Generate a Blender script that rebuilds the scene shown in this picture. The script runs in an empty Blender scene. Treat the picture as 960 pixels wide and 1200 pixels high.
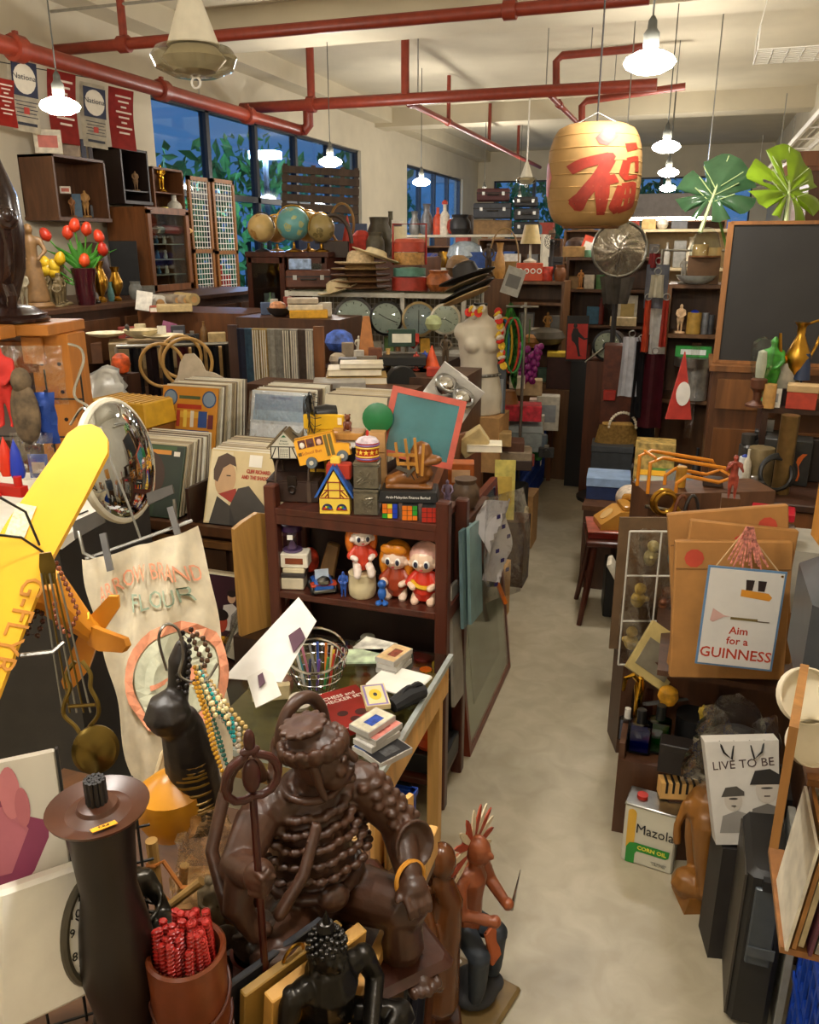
import bpy,bmesh,math,random
from mathutils import Vector,Matrix,Euler
from math import sin,cos,pi,radians as R
random.seed(7)
S = bpy.context.scene
COL = S.collection
# ---------------------------------------------------------------- camera, world, exposure
CAM_H,PITCH,YAW,FPX = 2.0,R(18.0),R(18.6),960.0
cd = bpy.data.cameras.new('camera');cam = bpy.data.objects.new('camera',cd);COL.objects.link(cam)
cam.location = (0,0,CAM_H);cam.rotation_euler = (pi/2-PITCH,0,YAW)
cd.sensor_fit = 'HORIZONTAL';cd.sensor_width = 36;cd.lens = 36*FPX/960;cd.clip_start = .02
S.camera = cam
vs = S.view_settings
vs.view_transform = 'Standard';vs.look = 'None';vs.gamma = 1;vs.exposure = 0.25;vs.use_curve_mapping = False
w = bpy.data.worlds.new('dusk sky');S.world = w;w.use_nodes = True
bg = w.node_tree.nodes['Background'];bg.inputs[0].default_value = (.15,.30,.44,1);bg.inputs[1].default_value = 1.0
S.cycles.max_bounces = 6;S.cycles.transparent_max_bounces = 24;S.cycles.diffuse_bounces = 4;S.cycles.glossy_bounces = 3
LAMP_POWER = 150.0

# ---------------------------------------------------------------- where a pixel's ray meets a height / a plane / a distance
def ray(px,py):
    l = px-480;u = 600-py
    f = FPX*cos(PITCH)+u*sin(PITCH);v = -FPX*sin(PITCH)+u*cos(PITCH)
    return Vector((l*cos(YAW)-f*sin(YAW),l*sin(YAW)+f*cos(YAW),v))
def at(px,py,z=None,x=None,y=None):
    r = ray(px,py)
    t = (z-CAM_H)/r.z if z is not None else x/r.x if x is not None else y/r.y
    return Vector((r.x*t,r.y*t,CAM_H+r.z*t))
def mp(p):                       # metres per pixel at a place
    D = -p[0]*sin(YAW)+p[1]*cos(YAW)
    return (D*cos(PITCH)-(p[2]-CAM_H)*sin(PITCH))/FPX

# ---------------------------------------------------------------- materials
def rgb(h):
    h = h.lstrip('#');c = [int(h[i:i+2],16)/255 for i in (0,2,4)]
    return tuple(x/12.92 if x < .04045 else ((x+.055)/1.055)**2.4 for x in c)
_m = {}
def mt(h,r=.5,m=0.,v=.14,s=18.,b=0.,k='n',e=0.):
    key = (h,r,m,v,s,b,k,e)
    if key in _m:return _m[key]
    mat = bpy.data.materials.new(k+'_'+h);_m[key] = mat;mat.use_nodes = True
    nt = mat.node_tree;N = nt.nodes;L = nt.links.new
    P = N['Principled BSDF'];out = N['Material Output'];c = rgb(h)
    P.inputs['Roughness'].default_value = r;P.inputs['Metallic'].default_value = m
    tc = N.new('ShaderNodeTexCoord');mpn = N.new('ShaderNodeMapping');L(tc.outputs['Object'],mpn.inputs[0])
    nz = N.new('ShaderNodeTexNoise');nz.inputs['Scale'].default_value = s;nz.inputs['Detail'].default_value = 5
    L(mpn.outputs[0],nz.inputs['Vector'])
    if k == 'wood':
        mpn.inputs['Scale'].default_value = (1,1,.14) if s > 0 else (.14,1,1)
        nz.inputs['Scale'].default_value = abs(s);nz.inputs['Distortion'].default_value = 1.2
    rp = N.new('ShaderNodeValToRGB');L(nz.outputs['Fac'],rp.inputs[0])
    rp.color_ramp.elements[0].position = .32;rp.color_ramp.elements[1].position = .68
    rp.color_ramp.elements[0].color = tuple(x*(1-v) for x in c)+(1,)
    rp.color_ramp.elements[1].color = tuple(min(1,x*(1+v)) for x in c)+(1,)
    if k == 'emit':
        E_ = N.new('ShaderNodeEmission');E_.inputs[0].default_value = c+(1,);E_.inputs[1].default_value = e
        L(E_.outputs[0],out.inputs[0]);return mat
    L(rp.outputs[0],P.inputs['Base Color'])
    if b:
        bp = N.new('ShaderNodeBump');bp.inputs['Strength'].default_value = abs(b);bp.inputs['Distance'].default_value = .01
        if b < 0:        # woven
            n2 = N.new('ShaderNodeTexVoronoi');n2.inputs['Scale'].default_value = s*6;L(mpn.outputs[0],n2.inputs['Vector']);L(n2.outputs[0],bp.inputs['Height'])
        else:L(nz.outputs['Fac'],bp.inputs['Height'])
        L(bp.outputs[0],P.inputs['Normal'])
    if k in ('glass','wrap'):
        tr = N.new('ShaderNodeBsdfTransparent');tr.inputs[0].default_value = c+(1,)
        gl = N.new('ShaderNodeBsdfGlossy');gl.inputs['Roughness'].default_value = r;gl.inputs[0].default_value = (1,1,1,1)
        mx = N.new('ShaderNodeMixShader');lw = N.new('ShaderNodeLayerWeight');lw.inputs[0].default_value = .12+v*.3
        if k == 'wrap':
            bp = N.new('ShaderNodeBump');bp.inputs['Strength'].default_value = .9;bp.inputs['Distance'].default_value = .02
            L(nz.outputs['Fac'],bp.inputs['Height']);L(bp.outputs[0],gl.inputs['Normal']);L(bp.outputs[0],lw.inputs['Normal'])
        pw = N.new('ShaderNodeMath');pw.operation = 'POWER';pw.inputs[1].default_value = 1.3 if k == 'wrap' else 4.5
        ma = N.new('ShaderNodeMath');ma.operation = 'MULTIPLY_ADD';ma.inputs[1].default_value = .8;ma.inputs[2].default_value = .13 if k == 'wrap' else .04;lw.inputs[0].default_value = .5
        L(lw.outputs['Facing'],pw.inputs[0]);L(pw.outputs[0],ma.inputs[0]);L(ma.outputs[0],mx.inputs[0]);L(tr.outputs[0],mx.inputs[1]);L(gl.outputs[0],mx.inputs[2])
        L(mx.outputs[0],out.inputs[0])
    return mat
def wood(h,r=.45,v=.28,s=14):return mt(h,r,0,v,s,.12,'wood')
GLASS = mt('eef4f2',.03,0,.2,18,0,'glass');WRAP = mt('f0f0ee',.12,0,.5,14,0,'wrap')
CHROME = mt('d8d8d8',.12,1);STEEL = mt('a0a09c',.3,1);BRASS = mt('b98a35',.28,1);GOLD = mt('e8b23a',.2,1)
BLACK = mt('141414',.45);DARK = mt('2a2624',.6);WHITE = mt('ece8de',.5,0,.05);CREAM = mt('e6d8b4',.6)
PAPER = mt('e9e1cc',.8,0,.08);CARD = mt('b98d58',.8,0,.12,30);DWOOD = wood('3a2014');MWOOD = wood('7a4a22');LWOOD = wood('c08a45')
REDWOOD = wood('4b2418',.35);YWOOD = wood('d9a860',.5,.2)

# ---------------------------------------------------------------- mesh builder
def TR(loc=(0,0,0),rot=(0,0,0),sc=(1,1,1)):
    if not hasattr(sc,'__len__'):sc = (sc,)*3
    return Matrix.Translation(loc) @ Euler(rot).to_matrix().to_4x4() @ Matrix.Diagonal((*sc,1))
def curve(P,n=5):               # smooth line through points
    P = [Vector(p) for p in P];out = []
    for i in range(len(P)-1):
        a,b,c,d = P[max(0,i-1)],P[i],P[i+1],P[min(len(P)-1,i+2)]
        for k in range(n):t = k/n;out.append(.5*((2*b)+(c-a)*t+(2*a-5*b+4*c-d)*t*t+(3*b-a-3*c+d)*t**3))
    return out+[P[-1]]
class B:
    def __init__(s):s.bm = bmesh.new();s.mx = Matrix.Identity(4)
    def _put(s,vs,fs,loc=(0,0,0),rot=(0,0,0),sc=1):
        T = s.mx @ TR(loc,rot,sc);b = [s.bm.verts.new(T @ Vector(v)) for v in vs]
        for f in fs:
            try:s.bm.faces.new([b[i] for i in f])
            except ValueError:pass
        return s
    def box(s,x,y,z,loc=(0,0,0),rot=(0,0,0),bev=0,c=0,tp=1.):   # base at loc (c=1: centred); tp tapers the top
        z0,z1 = (-z/2,z/2) if c else (0,z);X,Y = x/2,y/2
        if bev:
            e = min(bev,x*.45,y*.45,abs(z)*.45);vs = []
            for (zz,k,i) in ((z0,1,e),(z0+e,1,0),(z1-e,tp,0),(z1,tp,e)):
                a,b_ = X*k-i,Y*k-i
                for (sx,sy) in ((-1,-1),(1,-1),(1,1),(-1,1)):
                    p = [(sx*(a-e),sy*b_),(sx*a,sy*(b_-e))]
                    if sx*sy < 0:p = p[::1]
                    else:p = p[::-1]
                    vs += [(q[0],q[1],zz) for q in p]
            fs = [list(range(7,-1,-1)),list(range(24,32))]
            for r in range(3):
                for i in range(8):j = (i+1) % 8;fs.append((r*8+i,r*8+j,r*8+8+j,r*8+8+i))
            return s._put(vs,fs,loc,rot)
        vs = [(sx*X*k,sy*Y*k,zz) for zz,k in ((z0,1),(z1,tp)) for sx,sy in ((-1,-1),(1,-1),(1,1),(-1,1))]
        return s._put(vs,[(3,2,1,0),(4,5,6,7),(0,1,5,4),(1,2,6,5),(2,3,7,6),(3,0,4,7)],loc,rot)
    def lathe(s,pr,n=20,loc=(0,0,0),rot=(0,0,0),sc=1,a=2*pi,cap=1):
        full = a > 6.28;m = n if full else n+1;vs = [];fs = []
        for r,z in pr:
            for i in range(m):t = a*i/n;vs.append((max(r,1e-5)*cos(t),max(r,1e-5)*sin(t),z))
        for j in range(len(pr)-1):
            for i in range(n):k = (i+1) % m;fs.append((j*m+i,j*m+k,(j+1)*m+k,(j+1)*m+i))
        if full and cap:
            if pr[0][0] > 1e-4:fs.append(list(range(m-1,-1,-1)))
            if pr[-1][0] > 1e-4:fs.append([(len(pr)-1)*m+i for i in range(m)])
        return s._put(vs,fs,loc,rot,sc)
    def cyl(s,r,h,loc=(0,0,0),rot=(0,0,0),r2=None,n=16):return s.lathe([(r,0),(r if r2 is None else r2,h)],n,loc,rot)
    def sph(s,r,loc=(0,0,0),rot=(0,0,0),n=16,lo=-90,hi=90):
        m = max(4,n//2);pr = [(cos(R(lo+(hi-lo)*i/m)),sin(R(lo+(hi-lo)*i/m))) for i in range(m+1)]
        return s.lathe(pr,n,loc,rot,r)
    def tor(s,R_,r,loc=(0,0,0),rot=(0,0,0),n=24,m=8,sc=1,a=2*pi):
        return s.tube([(R_*cos(a*i/n),R_*sin(a*i/n),0) for i in range(n if a > 6.28 else n+1)],r,m,a > 6.28,TR(loc,rot,sc))
    def tube(s,pts,r,n=6,closed=False,M=None):
        M = s.mx @ (M or Matrix.Identity(4));P = [M @ Vector(p) for p in pts];N = len(P)
        rs = r if hasattr(r,'__len__') else [r]*N;rings = [];up = None
        for i,p in enumerate(P):
            a = P[i-1] if i or closed else p;b = P[(i+1) % N] if i < N-1 or closed else p
            d = (b-a);d = d.normalized() if d.length > 1e-9 else Vector((0,0,1))
            if up is None:up = Vector((0,0,1)) if abs(d.z) < .9 else Vector((1,0,0))
            x = up.cross(d);x = x.normalized() if x.length > 1e-6 else d.orthogonal().normalized();y = d.cross(x);up = y
            rings.append([s.bm.verts.new(p+(x*cos(2*pi*k/n)+y*sin(2*pi*k/n))*rs[i]) for k in range(n)])
        for i in range(N if closed else N-1):
            A,C = rings[i],rings[(i+1) % N]
            for k in range(n):
                try:s.bm.faces.new((A[k],A[(k+1) % n],C[(k+1) % n],C[k]))
                except ValueError:pass
        if not closed:s.bm.faces.new(rings[0][::-1]);s.bm.faces.new(rings[-1])
        return s
    def prism(s,poly,d,loc=(0,0,0),rot=(0,0,0),sc=1):    # polygon in x,z; thickness d along y, centred
        n = len(poly);vs = [(x,-d/2,z) for x,z in poly]+[(x,d/2,z) for x,z in poly]
        return s._put(vs,[list(range(n)),list(range(2*n-1,n-1,-1))]+[(i+n,(i+1) % n+n,(i+1) % n,i) for i in range(n)],loc,rot,sc)
    def sheet(s,nx,ny,f,th=0):             # grid surface from f(u,v)->(x,y,z)
        n0 = len(s.bm.faces);vs = [f(i/nx,j/ny) for j in range(ny+1) for i in range(nx+1)]
        s._put(vs,[(j*(nx+1)+i,j*(nx+1)+i+1,(j+1)*(nx+1)+i+1,(j+1)*(nx+1)+i) for j in range(ny) for i in range(nx)])
        if th:s.bm.faces.ensure_lookup_table();bmesh.ops.solidify(s.bm,geom=s.bm.faces[n0:],thickness=th)
        return s
    def limb(s,pts,n=8):                      # tapered round limb through (x,y,z,r) joints
        s.tube([p[:3] for p in pts],[p[3] for p in pts],n)
        for p in pts:s.sph(p[3],p[:3],n=8)
        return s
    def mesh(s,name,smooth=35,vox=0,sub=0,it=2):
        bmesh.ops.recalc_face_normals(s.bm,faces=s.bm.faces[:])
        me = bpy.data.meshes.new(name);s.bm.to_mesh(me);s.bm.free()
        if vox or sub:
            o = bpy.data.objects.new('tmp',me);COL.objects.link(o)
            if vox:
                m = o.modifiers.new('r','REMESH');m.mode = 'VOXEL';m.voxel_size = vox
                m = o.modifiers.new('s','SMOOTH');m.factor = .5;m.iterations = it
            if sub:m = o.modifiers.new('u','SUBSURF');m.levels = sub
            dg = bpy.context.evaluated_depsgraph_get();m2 = bpy.data.meshes.new_from_object(o.evaluated_get(dg))
            bpy.data.objects.remove(o);bpy.data.meshes.remove(me);me = m2;me.name = name
            smooth = 180 if vox else 60
        if smooth:
            me.polygons.foreach_set('use_smooth',[True]*len(me.polygons))
            if smooth < 180:me.set_sharp_from_angle(angle=R(smooth))
        return me
def link(name,me,mat,parent=None,loc=(0,0,0),rz=0):
    o = bpy.data.objects.new(name,me);COL.objects.link(o);o.location = loc
    o.rotation_euler = rz if hasattr(rz,'__len__') else (0,0,rz)
    if mat is not None and not me.materials:me.materials.append(mat)
    if parent is not None:o.parent = parent
    return o
def part(name,b,mat,parent,loc=(0,0,0),rz=0,label=None,**k):
    o = link(name,b.mesh(name,**k) if isinstance(b,B) else b,mat,parent,loc,rz)
    if label:o['label'] = label
    return o
def tag(o,label,cat,group=None):
    o['label'] = label;o['category'] = cat
    if group:o['group'] = group
    return o
def thing(name,label,cat,loc=(0,0,0),rz=0,group=None,sc=1):
    o = bpy.data.objects.new(name,None);COL.objects.link(o);o.empty_display_size = .05
    o.location = loc;o.rotation_euler = rz if hasattr(rz,'__len__') else (0,0,rz);o.scale = (sc,)*3
    return tag(o,label,cat,group)
def one(name,label,cat,b,mat,loc=(0,0,0),rz=0,group=None,**k):
    return tag(part(name,b,mat,None,loc,rz,**k),label,cat,group)
def struct(name,b,mat,loc=(0,0,0),parent=None,**k):
    o = part(name,b,mat,parent,loc,**k)
    if parent is None:o['kind'] = 'structure'
    return o
def dup(root,loc,rz=None,label=None,group=None,sc=None):
    r = root.copy();COL.objects.link(r);r.location = loc
    if rz is not None:r.rotation_euler = rz if hasattr(rz,'__len__') else (0,0,rz)
    if label:r['label'] = label
    if group:r['group'] = group
    if sc:r.scale = (sc,)*3
    def kids(a,b_):
        for c in [c for c in bpy.data.objects if c.parent == a] if 0 else list(a.children):
            d = c.copy();COL.objects.link(d);d.parent = b_;kids(c,d)
    kids(root,r)
    return r
def text(s,size,mat,parent,loc=(0,0,0),rot=(pi/2,0,0),name='lettering',ex=.0004,sx=1,al='CENTER',off=0.,sp=1.):
    c = bpy.data.curves.new(name,'FONT');c.body = s;c.size = size;c.extrude = ex;c.align_x = al;c.align_y = 'CENTER';c.offset = off;c.space_line = sp
    c.resolution_u = 2
    o = bpy.data.objects.new('tmp',c);COL.objects.link(o)
    me = bpy.data.meshes.new_from_object(o.evaluated_get(bpy.context.evaluated_depsgraph_get()));bpy.data.objects.remove(o)
    for v in me.vertices:v.co.x *= sx
    me.materials.clear()
    return link(name,me,mat,parent,loc,rot)
def face(p):return math.atan2(-p[0],p[1])          # turn so that the front (-y) looks back along the line of sight
# ================================================================ ROOM
XL,XR,YB,YF,ZC = -5.3,1.35,21.0,-3.5,4.15
wallm = mt('cfc6b0',.85,0,.05,3,.05);ceilm = mt('c9bfa6',.9,0,.05,2)
b = B();b.box(XR-XL+.6,YB-YF+.6,.1,((XL+XR)/2,(YB+YF)/2,-.1))
def floor_mat():
    m = mt('b4aa92',.38,0,.12,1.6,.02)
    nt = m.node_tree;N = nt.nodes;P = N['Principled BSDF'];rp = [n for n in N if n.type == 'VALTORGB'][0]
    n2 = N.new('ShaderNodeTexNoise');n2.inputs['Scale'].default_value = 9;n2.inputs['Detail'].default_value = 8;n2.inputs['Distortion'].default_value = .8
    tc = [n for n in N if n.type == 'TEX_COORD'][0];nt.links.new(tc.outputs['Object'],n2.inputs['Vector'])
    r2 = N.new('ShaderNodeValToRGB');r2.color_ramp.elements[0].position = .35;r2.color_ramp.elements[1].position = .72
    r2.color_ramp.elements[0].color = (.82,.8,.76,1);r2.color_ramp.elements[1].color = (1.0,1.0,1.0,1)
    nt.links.new(n2.outputs['Fac'],r2.inputs[0])
    mx = N.new('ShaderNodeMix');mx.data_type = 'RGBA';mx.blend_type = 'MULTIPLY';mx.inputs[0].default_value = 1
    nt.links.new(rp.outputs[0],mx.inputs[6]);nt.links.new(r2.outputs[0],mx.inputs[7]);nt.links.new(mx.outputs[2],P.inputs['Base Color'])
    return m
struct('floor',b,floor_mat())
struct('ceiling',B().box(XR-XL+.6,YB-YF+.6,.1,((XL+XR)/2,(YB+YF)/2,ZC)),ceilm)
struct('wall_right',B().box(.15,YB-YF,ZC,(XR+.075,(YB+YF)/2,0)),wallm)
struct('wall_front',B().box(XR-XL,.15,ZC,((XL+XR)/2,YF-.075,0)),wallm)
# left wall with two window bays, back wall with one long bay
W1,W2,WZ0,WZ1 = (7.7,13.3),(15.6,19.6),.95,3.45
b = B()
for y0,y1 in ((YF,W1[0]),(W1[1],W2[0]),(W2[1],YB)):b.box(.2,y1-y0,ZC,(XL-.1,(y0+y1)/2,0))
for y0,y1 in (W1,W2):b.box(.2,y1-y0,WZ0,(XL-.1,(y0+y1)/2,0));b.box(.2,y1-y0,ZC-WZ1,(XL-.1,(y0+y1)/2,WZ1))
struct('wall_left',b,wallm)
BW = (-4.9,1.0)
b = B();b.box(BW[0]-XL,.2,ZC,((BW[0]+XL)/2,YB+.1,0));b.box(XR-BW[1],.2,ZC,((BW[1]+XR)/2,YB+.1,0))
b.box(BW[1]-BW[0],.2,1.6,(sum(BW)/2,YB+.1,0));b.box(BW[1]-BW[0],.2,ZC-3.5,(sum(BW)/2,YB+.1,3.5))
struct('wall_back',b,wallm)
frm = mt('2a2c30',.4);wgl = mt('c0d4ec',.05,0,.3,18,0,'glass')
def window(n,horizontal,c,a0,a1,z0,z1,cols,rows):
    f = B();t = .07
    def bar(a,z,la,lz):
        if horizontal:f.box(la,.09,lz,(a,c,z),c=1)
        else:f.box(.09,la,lz,(c,a,z),c=1)
    edges = [a0+(a1-a0)*i/cols for i in range(cols+1)]
    for e in edges:bar(e,(z0+z1)/2,t,z1-z0)
    for z in rows:bar((a0+a1)/2,z,a1-a0,t)
    w_ = struct('window_%d' % n,f,frm)
    for i in range(cols):
        for z_,zz in zip(rows,rows[1:]):
            g = B();la = edges[i+1]-edges[i]-t;zc = (z_+zz)/2
            if horizontal:g.box(la,.012,zz-z_-t,(edges[i]/2+edges[i+1]/2,c,zc),c=1)
            else:g.box(.012,la,zz-z_-t,(c,edges[i]/2+edges[i+1]/2,zc),c=1)
            part('pane',g,wgl,w_)
window(1,False,XL-.1,*W1,WZ0,WZ1,5,(WZ0,2.55,WZ1))
window(2,False,XL-.1,*W2,WZ0,WZ1,4,(WZ0,WZ1))
window(3,True,YB+.1,*BW,1.6,3.5,6,(1.6,3.5))
# ceiling beams and conduits
for i,y in enumerate((2.2,8.1,14.2)):struct('trim_%d' % (i+1),B().box(XR-XL,.5,.28,((XL+XR)/2,y,ZC-.28)),ceilm)
struct('trim_4',B().box(.3,YB-YF,.22,(XL+.15,(YB+YF)/2,ZC-.22)),ceilm)
struct('trim_5',B().box(.26,1.2,ZC,(XL+.13,3.9,0)),wallm)
# outside the windows: leafy trees and the eave of a roof
def tree(x,y,h,r,label,hue):
    t = thing('garden_tree',label,'tree',(x,y,-3),0,'trees outside the windows')
    part('trunk',B().cyl(.14,h,r2=.08,n=8),mt('4a3a2a',.9),t)
    rr = random.Random(int(x*31+y));b = B()
    for i in range(900):
        d = Vector((rr.gauss(0,1),rr.gauss(0,1),rr.gauss(0,1))).normalized()*r*rr.uniform(.5,1);s = rr.uniform(.1,.22)
        b._put([(-s,0,0),(0,-s*.5,.03),(s,0,0),(0,s*.5,.03)],[(0,1,2,3)],d+Vector((0,0,h)),(rr.uniform(0,6),rr.uniform(0,6),rr.uniform(0,6)))
    part('foliage',b,mt(hue,.6,0,.35,3),t,smooth=0)
for i,(x,y,h,r,l) in enumerate(((-9.2,12.5,5.0,1.8,'bushy green tree outside the big side window behind the mesh panels'),(-9.8,17.5,5.4,2.0,'green tree outside the side window beyond the slatted crate panel'),
        (-8.9,22,5.6,1.9,'green tree seen through the far side window'),(-5.2,26,5.4,1.8,'green tree outside the back window behind the suitcases'),(-1.2,26.5,5.2,1.8,'green tree outside the back window near the paper lantern'))):
    tree(x,y,h,r,l,'4f8a3c')
hb = thing('house','neighbouring roofed house with a low eave seen through the side windows','house',(-22,14,-4.2))
part('wall',B().box(3,16,5.2),mt('8a8a90',.8),hb);part('roof',B().prism([(-2.4,5.2),(2.4,5.2),(0,6.6)],17),mt('6a4038',.7),hb)
yl = thing('tree_fill_light','added fill light on a tall post brightening the trees outside the side windows','lamp',(-7.6,14.4,-4.5))
part('pole',B().cyl(.05,8),DARK,yl);part('lamp_head',B().box(.5,.3,.12,(0,0,8)),mt('dff0ff',k='emit',e=400),yl)  # invented light source, added only to brighten the trees behind the panes

# ---------------------------------------------------------------- pendant lamps: two rows
capm = mt('4a4a44',.5)
def pendant():
    t = thing('pendant_lamp','x','lamp',group='hanging LED lamps in two rows')
    part('bulb',B().lathe([(.0,-.045),(.06,-.042),(.105,-.02),(.118,.0),(.105,.022),(.06,.045),(.03,.052)],20),mt('fff8ee',k='emit',e=LAMP_POWER),t)
    part('socket',B().lathe([(.03,.05),(.036,.07),(.036,.12),(.022,.14),(.02,.17),(.008,.19)],12),capm,t)
    part('cord',B().cyl(.0045,ZC-2.8-.18,(0,0,.18),n=6),capm,t)
    return t
P0 = pendant();first = True
rowR = [(-.30,4.35,'over the aisle before the paper lantern'),(-.35,7.9,'over the aisle, second from the near one'),(-.42,10.6,'over the aisle, third from the near one'),(-.52,13.4,'over the aisle just above the leaf, fourth of the row'),
        (-.2,1.25,'overhead outside the picture, above the statues'),(-.1,-1.9,'behind the viewer over the aisle'),(-1.3,1.1,'beside the viewer over the near statues')]
rowL = [(-3.74,4.5,'in front of the hanging banners'),(-3.6,8.2,'above the table globes'),(-3.57,11.1,'before the far side window'),(-3.42,14.0,'before the back wall suitcases'),(-3.3,16.3,'smallest, above the far end of the shop'),
        (-3.7,1.0,'outside the picture over the side bench'),(-3.7,-2.0,'behind the viewer along the side wall')]
for x,y,w_ in rowR+rowL:
    l = 'lit white hanging lamp ' + w_
    zl_ = 2.5 if 'beside the viewer' in w_ else 2.8
    if first:P0.location = (x,y,2.8);P0['label'] = l;first = False
    else:dup(P0,(x,y,zl_),0,l)
# old glass pendant, unlit
def glass_pendant(loc,label,s=1):
    t = thing('glass_pendant',label,'lamp',loc,0,'old unlit opal glass pendants',s)
    part('stem',B().cyl(.014,ZC-loc[2]-.3*s,(0,0,.3)) if s == 1 else B().cyl(.014,(ZC-loc[2])/s-.3,(0,0,.3)),WHITE,t)
    part('cone_shade',B().lathe([(.022,.32),(.05,.24),(.10,.10),(.115,.06)],24),mt('d9d2bf',.4,0,.05),t)
    part('glass_bowl',B().lathe([(.115,.065),(.165,.05),(.19,.015),(.17,-.03),(.10,-.06),(.02,-.065)],28),mt('d8d4c6',.08,0,.6,18,0,'glass'),t)
    part('inner_glass',B().lathe([(.10,.055),(.14,.01),(.09,-.04),(.0,-.05)],20),mt('cfc8b4',.3,0,.05),t)
    part('finial',B().tor(.022,.005,(0,0,-.085),(pi/2,0,0),14,6),WHITE,t)
glass_pendant(at(228,72,y=3.55),'large unlit opal glass pendant with cone top hanging in front of the red pipes')
glass_pendant(at(617,212,y=12.6),'small far unlit white glass pendant beyond the long red pipe',.8)

# ---------------------------------------------------------------- red sprinkler pipes
RED = mt('84321f',.4,0,.12)
def pipe_run(label,pts,r,hang=(),joints=(),rods=()):
    t = thing('sprinkler_pipe',label,'pipe')
    part('pipe',B().tube(pts,r,12),RED,t)
    for p in hang:part('riser',B().tube([p,(p[0],p[1],ZC-.02)],r*.75,10),RED,t)
    for p,d in joints:
        q = B();d = Vector(d).normalized();a = Vector(p);q.tube([a-d*.05,a-d*.045,a+d*.045,a+d*.05],[r*1.1,r*1.45,r*1.45,r*1.1],12)
        q.box(.03,.03,r*1.5,a+Vector((0,0,r)),c=1);part('coupling',q,RED,t)
    for p in rods:part('hanger_rod',B().tube([p,(p[0],p[1],ZC)],.006,6),STEEL,t)
a0 = at(-60,50,x=-4.3);a1 = at(352,152,x=-4.3);zA = 3.42
def zl(px,py,z):return at(px,py,z=z)
A = [(-4.62,2.2,3.02),tuple(at(20,58,x=-4.62)),tuple(at(100,82,x=-4.62)),tuple(at(190,106,x=-4.62)),tuple(at(290,133,x=-4.62)),tuple(at(350,152,x=-4.62))]
zp = A[3][2]
A = [(-4.62,y,zp) for (_,y,_) in A];yc = A[-1][1]
E1 = at(353,128,y=yc);
X2 = at(470,124,y=yc).x
pipe_run('thick red sprinkler pipe along the banner wall, stepping up into the cross pipe',A+[(-4.55,yc+.02,zp),(-4.5,yc+.02,zp+.05),(-4.5,yc+.02,zp+.2),(-4.44,yc+.02,zp+.27),(X2,yc+.02,zp+.27)],.062,
         joints=[((-4.62,A[1][1],zp),(0,1,0)),((-4.62,A[3][1],zp),(0,1,0)),((-4.62,A[4][1],zp),(0,1,0))],rods=[(-4.62,A[3][1]+.6,zp)])
zc = at(530,113,y=yc-.3).z
pipe_run('long red sprinkler pipe crossing the shop above the globes and the lantern',[(XL+.1,yc-.3,zc),(at(770,101,y=yc-.3).x,yc-.3,zc)],.06,
         hang=[(at(365,118,y=yc-.3).x,yc-.3,zc),(at(475,112,y=yc-.3).x,yc-.3,zc)],joints=[((at(365,123,y=yc-.3).x,yc-.3,zc),(1,0,0))],rods=[(at(490,100,y=yc-.3).x,yc-.3,zc),(at(640,105,y=yc-.3).x,yc-.3,zc)])
ys = at(640,8,z=zc+.05).y
pipe_run('red sprinkler pipe crossing near the ceiling above the near lamp',[(at(40,60,y=ys).x-.3,ys,zc+.05),(at(690,0,y=ys).x+.4,ys,zc+.05)],.045,
         hang=[(at(145,45,y=ys).x,ys,zc+.05)],joints=[((at(145,45,y=ys).x,ys,zc+.05),(1,0,0)),((at(598,8,y=ys).x,ys,zc+.05),(1,0,0))])
q0 = Vector((X2,yc+.02,zp+.27));q1 = at(612,195,x=X2+.02)
pipe_run('thin red branch pipe running away to the far end of the shop',[q0,(X2,q1.y+2,zp+.27)],.035,
         hang=[(X2,yc+(q1.y-yc)*k,zp+.27) for k in (.28,.62,.95)],joints=[((X2,yc+.35,zp+.27),(0,1,0)),((X2,yc+(q1.y-yc)*.28,zp+.27),(0,1,0))])
y3 = yc+.1
for lab,pp,yy in (('red pipe loop rising beside the near lamp over the lantern',[(652,108),(652,72),(659,65),(735,58)],y3),('lower red pipe loop dropping down behind the paper lantern',[(682,165),(682,124),(688,118),(776,105)],y3+.9)):
    pts = [at(*p,y=yy) for p in pp];pts.append(pts[-1]+Vector((.25,0,.02)))
    pipe_run(lab,pts,.04,rods=[(pts[2].x+.3,yy,pts[2].z)])
p0 = at(645,112,y=yc-.25);pipe_run('red branch pipe with silver coupling sloping away behind the lantern',[p0,(p0.x,p0.y+4.5,p0.z)],.03,joints=[((p0.x,p0.y+.6,p0.z),(0,1,0))])
# cable tray along the right wall, conduits
t = thing('cable_tray','white wire cable tray hung along the ceiling by the side wall','cable tray',(0,0,0))
xt = at(880,157,y=15).x;za,zb = 3.12,3.12
for dx in (-.12,.12):part('rail',B().box(.025,13,.05,(.95+dx,11.2,3.02)),WHITE,t)
for i in range(14):part('rung',B().box(.26,.02,.015,(.95,5.2+i*.93,3.02)),WHITE,t)
for i in range(7):part('hanger_rod',B().cyl(.006,ZC-3.5,(.8 if i % 2 else 1.08,5.5+i*2,3.05),n=6),STEEL,t)
for i,z in enumerate((3.06,3.09)):part('conduit',B().tube([(.9+i*.09,4.8,z),(.9+i*.09,17.5,z)],.022,8),mt('b8b2a2',.4),t)
b = B();p = at(935,55,y=5.4)
for i in range(9):b.tube([(-.2,i*.05,0),(.2,i*.05,0)],.004,5)
for i in range(6):b.tube([(-.2+i*.08,0,0),(-.2+i*.08,.4,0)],.004,5)
for i in (0,8):b.tube([(-.2,i*.05,.0),(-.2,i*.05,.12)],.004,5);b.tube([(.2,i*.05,.0),(.2,i*.05,.12)],.004,5)
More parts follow.
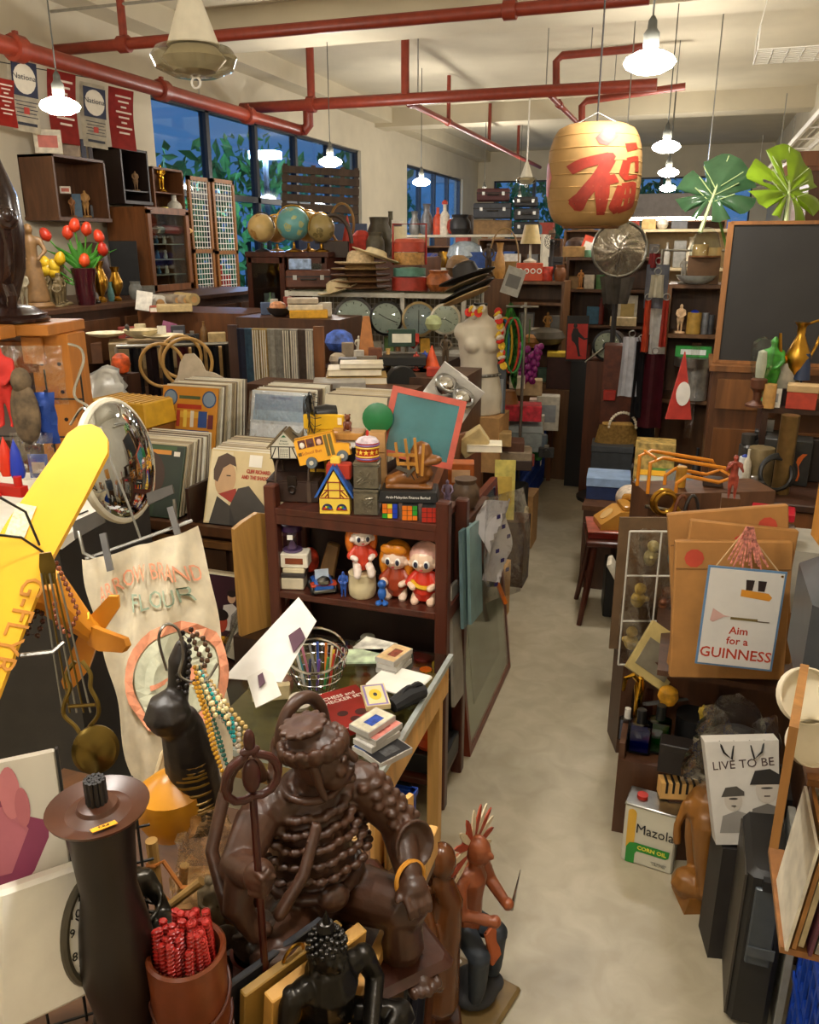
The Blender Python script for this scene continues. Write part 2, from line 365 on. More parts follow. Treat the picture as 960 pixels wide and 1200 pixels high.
for x_ in (-.2,.2):b.tube([(x_,.2,.12),(x_*.2,.2,ZC-p.z)],.003,5);b.tube([(x_,0,.12),(x_,.4,.12)],.004,5)
one('wire_basket','flat white wire basket hung up by the cable tray','basket',b,WHITE,p)
b = B();yy = 6.4;z_ = 3.85
b.tube([(XL,yy,z_),(XR,yy,z_)],.012,6)
for x_ in (-3.4,-.9,.8):b.box(.04,.03,.06,(x_,yy,z_-.02),c=1)
one('ceiling_conduit','thin grey conduit with clips crossing under the ceiling','conduit',b,mt('8f8a7c',.5))
# ================================================================ MAKERS for repeated kinds of thing
def carton(name,label,cat,p,wd,d,h,mat,turn=0,lid=None,lh=.25,rz=None,group=None,tilt=None,mark=None):
    t = thing(name,label,cat,p,(tilt or (0,0,0)) if tilt else (face(p)+turn if rz is None else rz),group)
    part('body',B().box(wd,d,h*(1-lh) if lid else h,bev=.003),mat,t)
    if lid:part('lid',B().box(wd+.006,d+.006,h*lh,(0,0,h*(1-lh)),bev=.003),lid,t)
    if mark:
        x,z,a,c,m = mark;part('print',B().box(wd*a,.002,h*c,(wd*x,-d/2-.001-(.003 if lid else 0),h*z),c=1),m,t)
    return t
def book(label,p,wd,d,h,col,rz=0,group=None,name='book',tilt=None,cat='book',pm=PAPER):     # lying flat: spine on -x
    t = thing(name,label,cat,p,tilt if tilt else rz,group);c = min(.003,h*.15)
    b = B();b.box(wd,d,c,(0,0,0));b.box(wd,d,c,(0,0,h-c));b.box(c,d,h,(-wd/2,0,0));part('cover',b,mt(col,.45) if isinstance(col,str) else col,t,smooth=0)
    part('pages',B().box(wd-.006,d-.008,h-2*c,(0,0,c)),pm,t,smooth=0)
    return t
def flat(name,label,cat,p,wd,h,th,mat,rz,back=None,group=None):   # upright sheet or panel standing on its lower edge
    return one(name,label,cat,B().box(wd,th,h),mat,p,rz,group)
def lathed(name,label,cat,p,pr,mat,n=20,rz=0,group=None):return one(name,label,cat,B().lathe(pr,n),mat,p,rz,group)
def jar(name,label,cat,p,r,h,mat,capm_,neck=.7,group=None):
    t = thing(name,label,cat,p,0,group)
    part('body',B().lathe([(r*.9,0),(r,.01*h),(r,h*.62),(r*neck,h*.78),(r*neck,h*.86)],14),mat,t)
    part('cap',B().cyl(r*neck*1.12,h*.14,(0,0,h*.86),n=14),capm_,t)
    return t
def figure(b,h,arm=((.6,-.2),(-.6,-.2)),sit=False,hat=0,robe=0,fat=1.,n=8):
    """a small standing or sitting body of height h, added to a builder: one continuous surface once remeshed"""
    k = h/1.0;f = fat;z0 = -.24 if sit else 0
    def P(x,y,z,r):return (x*k,y*k,(z+z0)*k,r*k)
    b.limb([P(0,0,.50,.085*f),P(0,0,.62,.08*f),P(0,0,.76,.085*f)],n);b.limb([P(-.09,0,.79,.04),P(.09,0,.79,.04)],n)
    b.limb([P(0,0,.80,.035),P(0,-.005,.86,.035)],n);b.sph((.058*k,.066*k,.075*k),(0,-.01*k,(.91+z0)*k),n=12);b.sph(.014*k,(0,-.078*k,(.905+z0)*k),n=6)
    for s in (-1,1):
        ax,az = arm[0 if s < 0 else 1]
        e = (s*.17,-.05-abs(ax)*.05,.64);w_ = (s*.17+(-s*abs(ax)*.16 if ax*s < 0 else s*.03),-.14,.64+az*.5)
        b.limb([P(s*.12,0,.78,.04*f),P(*e,.032),P(*w_,.026)],n);b.sph(.032*k,(w_[0]*k,w_[1]*k,(w_[2]+z0)*k),n=8)
        if sit:b.limb([P(s*.06,0,.48,.07*f),P(s*.14,-.22,.44,.055),P(s*.02*s*s-s*.03,-.2,.28,.045)] if sit == 1 else [P(s*.06,0,.46,.07*f),P(s*.22,-.1,.31,.06),P(-s*.04,-.22,.29,.045)],n)
        else:b.limb([P(s*.05,0,.48,.065*f),P(s*.06,-.015,.27,.048),P(s*.06,0,.05,.033)],n);b.limb([P(s*.06,.01,.03,.03),P(s*.065,-.07,.02,.024)],n)
    if robe:b.lathe([(.17*k*f,(.0 if not sit else .24+z0)*k),(.13*k*f,.3*k+z0*k*0),(.09*k*f,(.55+z0)*k)],14)
    if hat:b.lathe([(.07*k,(.93+z0)*k),(.075*k,(.96+z0)*k),(.05*k,(1.0+z0)*k),(.02*k,(1.04+z0)*k)],10)
    return b
def figurine(label,p,h,mat,turn=0,cat='figurine',name='figurine',base=None,group=None,**k):
    t = thing(name,label,cat,p,face(p)+turn,group);bh = h*.07 if base else 0
    b = figure(B(),h-bh,**k);zz = -.05*h if k.get('sit') else 0
    part('body',b,mat,t,(0,0,bh+.001+(zz*0)),vox=h/55)
    if base:part('plinth',B().lathe([(h*.19,0),(h*.2,bh*.4),(h*.16,bh)],16),base,t)
    return t
def frame_pic(name,label,cat,p,wd,h,fr,mat,pic,rot,bar=.02,th=.02,mount=None,group=None,glass=False):
    t = thing(name,label,cat,p,rot,group);f = B()
    for z in (bar/2,h-bar/2):f.box(wd,th,bar,(0,0,z),c=1)
    for x in (-wd/2+bar/2,wd/2-bar/2):f.box(bar,th,h-2*bar,(x,0,h/2),c=1)
    part('frame',f,mat,t,smooth=0)
    part('picture',B().box(wd-2*bar,th*.4,h-2*bar,(0,.001,h/2),c=1),pic,t)
    if mount:part('mount',B().box((wd-2*bar)*mount[0],.002,(h-2*bar)*mount[1],(0,-th*.22,h/2),c=1),mount[2],t)
    if glass:part('glass',B().box(wd-2*bar,.002,h-2*bar,(0,-th*.4,h/2),c=1),GLASS,t)
    return t
def clock(label,p,r,rim,dial,rot,hands=(2,7),square=None,group=None,nums=True,name='wall_clock'):
    t = thing(name,label,'clock',p,rot,group)      # disc faces -y, centre at origin
    if square:part('case',square[0],square[1],t)
    part('rim',B().lathe([(r*.86,.02),(r,.015),(r*1.02,-.02),(r*.95,-.035),(r*.86,-.028)],32,rot=(pi/2,0,0),cap=0),rim,t)
    part('dial',B().cyl(r*.87,.012,(0,.0,0),(pi/2,0,0),n=32),dial,t)
    b = B()
    for i in range(12):
        a = i*pi/6
        b.box(r*.035,.002,r*.11,(sin(a)*r*.72,-.013,cos(a)*r*.72),(0,a,0),c=1)
    part('hour_mark',b,BLACK,t,smooth=0)
    for (a,l,nm) in ((hands[0]*pi/6,.5,'hour_hand'),(hands[1]*pi/6,.72,'minute_hand')):
        part(nm,B().box(r*.05,.002,r*l,(sin(a)*r*l/2,-.016,cos(a)*r*l/2),(0,a,0),c=1),BLACK,t)
    part('glass',B().lathe([(r*.86,.024),(r*.6,.032),(0,.036)],24,rot=(pi/2,0,0)),GLASS,t)
    return t
def globe(label,p,r,mat,land,stand,turn=0):
    t = thing('globe',label,'globe',p,face(p)+turn,'globes on the glass cabinet')
    bz = r*.55;q = B().lathe([(r*.55,0),(r*.5,.012),(r*.15,.025),(.012,.04),(.012,bz)],16);part('stand',q,stand,t)
    part('ball',B().sph(r,(0,0,bz+r+.01),(R(20),0,0),n=28),mat,t)
    part('meridian_arc',B().tor(r*1.07,.006,(0,0,bz+r+.01),(pi/2,0,R(20)),28,6,a=pi*1.05),stand,t)
    b = B();rr = random.Random(int(p[0]*100))
    for i in range(7):          # continents: low patches lying on the ball
        la,lo = rr.uniform(-50,60),rr.uniform(-75,75);sz = rr.uniform(.18,.38)
        d = Vector((sin(R(lo))*cos(R(la)),-cos(R(lo))*cos(R(la)),sin(R(la))));u = d.orthogonal().normalized();v = d.cross(u)
        ring = [(d+u*cos(a_*pi/5)*sz*(w__)+v*sin(a_*pi/5)*sz*w__*.8).normalized()*r*1.003 for a_,w__ in ((q_,rr.uniform(.5,1.1)) for q_ in range(10))]
        mid = d*r*1.006;s0 = len(b.bm.verts);b._put([mid]+ring,[(0,i_+1,(i_+1) % 10+1) for i_ in range(10)])
    part('continents',b,land,t,(0,0,bz+r+.01),smooth=60)['kind'] = 'stuff'
    return t
def suitcase(label,p,wd,d,h,mat,rz=0,group=None,trim=STEEL,cat='suitcase'):
    t = thing('suitcase',label,cat,p,rz,group)
    part('shell',B().box(wd,d,h,bev=.012),mat,t);part('seam',B().box(wd+.004,d+.004,.012,(0,0,h*.6)),DARK,t)
    for s in (-1,1):part('latch',B().box(.03,.008,.035,(s*wd*.3,-d/2-.004,h*.6),c=1),trim,t)
    part('handle',B().tube([(-.06,-d/2,h*.5),(-.055,-d/2-.03,h*.5),(.055,-d/2-.03,h*.5),(.06,-d/2,h*.5)],.007,8),DARK,t)
    return t
def hat(label,p,r,mat,tilt=(0,0,0),cup=.1,brim=.06,group=None,band=None):
    t = thing('hat',label,'hat',p,tilt,group)
    part('crown',B().lathe([(r,0),(r*.97,cup*.4),(r*.85,cup*.85),(r*.6,cup),(0,cup*.93)],20),mat,t)
    part('brim',B().lathe([(r*.98,.004),(r+brim*.6,.006),(r+brim,.018),(r+brim,.012),(r+brim*.6,0),(r*.98,-.002)],24),mat,t)
    if band:part('band',B().lathe([(r*1.01,.005),(r*1.01,.03),(r*.99,.032)],20),band,t)
    return t
def stick(name,label,cat,p0,p1,r,mat,group=None):return one(name,label,cat,B().tube([(0,0,0),Vector(p1)-Vector(p0)],r,8),mat,p0,0,group)
def plastic_bag(label,p,wd,d,h,mat=WRAP,turn=0,seed=1,name='plastic_bag'):
    rr = random.Random(seed);b = B()
    def f(u,v):
        a = u*2*pi;k = (1-.35*v)*(1+.18*sin(5*a+seed)+.1*sin(11*a+3*v*seed)+rr.uniform(-.06,.06));z = h*v*(1+.12*sin(3*a+seed))
        return (cos(a)*wd/2*k,sin(a)*d/2*k,z)
    b.sheet(26,9,f);return one(name,label,'plastic bag',b,mat,p,face(p)+turn,smooth=70)
def table(name,label,x0,x1,y0,y1,z,mat,top=.03,leg=.05,cat='table',shelf=None,inset=.02):
    t = thing(name,label,cat,((x0+x1)/2,(y0+y1)/2,0));X,Y = (x1-x0),(y1-y0)
    part('table_top',B().box(X,Y,top,(0,0,z-top),bev=.004),mat,t)
    for sx in (-1,1):
        for sy in (-1,1):part('leg',B().box(leg,leg,z-top,(sx*(X/2-leg/2-inset),sy*(Y/2-leg/2-inset),0)),mat,t)
    if shelf is not None:part('shelf_board',B().box(X-.02,Y-.02,.02,(0,0,shelf)),mat,t)
    return t
def shelf_unit(name,label,x0,x1,y0,y1,z,levels,mat,th=.025,cat='shelf',back=True,closed=False):
    t = thing(name,label,cat,((x0+x1)/2,(y0+y1)/2,0));X,Y = x1-x0,y1-y0
    for s in (-1,1):part('side_panel',B().box(th,Y,z,(s*(X/2-th/2),0,0)),mat,t)
    for l in levels:part('shelf_board',B().box(X-2*th,Y,th,(0,0,l-th)),mat,t)
    if back:part('back_panel',B().box(X-2*th,.01,z,(0,Y/2-.006,0)),mat,t)
    return t
def basket(label,p,r,h,mat,handle=True,group=None,sc=(1,1),name='basket'):
    t = thing(name,label,'basket',p,face(p),group);b = B()
    def f(u,v):
        a = u*2*pi;k = r*(.82+.18*v)*(1+.02*sin(a*24+(v*16)*pi));return (cos(a)*k*sc[0],sin(a)*k*sc[1],h*v)
    b.sheet(72,16,f,.004);b.cyl(r*.8,.004,n=20) if sc == (1,1) else b.box(r*1.5*sc[0],r*1.5*sc[1],.004)
    part('weave',b,mat,t,smooth=70);part('rim',B().tor(r,.006,(0,0,h),n=28,m=6,sc=(sc[0],sc[1],1)),mat,t)
    if handle:part('handle',B().tor(r*.95*sc[0],.006,(0,0,h),(pi/2,0,0),20,6,a=pi),mat,t)
    return t
def atd(px,py,d):r = ray(px,py)*(d/FPX);return Vector((r.x,r.y,r.z+CAM_H))   # a place at optical distance d
def art(parent,shapes,loc=(0,0,0),rot=(0,0,0),s=1.,name='print',lay=.0003):
    """flat printed shapes on a face that looks to -y: e ellipse, r bar, p polygon"""
    by = {}
    for i,sh in enumerate(shapes):
        c,k,a = sh[0],sh[1],sh[2:];y = -(i+1)*lay;b = by.setdefault(c,B())
        if k == 'e':pts = [(a[0]+a[2]*cos(t*pi/9),a[1]+a[3]*sin(t*pi/9)) for t in range(18)]
        elif k == 'r':
            g = R(a[4]) if len(a) > 4 else 0;pts = [(a[0]+x*cos(g)-z*sin(g),a[1]+x*sin(g)+z*cos(g)) for x,z in ((-a[2]/2,-a[3]/2),(a[2]/2,-a[3]/2),(a[2]/2,a[3]/2),(-a[2]/2,a[3]/2))]
        else:pts = a[0]
        b._put([(x*s,y,z*s) for x,z in pts],[list(range(len(pts)))])
    for c,b in by.items():
        o = part(name,b,mt(c,.5,0,.06),parent,loc,rot,smooth=0)
def on(px,y,z):         # the place at depth y and height z that lies on this column of the picture
    lo,hi = -9,4
    for _ in range(40):
        m = (lo+hi)/2;X = m*cos(YAW)+y*sin(YAW);D = -m*sin(YAW)+y*cos(YAW);d = D*cos(PITCH)-(z-CAM_H)*sin(PITCH)
        if 480+FPX*X/d < px:lo = m
        else:hi = m
    return Vector((lo,y,z))
PRO = {'vase':[(.6,0),(.9,.12),(1,.3),(.75,.6),(.45,.75),(.5,.92),(.62,1)],'pot':[(.7,0),(1,.3),(.95,.65),(.7,.85),(.78,1)],'can':[(.97,0),(1,.03),(1,.97),(.97,1)],'ball':[(.2,0),(.7,.1),(1,.45),(.85,.8),(.4,.98),(0,1)],
       'bowl':[(.4,0),(.5,.08),(.85,.5),(1,1),(.93,1),(.8,.6),(0,.15)],'shade':[(1,0),(.55,.9),(.5,1)],'urn':[(.6,0),(.65,.06),(.3,.14),(.95,.42),(1,.55),(.6,.75),(.45,.85),(.7,1)],'bell':[(1,0),(.85,.1),(.6,.5),(.4,.85),(0,1)],'cone':[(1,0),(.05,1),(0,1)],
       'bottle':[(1,0),(1,.55),(.85,.66),(.35,.78),(.32,.97),(.38,1)],'drum':[(1,0),(1,1)]}
def row(y,z,items,depth=None):
    """things standing in a row on a shelf at depth y and height z: (kind, column, width and height in pixels there, colour, name, label)"""
    for it in items:
        k,px,wd,h,c,name,label = it[:7];ex = it[7] if len(it) > 7 else {}
        yy = y+ex.get('dy',0);zz = z+ex.get('dz',0);p = on(px,yy,zz);m = mp(p);wd,h = wd*m,h*m;cat = ex.get('cat',name.split('_')[-1]);tn = R(ex.get('t',0))
        M_ = c if not isinstance(c,str) else mt(c,ex.get('r',.5),ex.get('m',0),ex.get('v',.2),ex.get('s',25),ex.get('b',0));rz = face(p)+tn
        if k in PRO:
            r = wd/2;b = B().lathe([(a*r,q*h) for a,q in PRO[k]],20)
            if 'top' in ex:t = thing(name,label,cat,p,rz);part('body',b,M_,t);part('lid',B().lathe([(r*.55,h*.98),(r*.58,h*1.06),(r*.2,h*1.12),(0,h*1.13)],16),mt(ex['top'],.4),t)
            else:one(name,label,cat,b,M_,p,rz)
        elif k == 'box':
            d_ = (ex.get('d',wd/m*.7))*m
            if 'top' in ex:carton(name,label,cat,p,wd,d_,h,M_,tn,lid=mt(ex['top'],.5),lh=ex.get('lh',.25))
            elif 'mk' in ex:carton(name,label,cat,p,wd,d_,h,M_,tn,mark=(0,.5,.7,.5,mt(ex['mk'],.5)))
            else:one(name,label,cat,B().box(wd,d_,h,bev=.004,tp=ex.get('tp',1)),M_,p,(0,R(ex.get('lean',0)),rz))
        elif k == 'book':book(label,p,wd,wd*.75,h,c,rz,cat=cat,name=name)
        elif k == 'fig':figurine(label,p,h,M_,tn,cat,name,base=M_,group=ex.get('g'),sit=ex.get('sit',0),robe=ex.get('robe',0),fat=ex.get('fat',1),hat=ex.get('hat',0))
        elif k == 'frame':frame_pic(name,label,cat,p,wd,h,M_,M_,mt(ex.get('pic','c8c0a8'),.4,0,.3,8),(R(-8),0,rz),bar=wd*.1,th=.015)
        elif k == 'hat':hat(label,p,wd*.3,M_,(R(ex.get('tx',0)),R(ex.get('ty',0)),0),h,wd*.2)
        elif k == 'card':
            t = thing(name,label,cat,p,(R(-10),R(ex.get('lean',0)),rz));part('card',B().box(wd,.004,h),M_,t)
            if 'mk' in ex:part('print',B().box(wd*.7,.002,h*.45,(0,-.003,h*.5),c=1),mt(ex['mk'],.5),t)
        elif k == 'lamp':
            t = thing(name,label,cat,p,rz);part('base',B().lathe([(.3*wd,0),(.32*wd,.05*h),(.06*wd,.12*h),(.06*wd,.5*h)],16),M_,t);part('shade',B().lathe([(.5*wd,.5*h),(.32*wd,h)],20),mt(ex.get('top','d8c8a0'),.5),t)
        elif k == 'basket':basket(label,p,wd/2,h,M_,handle=ex.get('handle',True),name=name)
        elif k == 'case':suitcase(label,p,wd,wd*.5,h,M_,rz)
        elif k == 'cam':
            t = thing(name,label,cat,p,rz);part('body',B().box(wd,wd*.5,h*.8,bev=.004),M_,t);part('lens',B().cyl(h*.32,wd*.3,(0,-wd*.25,h*.4),(pi/2,0,0),n=18),BLACK,t);part('finder',B().box(wd*.3,wd*.3,h*.25,(0,0,h*.78),bev=.002),STEEL,t)
        elif k == 'fan':
            t = thing(name,label,cat,p,rz);r = wd/2;cz = h-r;part('base',B().lathe([(r*.6,0),(r*.55,.03),(.02,.06),(.02,cz)],16),M_,t);g = B()
            for q in (.3,.6,.85,1):g.tor(r*q,r*.03,(0,-.05,cz),(pi/2,0,0),24,5)
            for i in range(12):a = i*pi/6;g.tube([(cos(a)*r*.1,-.07,cz+sin(a)*r*.1),(cos(a)*r,-.05,cz+sin(a)*r)],r*.02,4)
            part('grille',g,M_,t);part('motor',B().sph((r*.3,.08,r*.3),(0,.02,cz)),M_,t)
# ================================================================ NEAR TABLE with the carved statues
TZ = .72
t = thing('display_table','plywood display table with a raised pale rim under the carved statues','table',(-.92,1.0,0))
part('table_top',B().box(1.0,.95,.03,(0,-.05,TZ-.03)),wood('5a3a20'),t)
part('rim',B().box(.022,.95,.075,(.49,-.03,TZ-.01),bev=.003),YWOOD,t)
for sx in (-1,1):
    for sy in (-1,1):part('leg',B().box(.05,.05,TZ-.03,(sx*.44,sy*.4-.05,0)),wood('5a3a20'),t)
part('brace',B().box(.02,.04,.86,(.475,.33,-.02),(R(28),0,0)),YWOOD,t)
# --- seated general
p = at(372,1108,z=TZ);CARV = mt('42281a',.42,0,.25,26,.25);CARV2 = mt('3a1c12',.35,0,.25,26,.3)
t = thing('warrior_statue','large carved brown wooden seated warrior statue holding a tall staff','statue',p,face(p)+R(22))
b = B()
b.limb([(0,.01,.12,.075),(0,.012,.2,.08),(0,.01,.28,.072),(0,.01,.33,.06)],24);b.limb([(-.07,.01,.335,.04),(.07,.01,.335,.04)],20)
for s in (-1,1):
    b.limb([(s*.05,-.01,.12,.058),(s*.12,-.12,.135,.05),(s*.115,-.13,.06,.04),(s*.11,-.12,.02,.034)],18);b.limb([(s*.11,-.12,.018,.026),(s*.125,-.185,.014,.02)],12)
    for k in range(5):b.sph((.0085,.016,.011),(s*.125+(k-2)*.0125,-.2+abs(k-2)*.004,.013))
    for k in range(9):b.sheet(6,10,lambda u,v:(s*(.03+.014*k+.012*u)+.01*sin(v*5+k),-.05-.012*k-.012*v,.17-.15*v),.009)      # robe folds over the knees
# image-side arm raised to the staff with a wide sleeve; other arm in scale armour down to the knee
b.limb([(-.1,0,.33,.04),(-.155,-.05,.29,.034),(-.148,-.12,.325,.024)],18);b.sph((.026,.024,.03),(-.147,-.135,.335))
b.limb([(-.15,-.06,.3,.03),(-.17,-.08,.24,.026),(-.15,-.1,.19,.016)],14)
b.limb([(.1,0,.33,.042),(.155,-.04,.25,.036),(.13,-.13,.205,.024)],18);b.sph((.028,.03,.02),(.125,-.145,.2));b.lathe([(.034,0),(.046,.03),(.042,.034),(.03,.02)],20,(.152,-.075,.232),(R(70),0,R(10)))
for i in range(6):
    for k in range(5):a = -1.9+k*.75+(i % 2)*.3;q = Vector((.1,0,.345)).lerp(Vector((.155,-.04,.255)),i/5);b.sph((.012,.012,.009),(q.x+cos(a)*.037,q.y+sin(a)*.037,q.z),n=8)
for k in range(4):b.limb([(-.167+.004*k,-.148,.322+k*.011,.0062),(-.152,-.165,.323+k*.011,.006),(-.137,-.155,.325+k*.011,.0055)],8);b.limb([(.102+k*.0135,-.165,.196,.0068),(.1+k*.0135,-.182,.185,.006),(.1+k*.013,-.185,.172,.0055)],8)
b.limb([(-.137,-.13,.33,.007),(-.132,-.158,.346,.006)],8);b.limb([(.105,-.14,.2,.007),(.088,-.16,.195,.006)],8)
# ruffled chest bands, belt knot, collar
for k in range(5):
    for i in range(13):a = -pi*.95+i*pi*.9/12;r_ = .058+.008*k;b.sph((.013,.01,.0085),(cos(a)*r_*1.15,sin(a)*r_-.0,.335-.026*k+.004*sin(i*2)),n=8)
b.tor(.085,.011,(0,0,.185),n=32,sc=(1,.95,1));b.sph((.03,.02,.026),(0,-.088,.185));b.tor(.05,.008,(0,-.005,.37),n=26)
b.limb([(0,0,.36,.032),(0,-.005,.4,.028)],16)
part('body',b,CARV,t,vox=.003,it=4)
b = B();h0 = Vector((0.012,-.02,.425))          # head turned to its left
b.sph((.04,.05,.052),(0,0,0),n=28);b.sph((.033,.034,.03),(0,-.018,-.03),n=20);b.limb([(0,-.05,.012,.006),(0,-.06,-.008,.009)],8);b.sph((.013,.008,.0045),(0,-.05,-.024));b.sph((.011,.008,.005),(0,-.048,-.032));b.sph((.012,.01,.01),(0,-.045,-.046))
for s in (-1,1):b.sph((.012,.007,.0045),(s*.018,-.046,.006));b.limb([(s*.007,-.05,.017,.0035),(s*.03,-.04,.02,.0025)],6);b.limb([(s*.042,0,.012,.009),(s*.044,0,-.03,.008),(s*.044,-.004,-.05,.006)],8);b.sph((.014,.012,.014),(s*.02,-.036,-.014))
for k in range(15):a = k*2*pi/15;b.sph((.012,.015,.02),(cos(a)*.046,.004+sin(a)*.054,.032),(R(20)*sin(a),-R(20)*cos(a),a),n=10)
b.sph((.044,.05,.03),(0,.004,.03),n=18);b.lathe([(.03,.04),(.034,.05),(.03,.064),(.038,.068),(.038,.076),(.02,.08),(0,.078)],24,(0,.012,0))
for k in range(12):a = k*pi/6;b.sph((.009,.009,.006),(cos(a)*.036,.012+sin(a)*.036,.073),n=8)
part('head',b,CARV,t,h0,(R(-12),0,R(58)),vox=.0024,it=2)
b = B();b.tor(.05,.013,(.02,.075,.42),(pi/2,0,R(15)),24,10,(1,1.5,1),pi);b.tor(.032,.012,(-.105,.05,.37),(pi/2,0,0),22,10,(1,1.6,1),pi)
b.limb([(.07,.08,.42,.013),(.085,.06,.35,.014),(.06,.03,.31,.012)],14);b.limb([(-.03,.075,.42,.013),(-.05,.05,.36,.014)],14)
b.sheet(14,10,lambda u,v:(-.13+.13*u-.02*v,-.01-.075*sin(pi*min(1,u*.8+.1))-.02*v,.385-.02*u-.13*v+.008*sin(v*16)),.012)
b.limb([(-.14,.05,.37,.012),(-.185,.0,.3,.012),(-.18,-.06,.22,.014),(-.13,-.1,.19,.012)],14);b.limb([(-.02,-.07,.33,.01),(-.06,-.1,.27,.011),(-.11,-.11,.22,.012)],14)
part('ribbon',b,CARV,t,vox=.0034,it=3)
b = B();b.box(.36,.3,.04,(0,-.03,-.001),bev=.012,tp=1.08);b.box(.2,.13,.13,(0,.05,.03),bev=.03,tp=.85);part('throne',b,CARV2,t)
b = B();b.tube([(-.152,-.147,.0),(-.152,-.147,.5)],.0062,8)
zt = .5
for s in (-1,1):b.tube([(-.152+s*x,-.147,zt+z) for x,z in ((0,-.005),(.014,-.008),(.028,-.004),(.038,.008),(.042,.024),(.038,.041),(.029,.054),(.018,.061),(.008,.066),(.004,.078))],.0065,10)
b.sph((.015,.01,.03),(-.152,-.147,zt+.03));b.sph((.009,.008,.02),(-.152,-.147,zt+.09));b.sph((.016,.009,.007),(-.152,-.147,zt+.074))
part('staff',b,mt('3d160f',.3),t)
part('bracelet',B().tor(.031,.0045,(.128,-.135,.205),(R(75),0,R(10)),22,6),mt('c98a30',.35),t)
# --- dark seated bronze Buddha in front of it
def seated_buddha(label,p,h,mat,turn,name='buddha_statue',curls=True):
    t = thing(name,label,'statue',p,face(p)+turn);b = B();k = h/.26
    q = lambda *pts:[tuple(c*k for c in e) for e in pts]
    b.limb(q((0,.01,.04,.048),(0,.005,.09,.043),(0,0,.135,.05)),12);b.limb(q((-.05,0,.145,.022),(.05,0,.145,.022)),10)
    for s in (-1,1):
        b.limb(q((s*.035,0,.035,.036),(s*.105,-.05,.03,.03),(s*.03,-.095,.026,.022),(-s*.03,-.098,.03,.016)),10)
        b.limb(q((s*.068,0,.145,.021),(s*.085,-.01,.095,.018),((.08 if s < 0 else .03)*s,-.075,.062,.014)),10)
    for i in range(4):b.limb(q((-.092+i*.009,-.085,.06,.006),(-.094+i*.009,-.1,.035,.0055),(-.094+i*.009,-.104,.02,.005)),6)
    for i in range(4):b.limb(q((.03-.0,-.08-i*.008,.06,.006),(.0,-.083-i*.008,.058,.0055),(-.02,-.083-i*.008,.056,.005)),6)
    b.sheet(8,8,lambda u,v:((-.055+.06*u)*k,(-.052-.008*sin(v*8))*k,(.15-.1*v)*k),.006*k)
    b.limb(q((0,0,.155,.02),(0,-.003,.178,.02)),8);b.sph((.03*k,.034*k,.037*k),(0,-.004*k,.2*k));b.sph((.006*k,.009*k,.008*k),(0,-.038*k,.197*k));b.sph((.010*k,.005*k,.004*k),(0,-.034*k,.184*k))
    for s in (-1,1):b.limb(q((s*.03,0,.205,.006),(s*.031,0,.175,.006)),6);b.sph((.008*k,.004*k,.003*k),(s*.012*k,-.033*k,.205*k))
    part('body',b,mat,t,vox=.0032*k**.5,it=2)
    b = B();n = 90
    for i in range(n):
        z = 1-i*1.25/n;a = i*2.399;r_ = math.sqrt(max(0,1-z*z))
        if z < .25 and sin(a) < -.3:continue
        b.sph(.0048*k,(cos(a)*r_*.031*k,sin(a)*r_*.034*k,(.205+z*.036)*k),n=6)
    b.sph(.016*k,(0,.002*k,.243*k),n=8);b.lathe([(.008*k,.25*k),(.006*k,.262*k),(0,.28*k)],8);part('curled_hair',b,mat,t)
    part('plinth',B().lathe([(.13*k,-.0),(.135*k,.008*k),(.115*k,.014*k),(.1*k,.02*k)],24,sc=(1,.8,1),loc=(0,-.03*k,0)),mat,t)
    return t
seated_buddha('dark bronze seated Buddha with curled hair before the warrior statue',at(388,1222,z=TZ),.26,mt('26231f',.3,.7,.3,30,.1),R(30))
# --- tall candle stand with drip pan
p = at(115,948,z=1.24);p.z = TZ;H_ = .52
t = thing('candle_stand','dark turned wooden candle stand with a wide drip pan and yellow price sticker','candle stand',p,face(p))
dk = mt('1a110d',.4,0,.25,20)
part('pan',B().lathe([(.01,H_-.012),(.05,H_-.012),(.068,H_),(.071,H_+.006),(.066,H_+.004),(.045,H_-.002),(.03,H_+.004),(.027,H_+.01),(.015,H_+.012),(.0,H_+.014)],36),mt('4a2c1e',.3,0,.2),t)
part('column',B().lathe([(.075,0),(.078,.02),(.055,.05),(.042,.1),(.045,.16),(.058,.24),(.05,.32),(.04,.38),(.045,.46),(.05,H_-.014)],28),dk,t)
b = B()
for i in range(19):
    r_ = 0 if i == 0 else (.006 if i < 7 else .012);a = i*1.047 if i < 7 else i*.5236;b.cyl(.0032,.042,(cos(a)*r_,sin(a)*r_,H_+.008),n=6)
part('incense_bundle',b,mt('1c1a1a',.6),t)
part('price_sticker',B().box(.034,.0135,.0008,(0,0,0),(0,0,R(8))),mt('e8a020',.5,0,.03),t,(.004,-.047,H_-.001+.004),(R(-14),0,R(6)))
text('9.0.0',.008,mt('6a5020',.6),t,(.004,-.047,H_+.0045),(R(-14),0,R(6)))
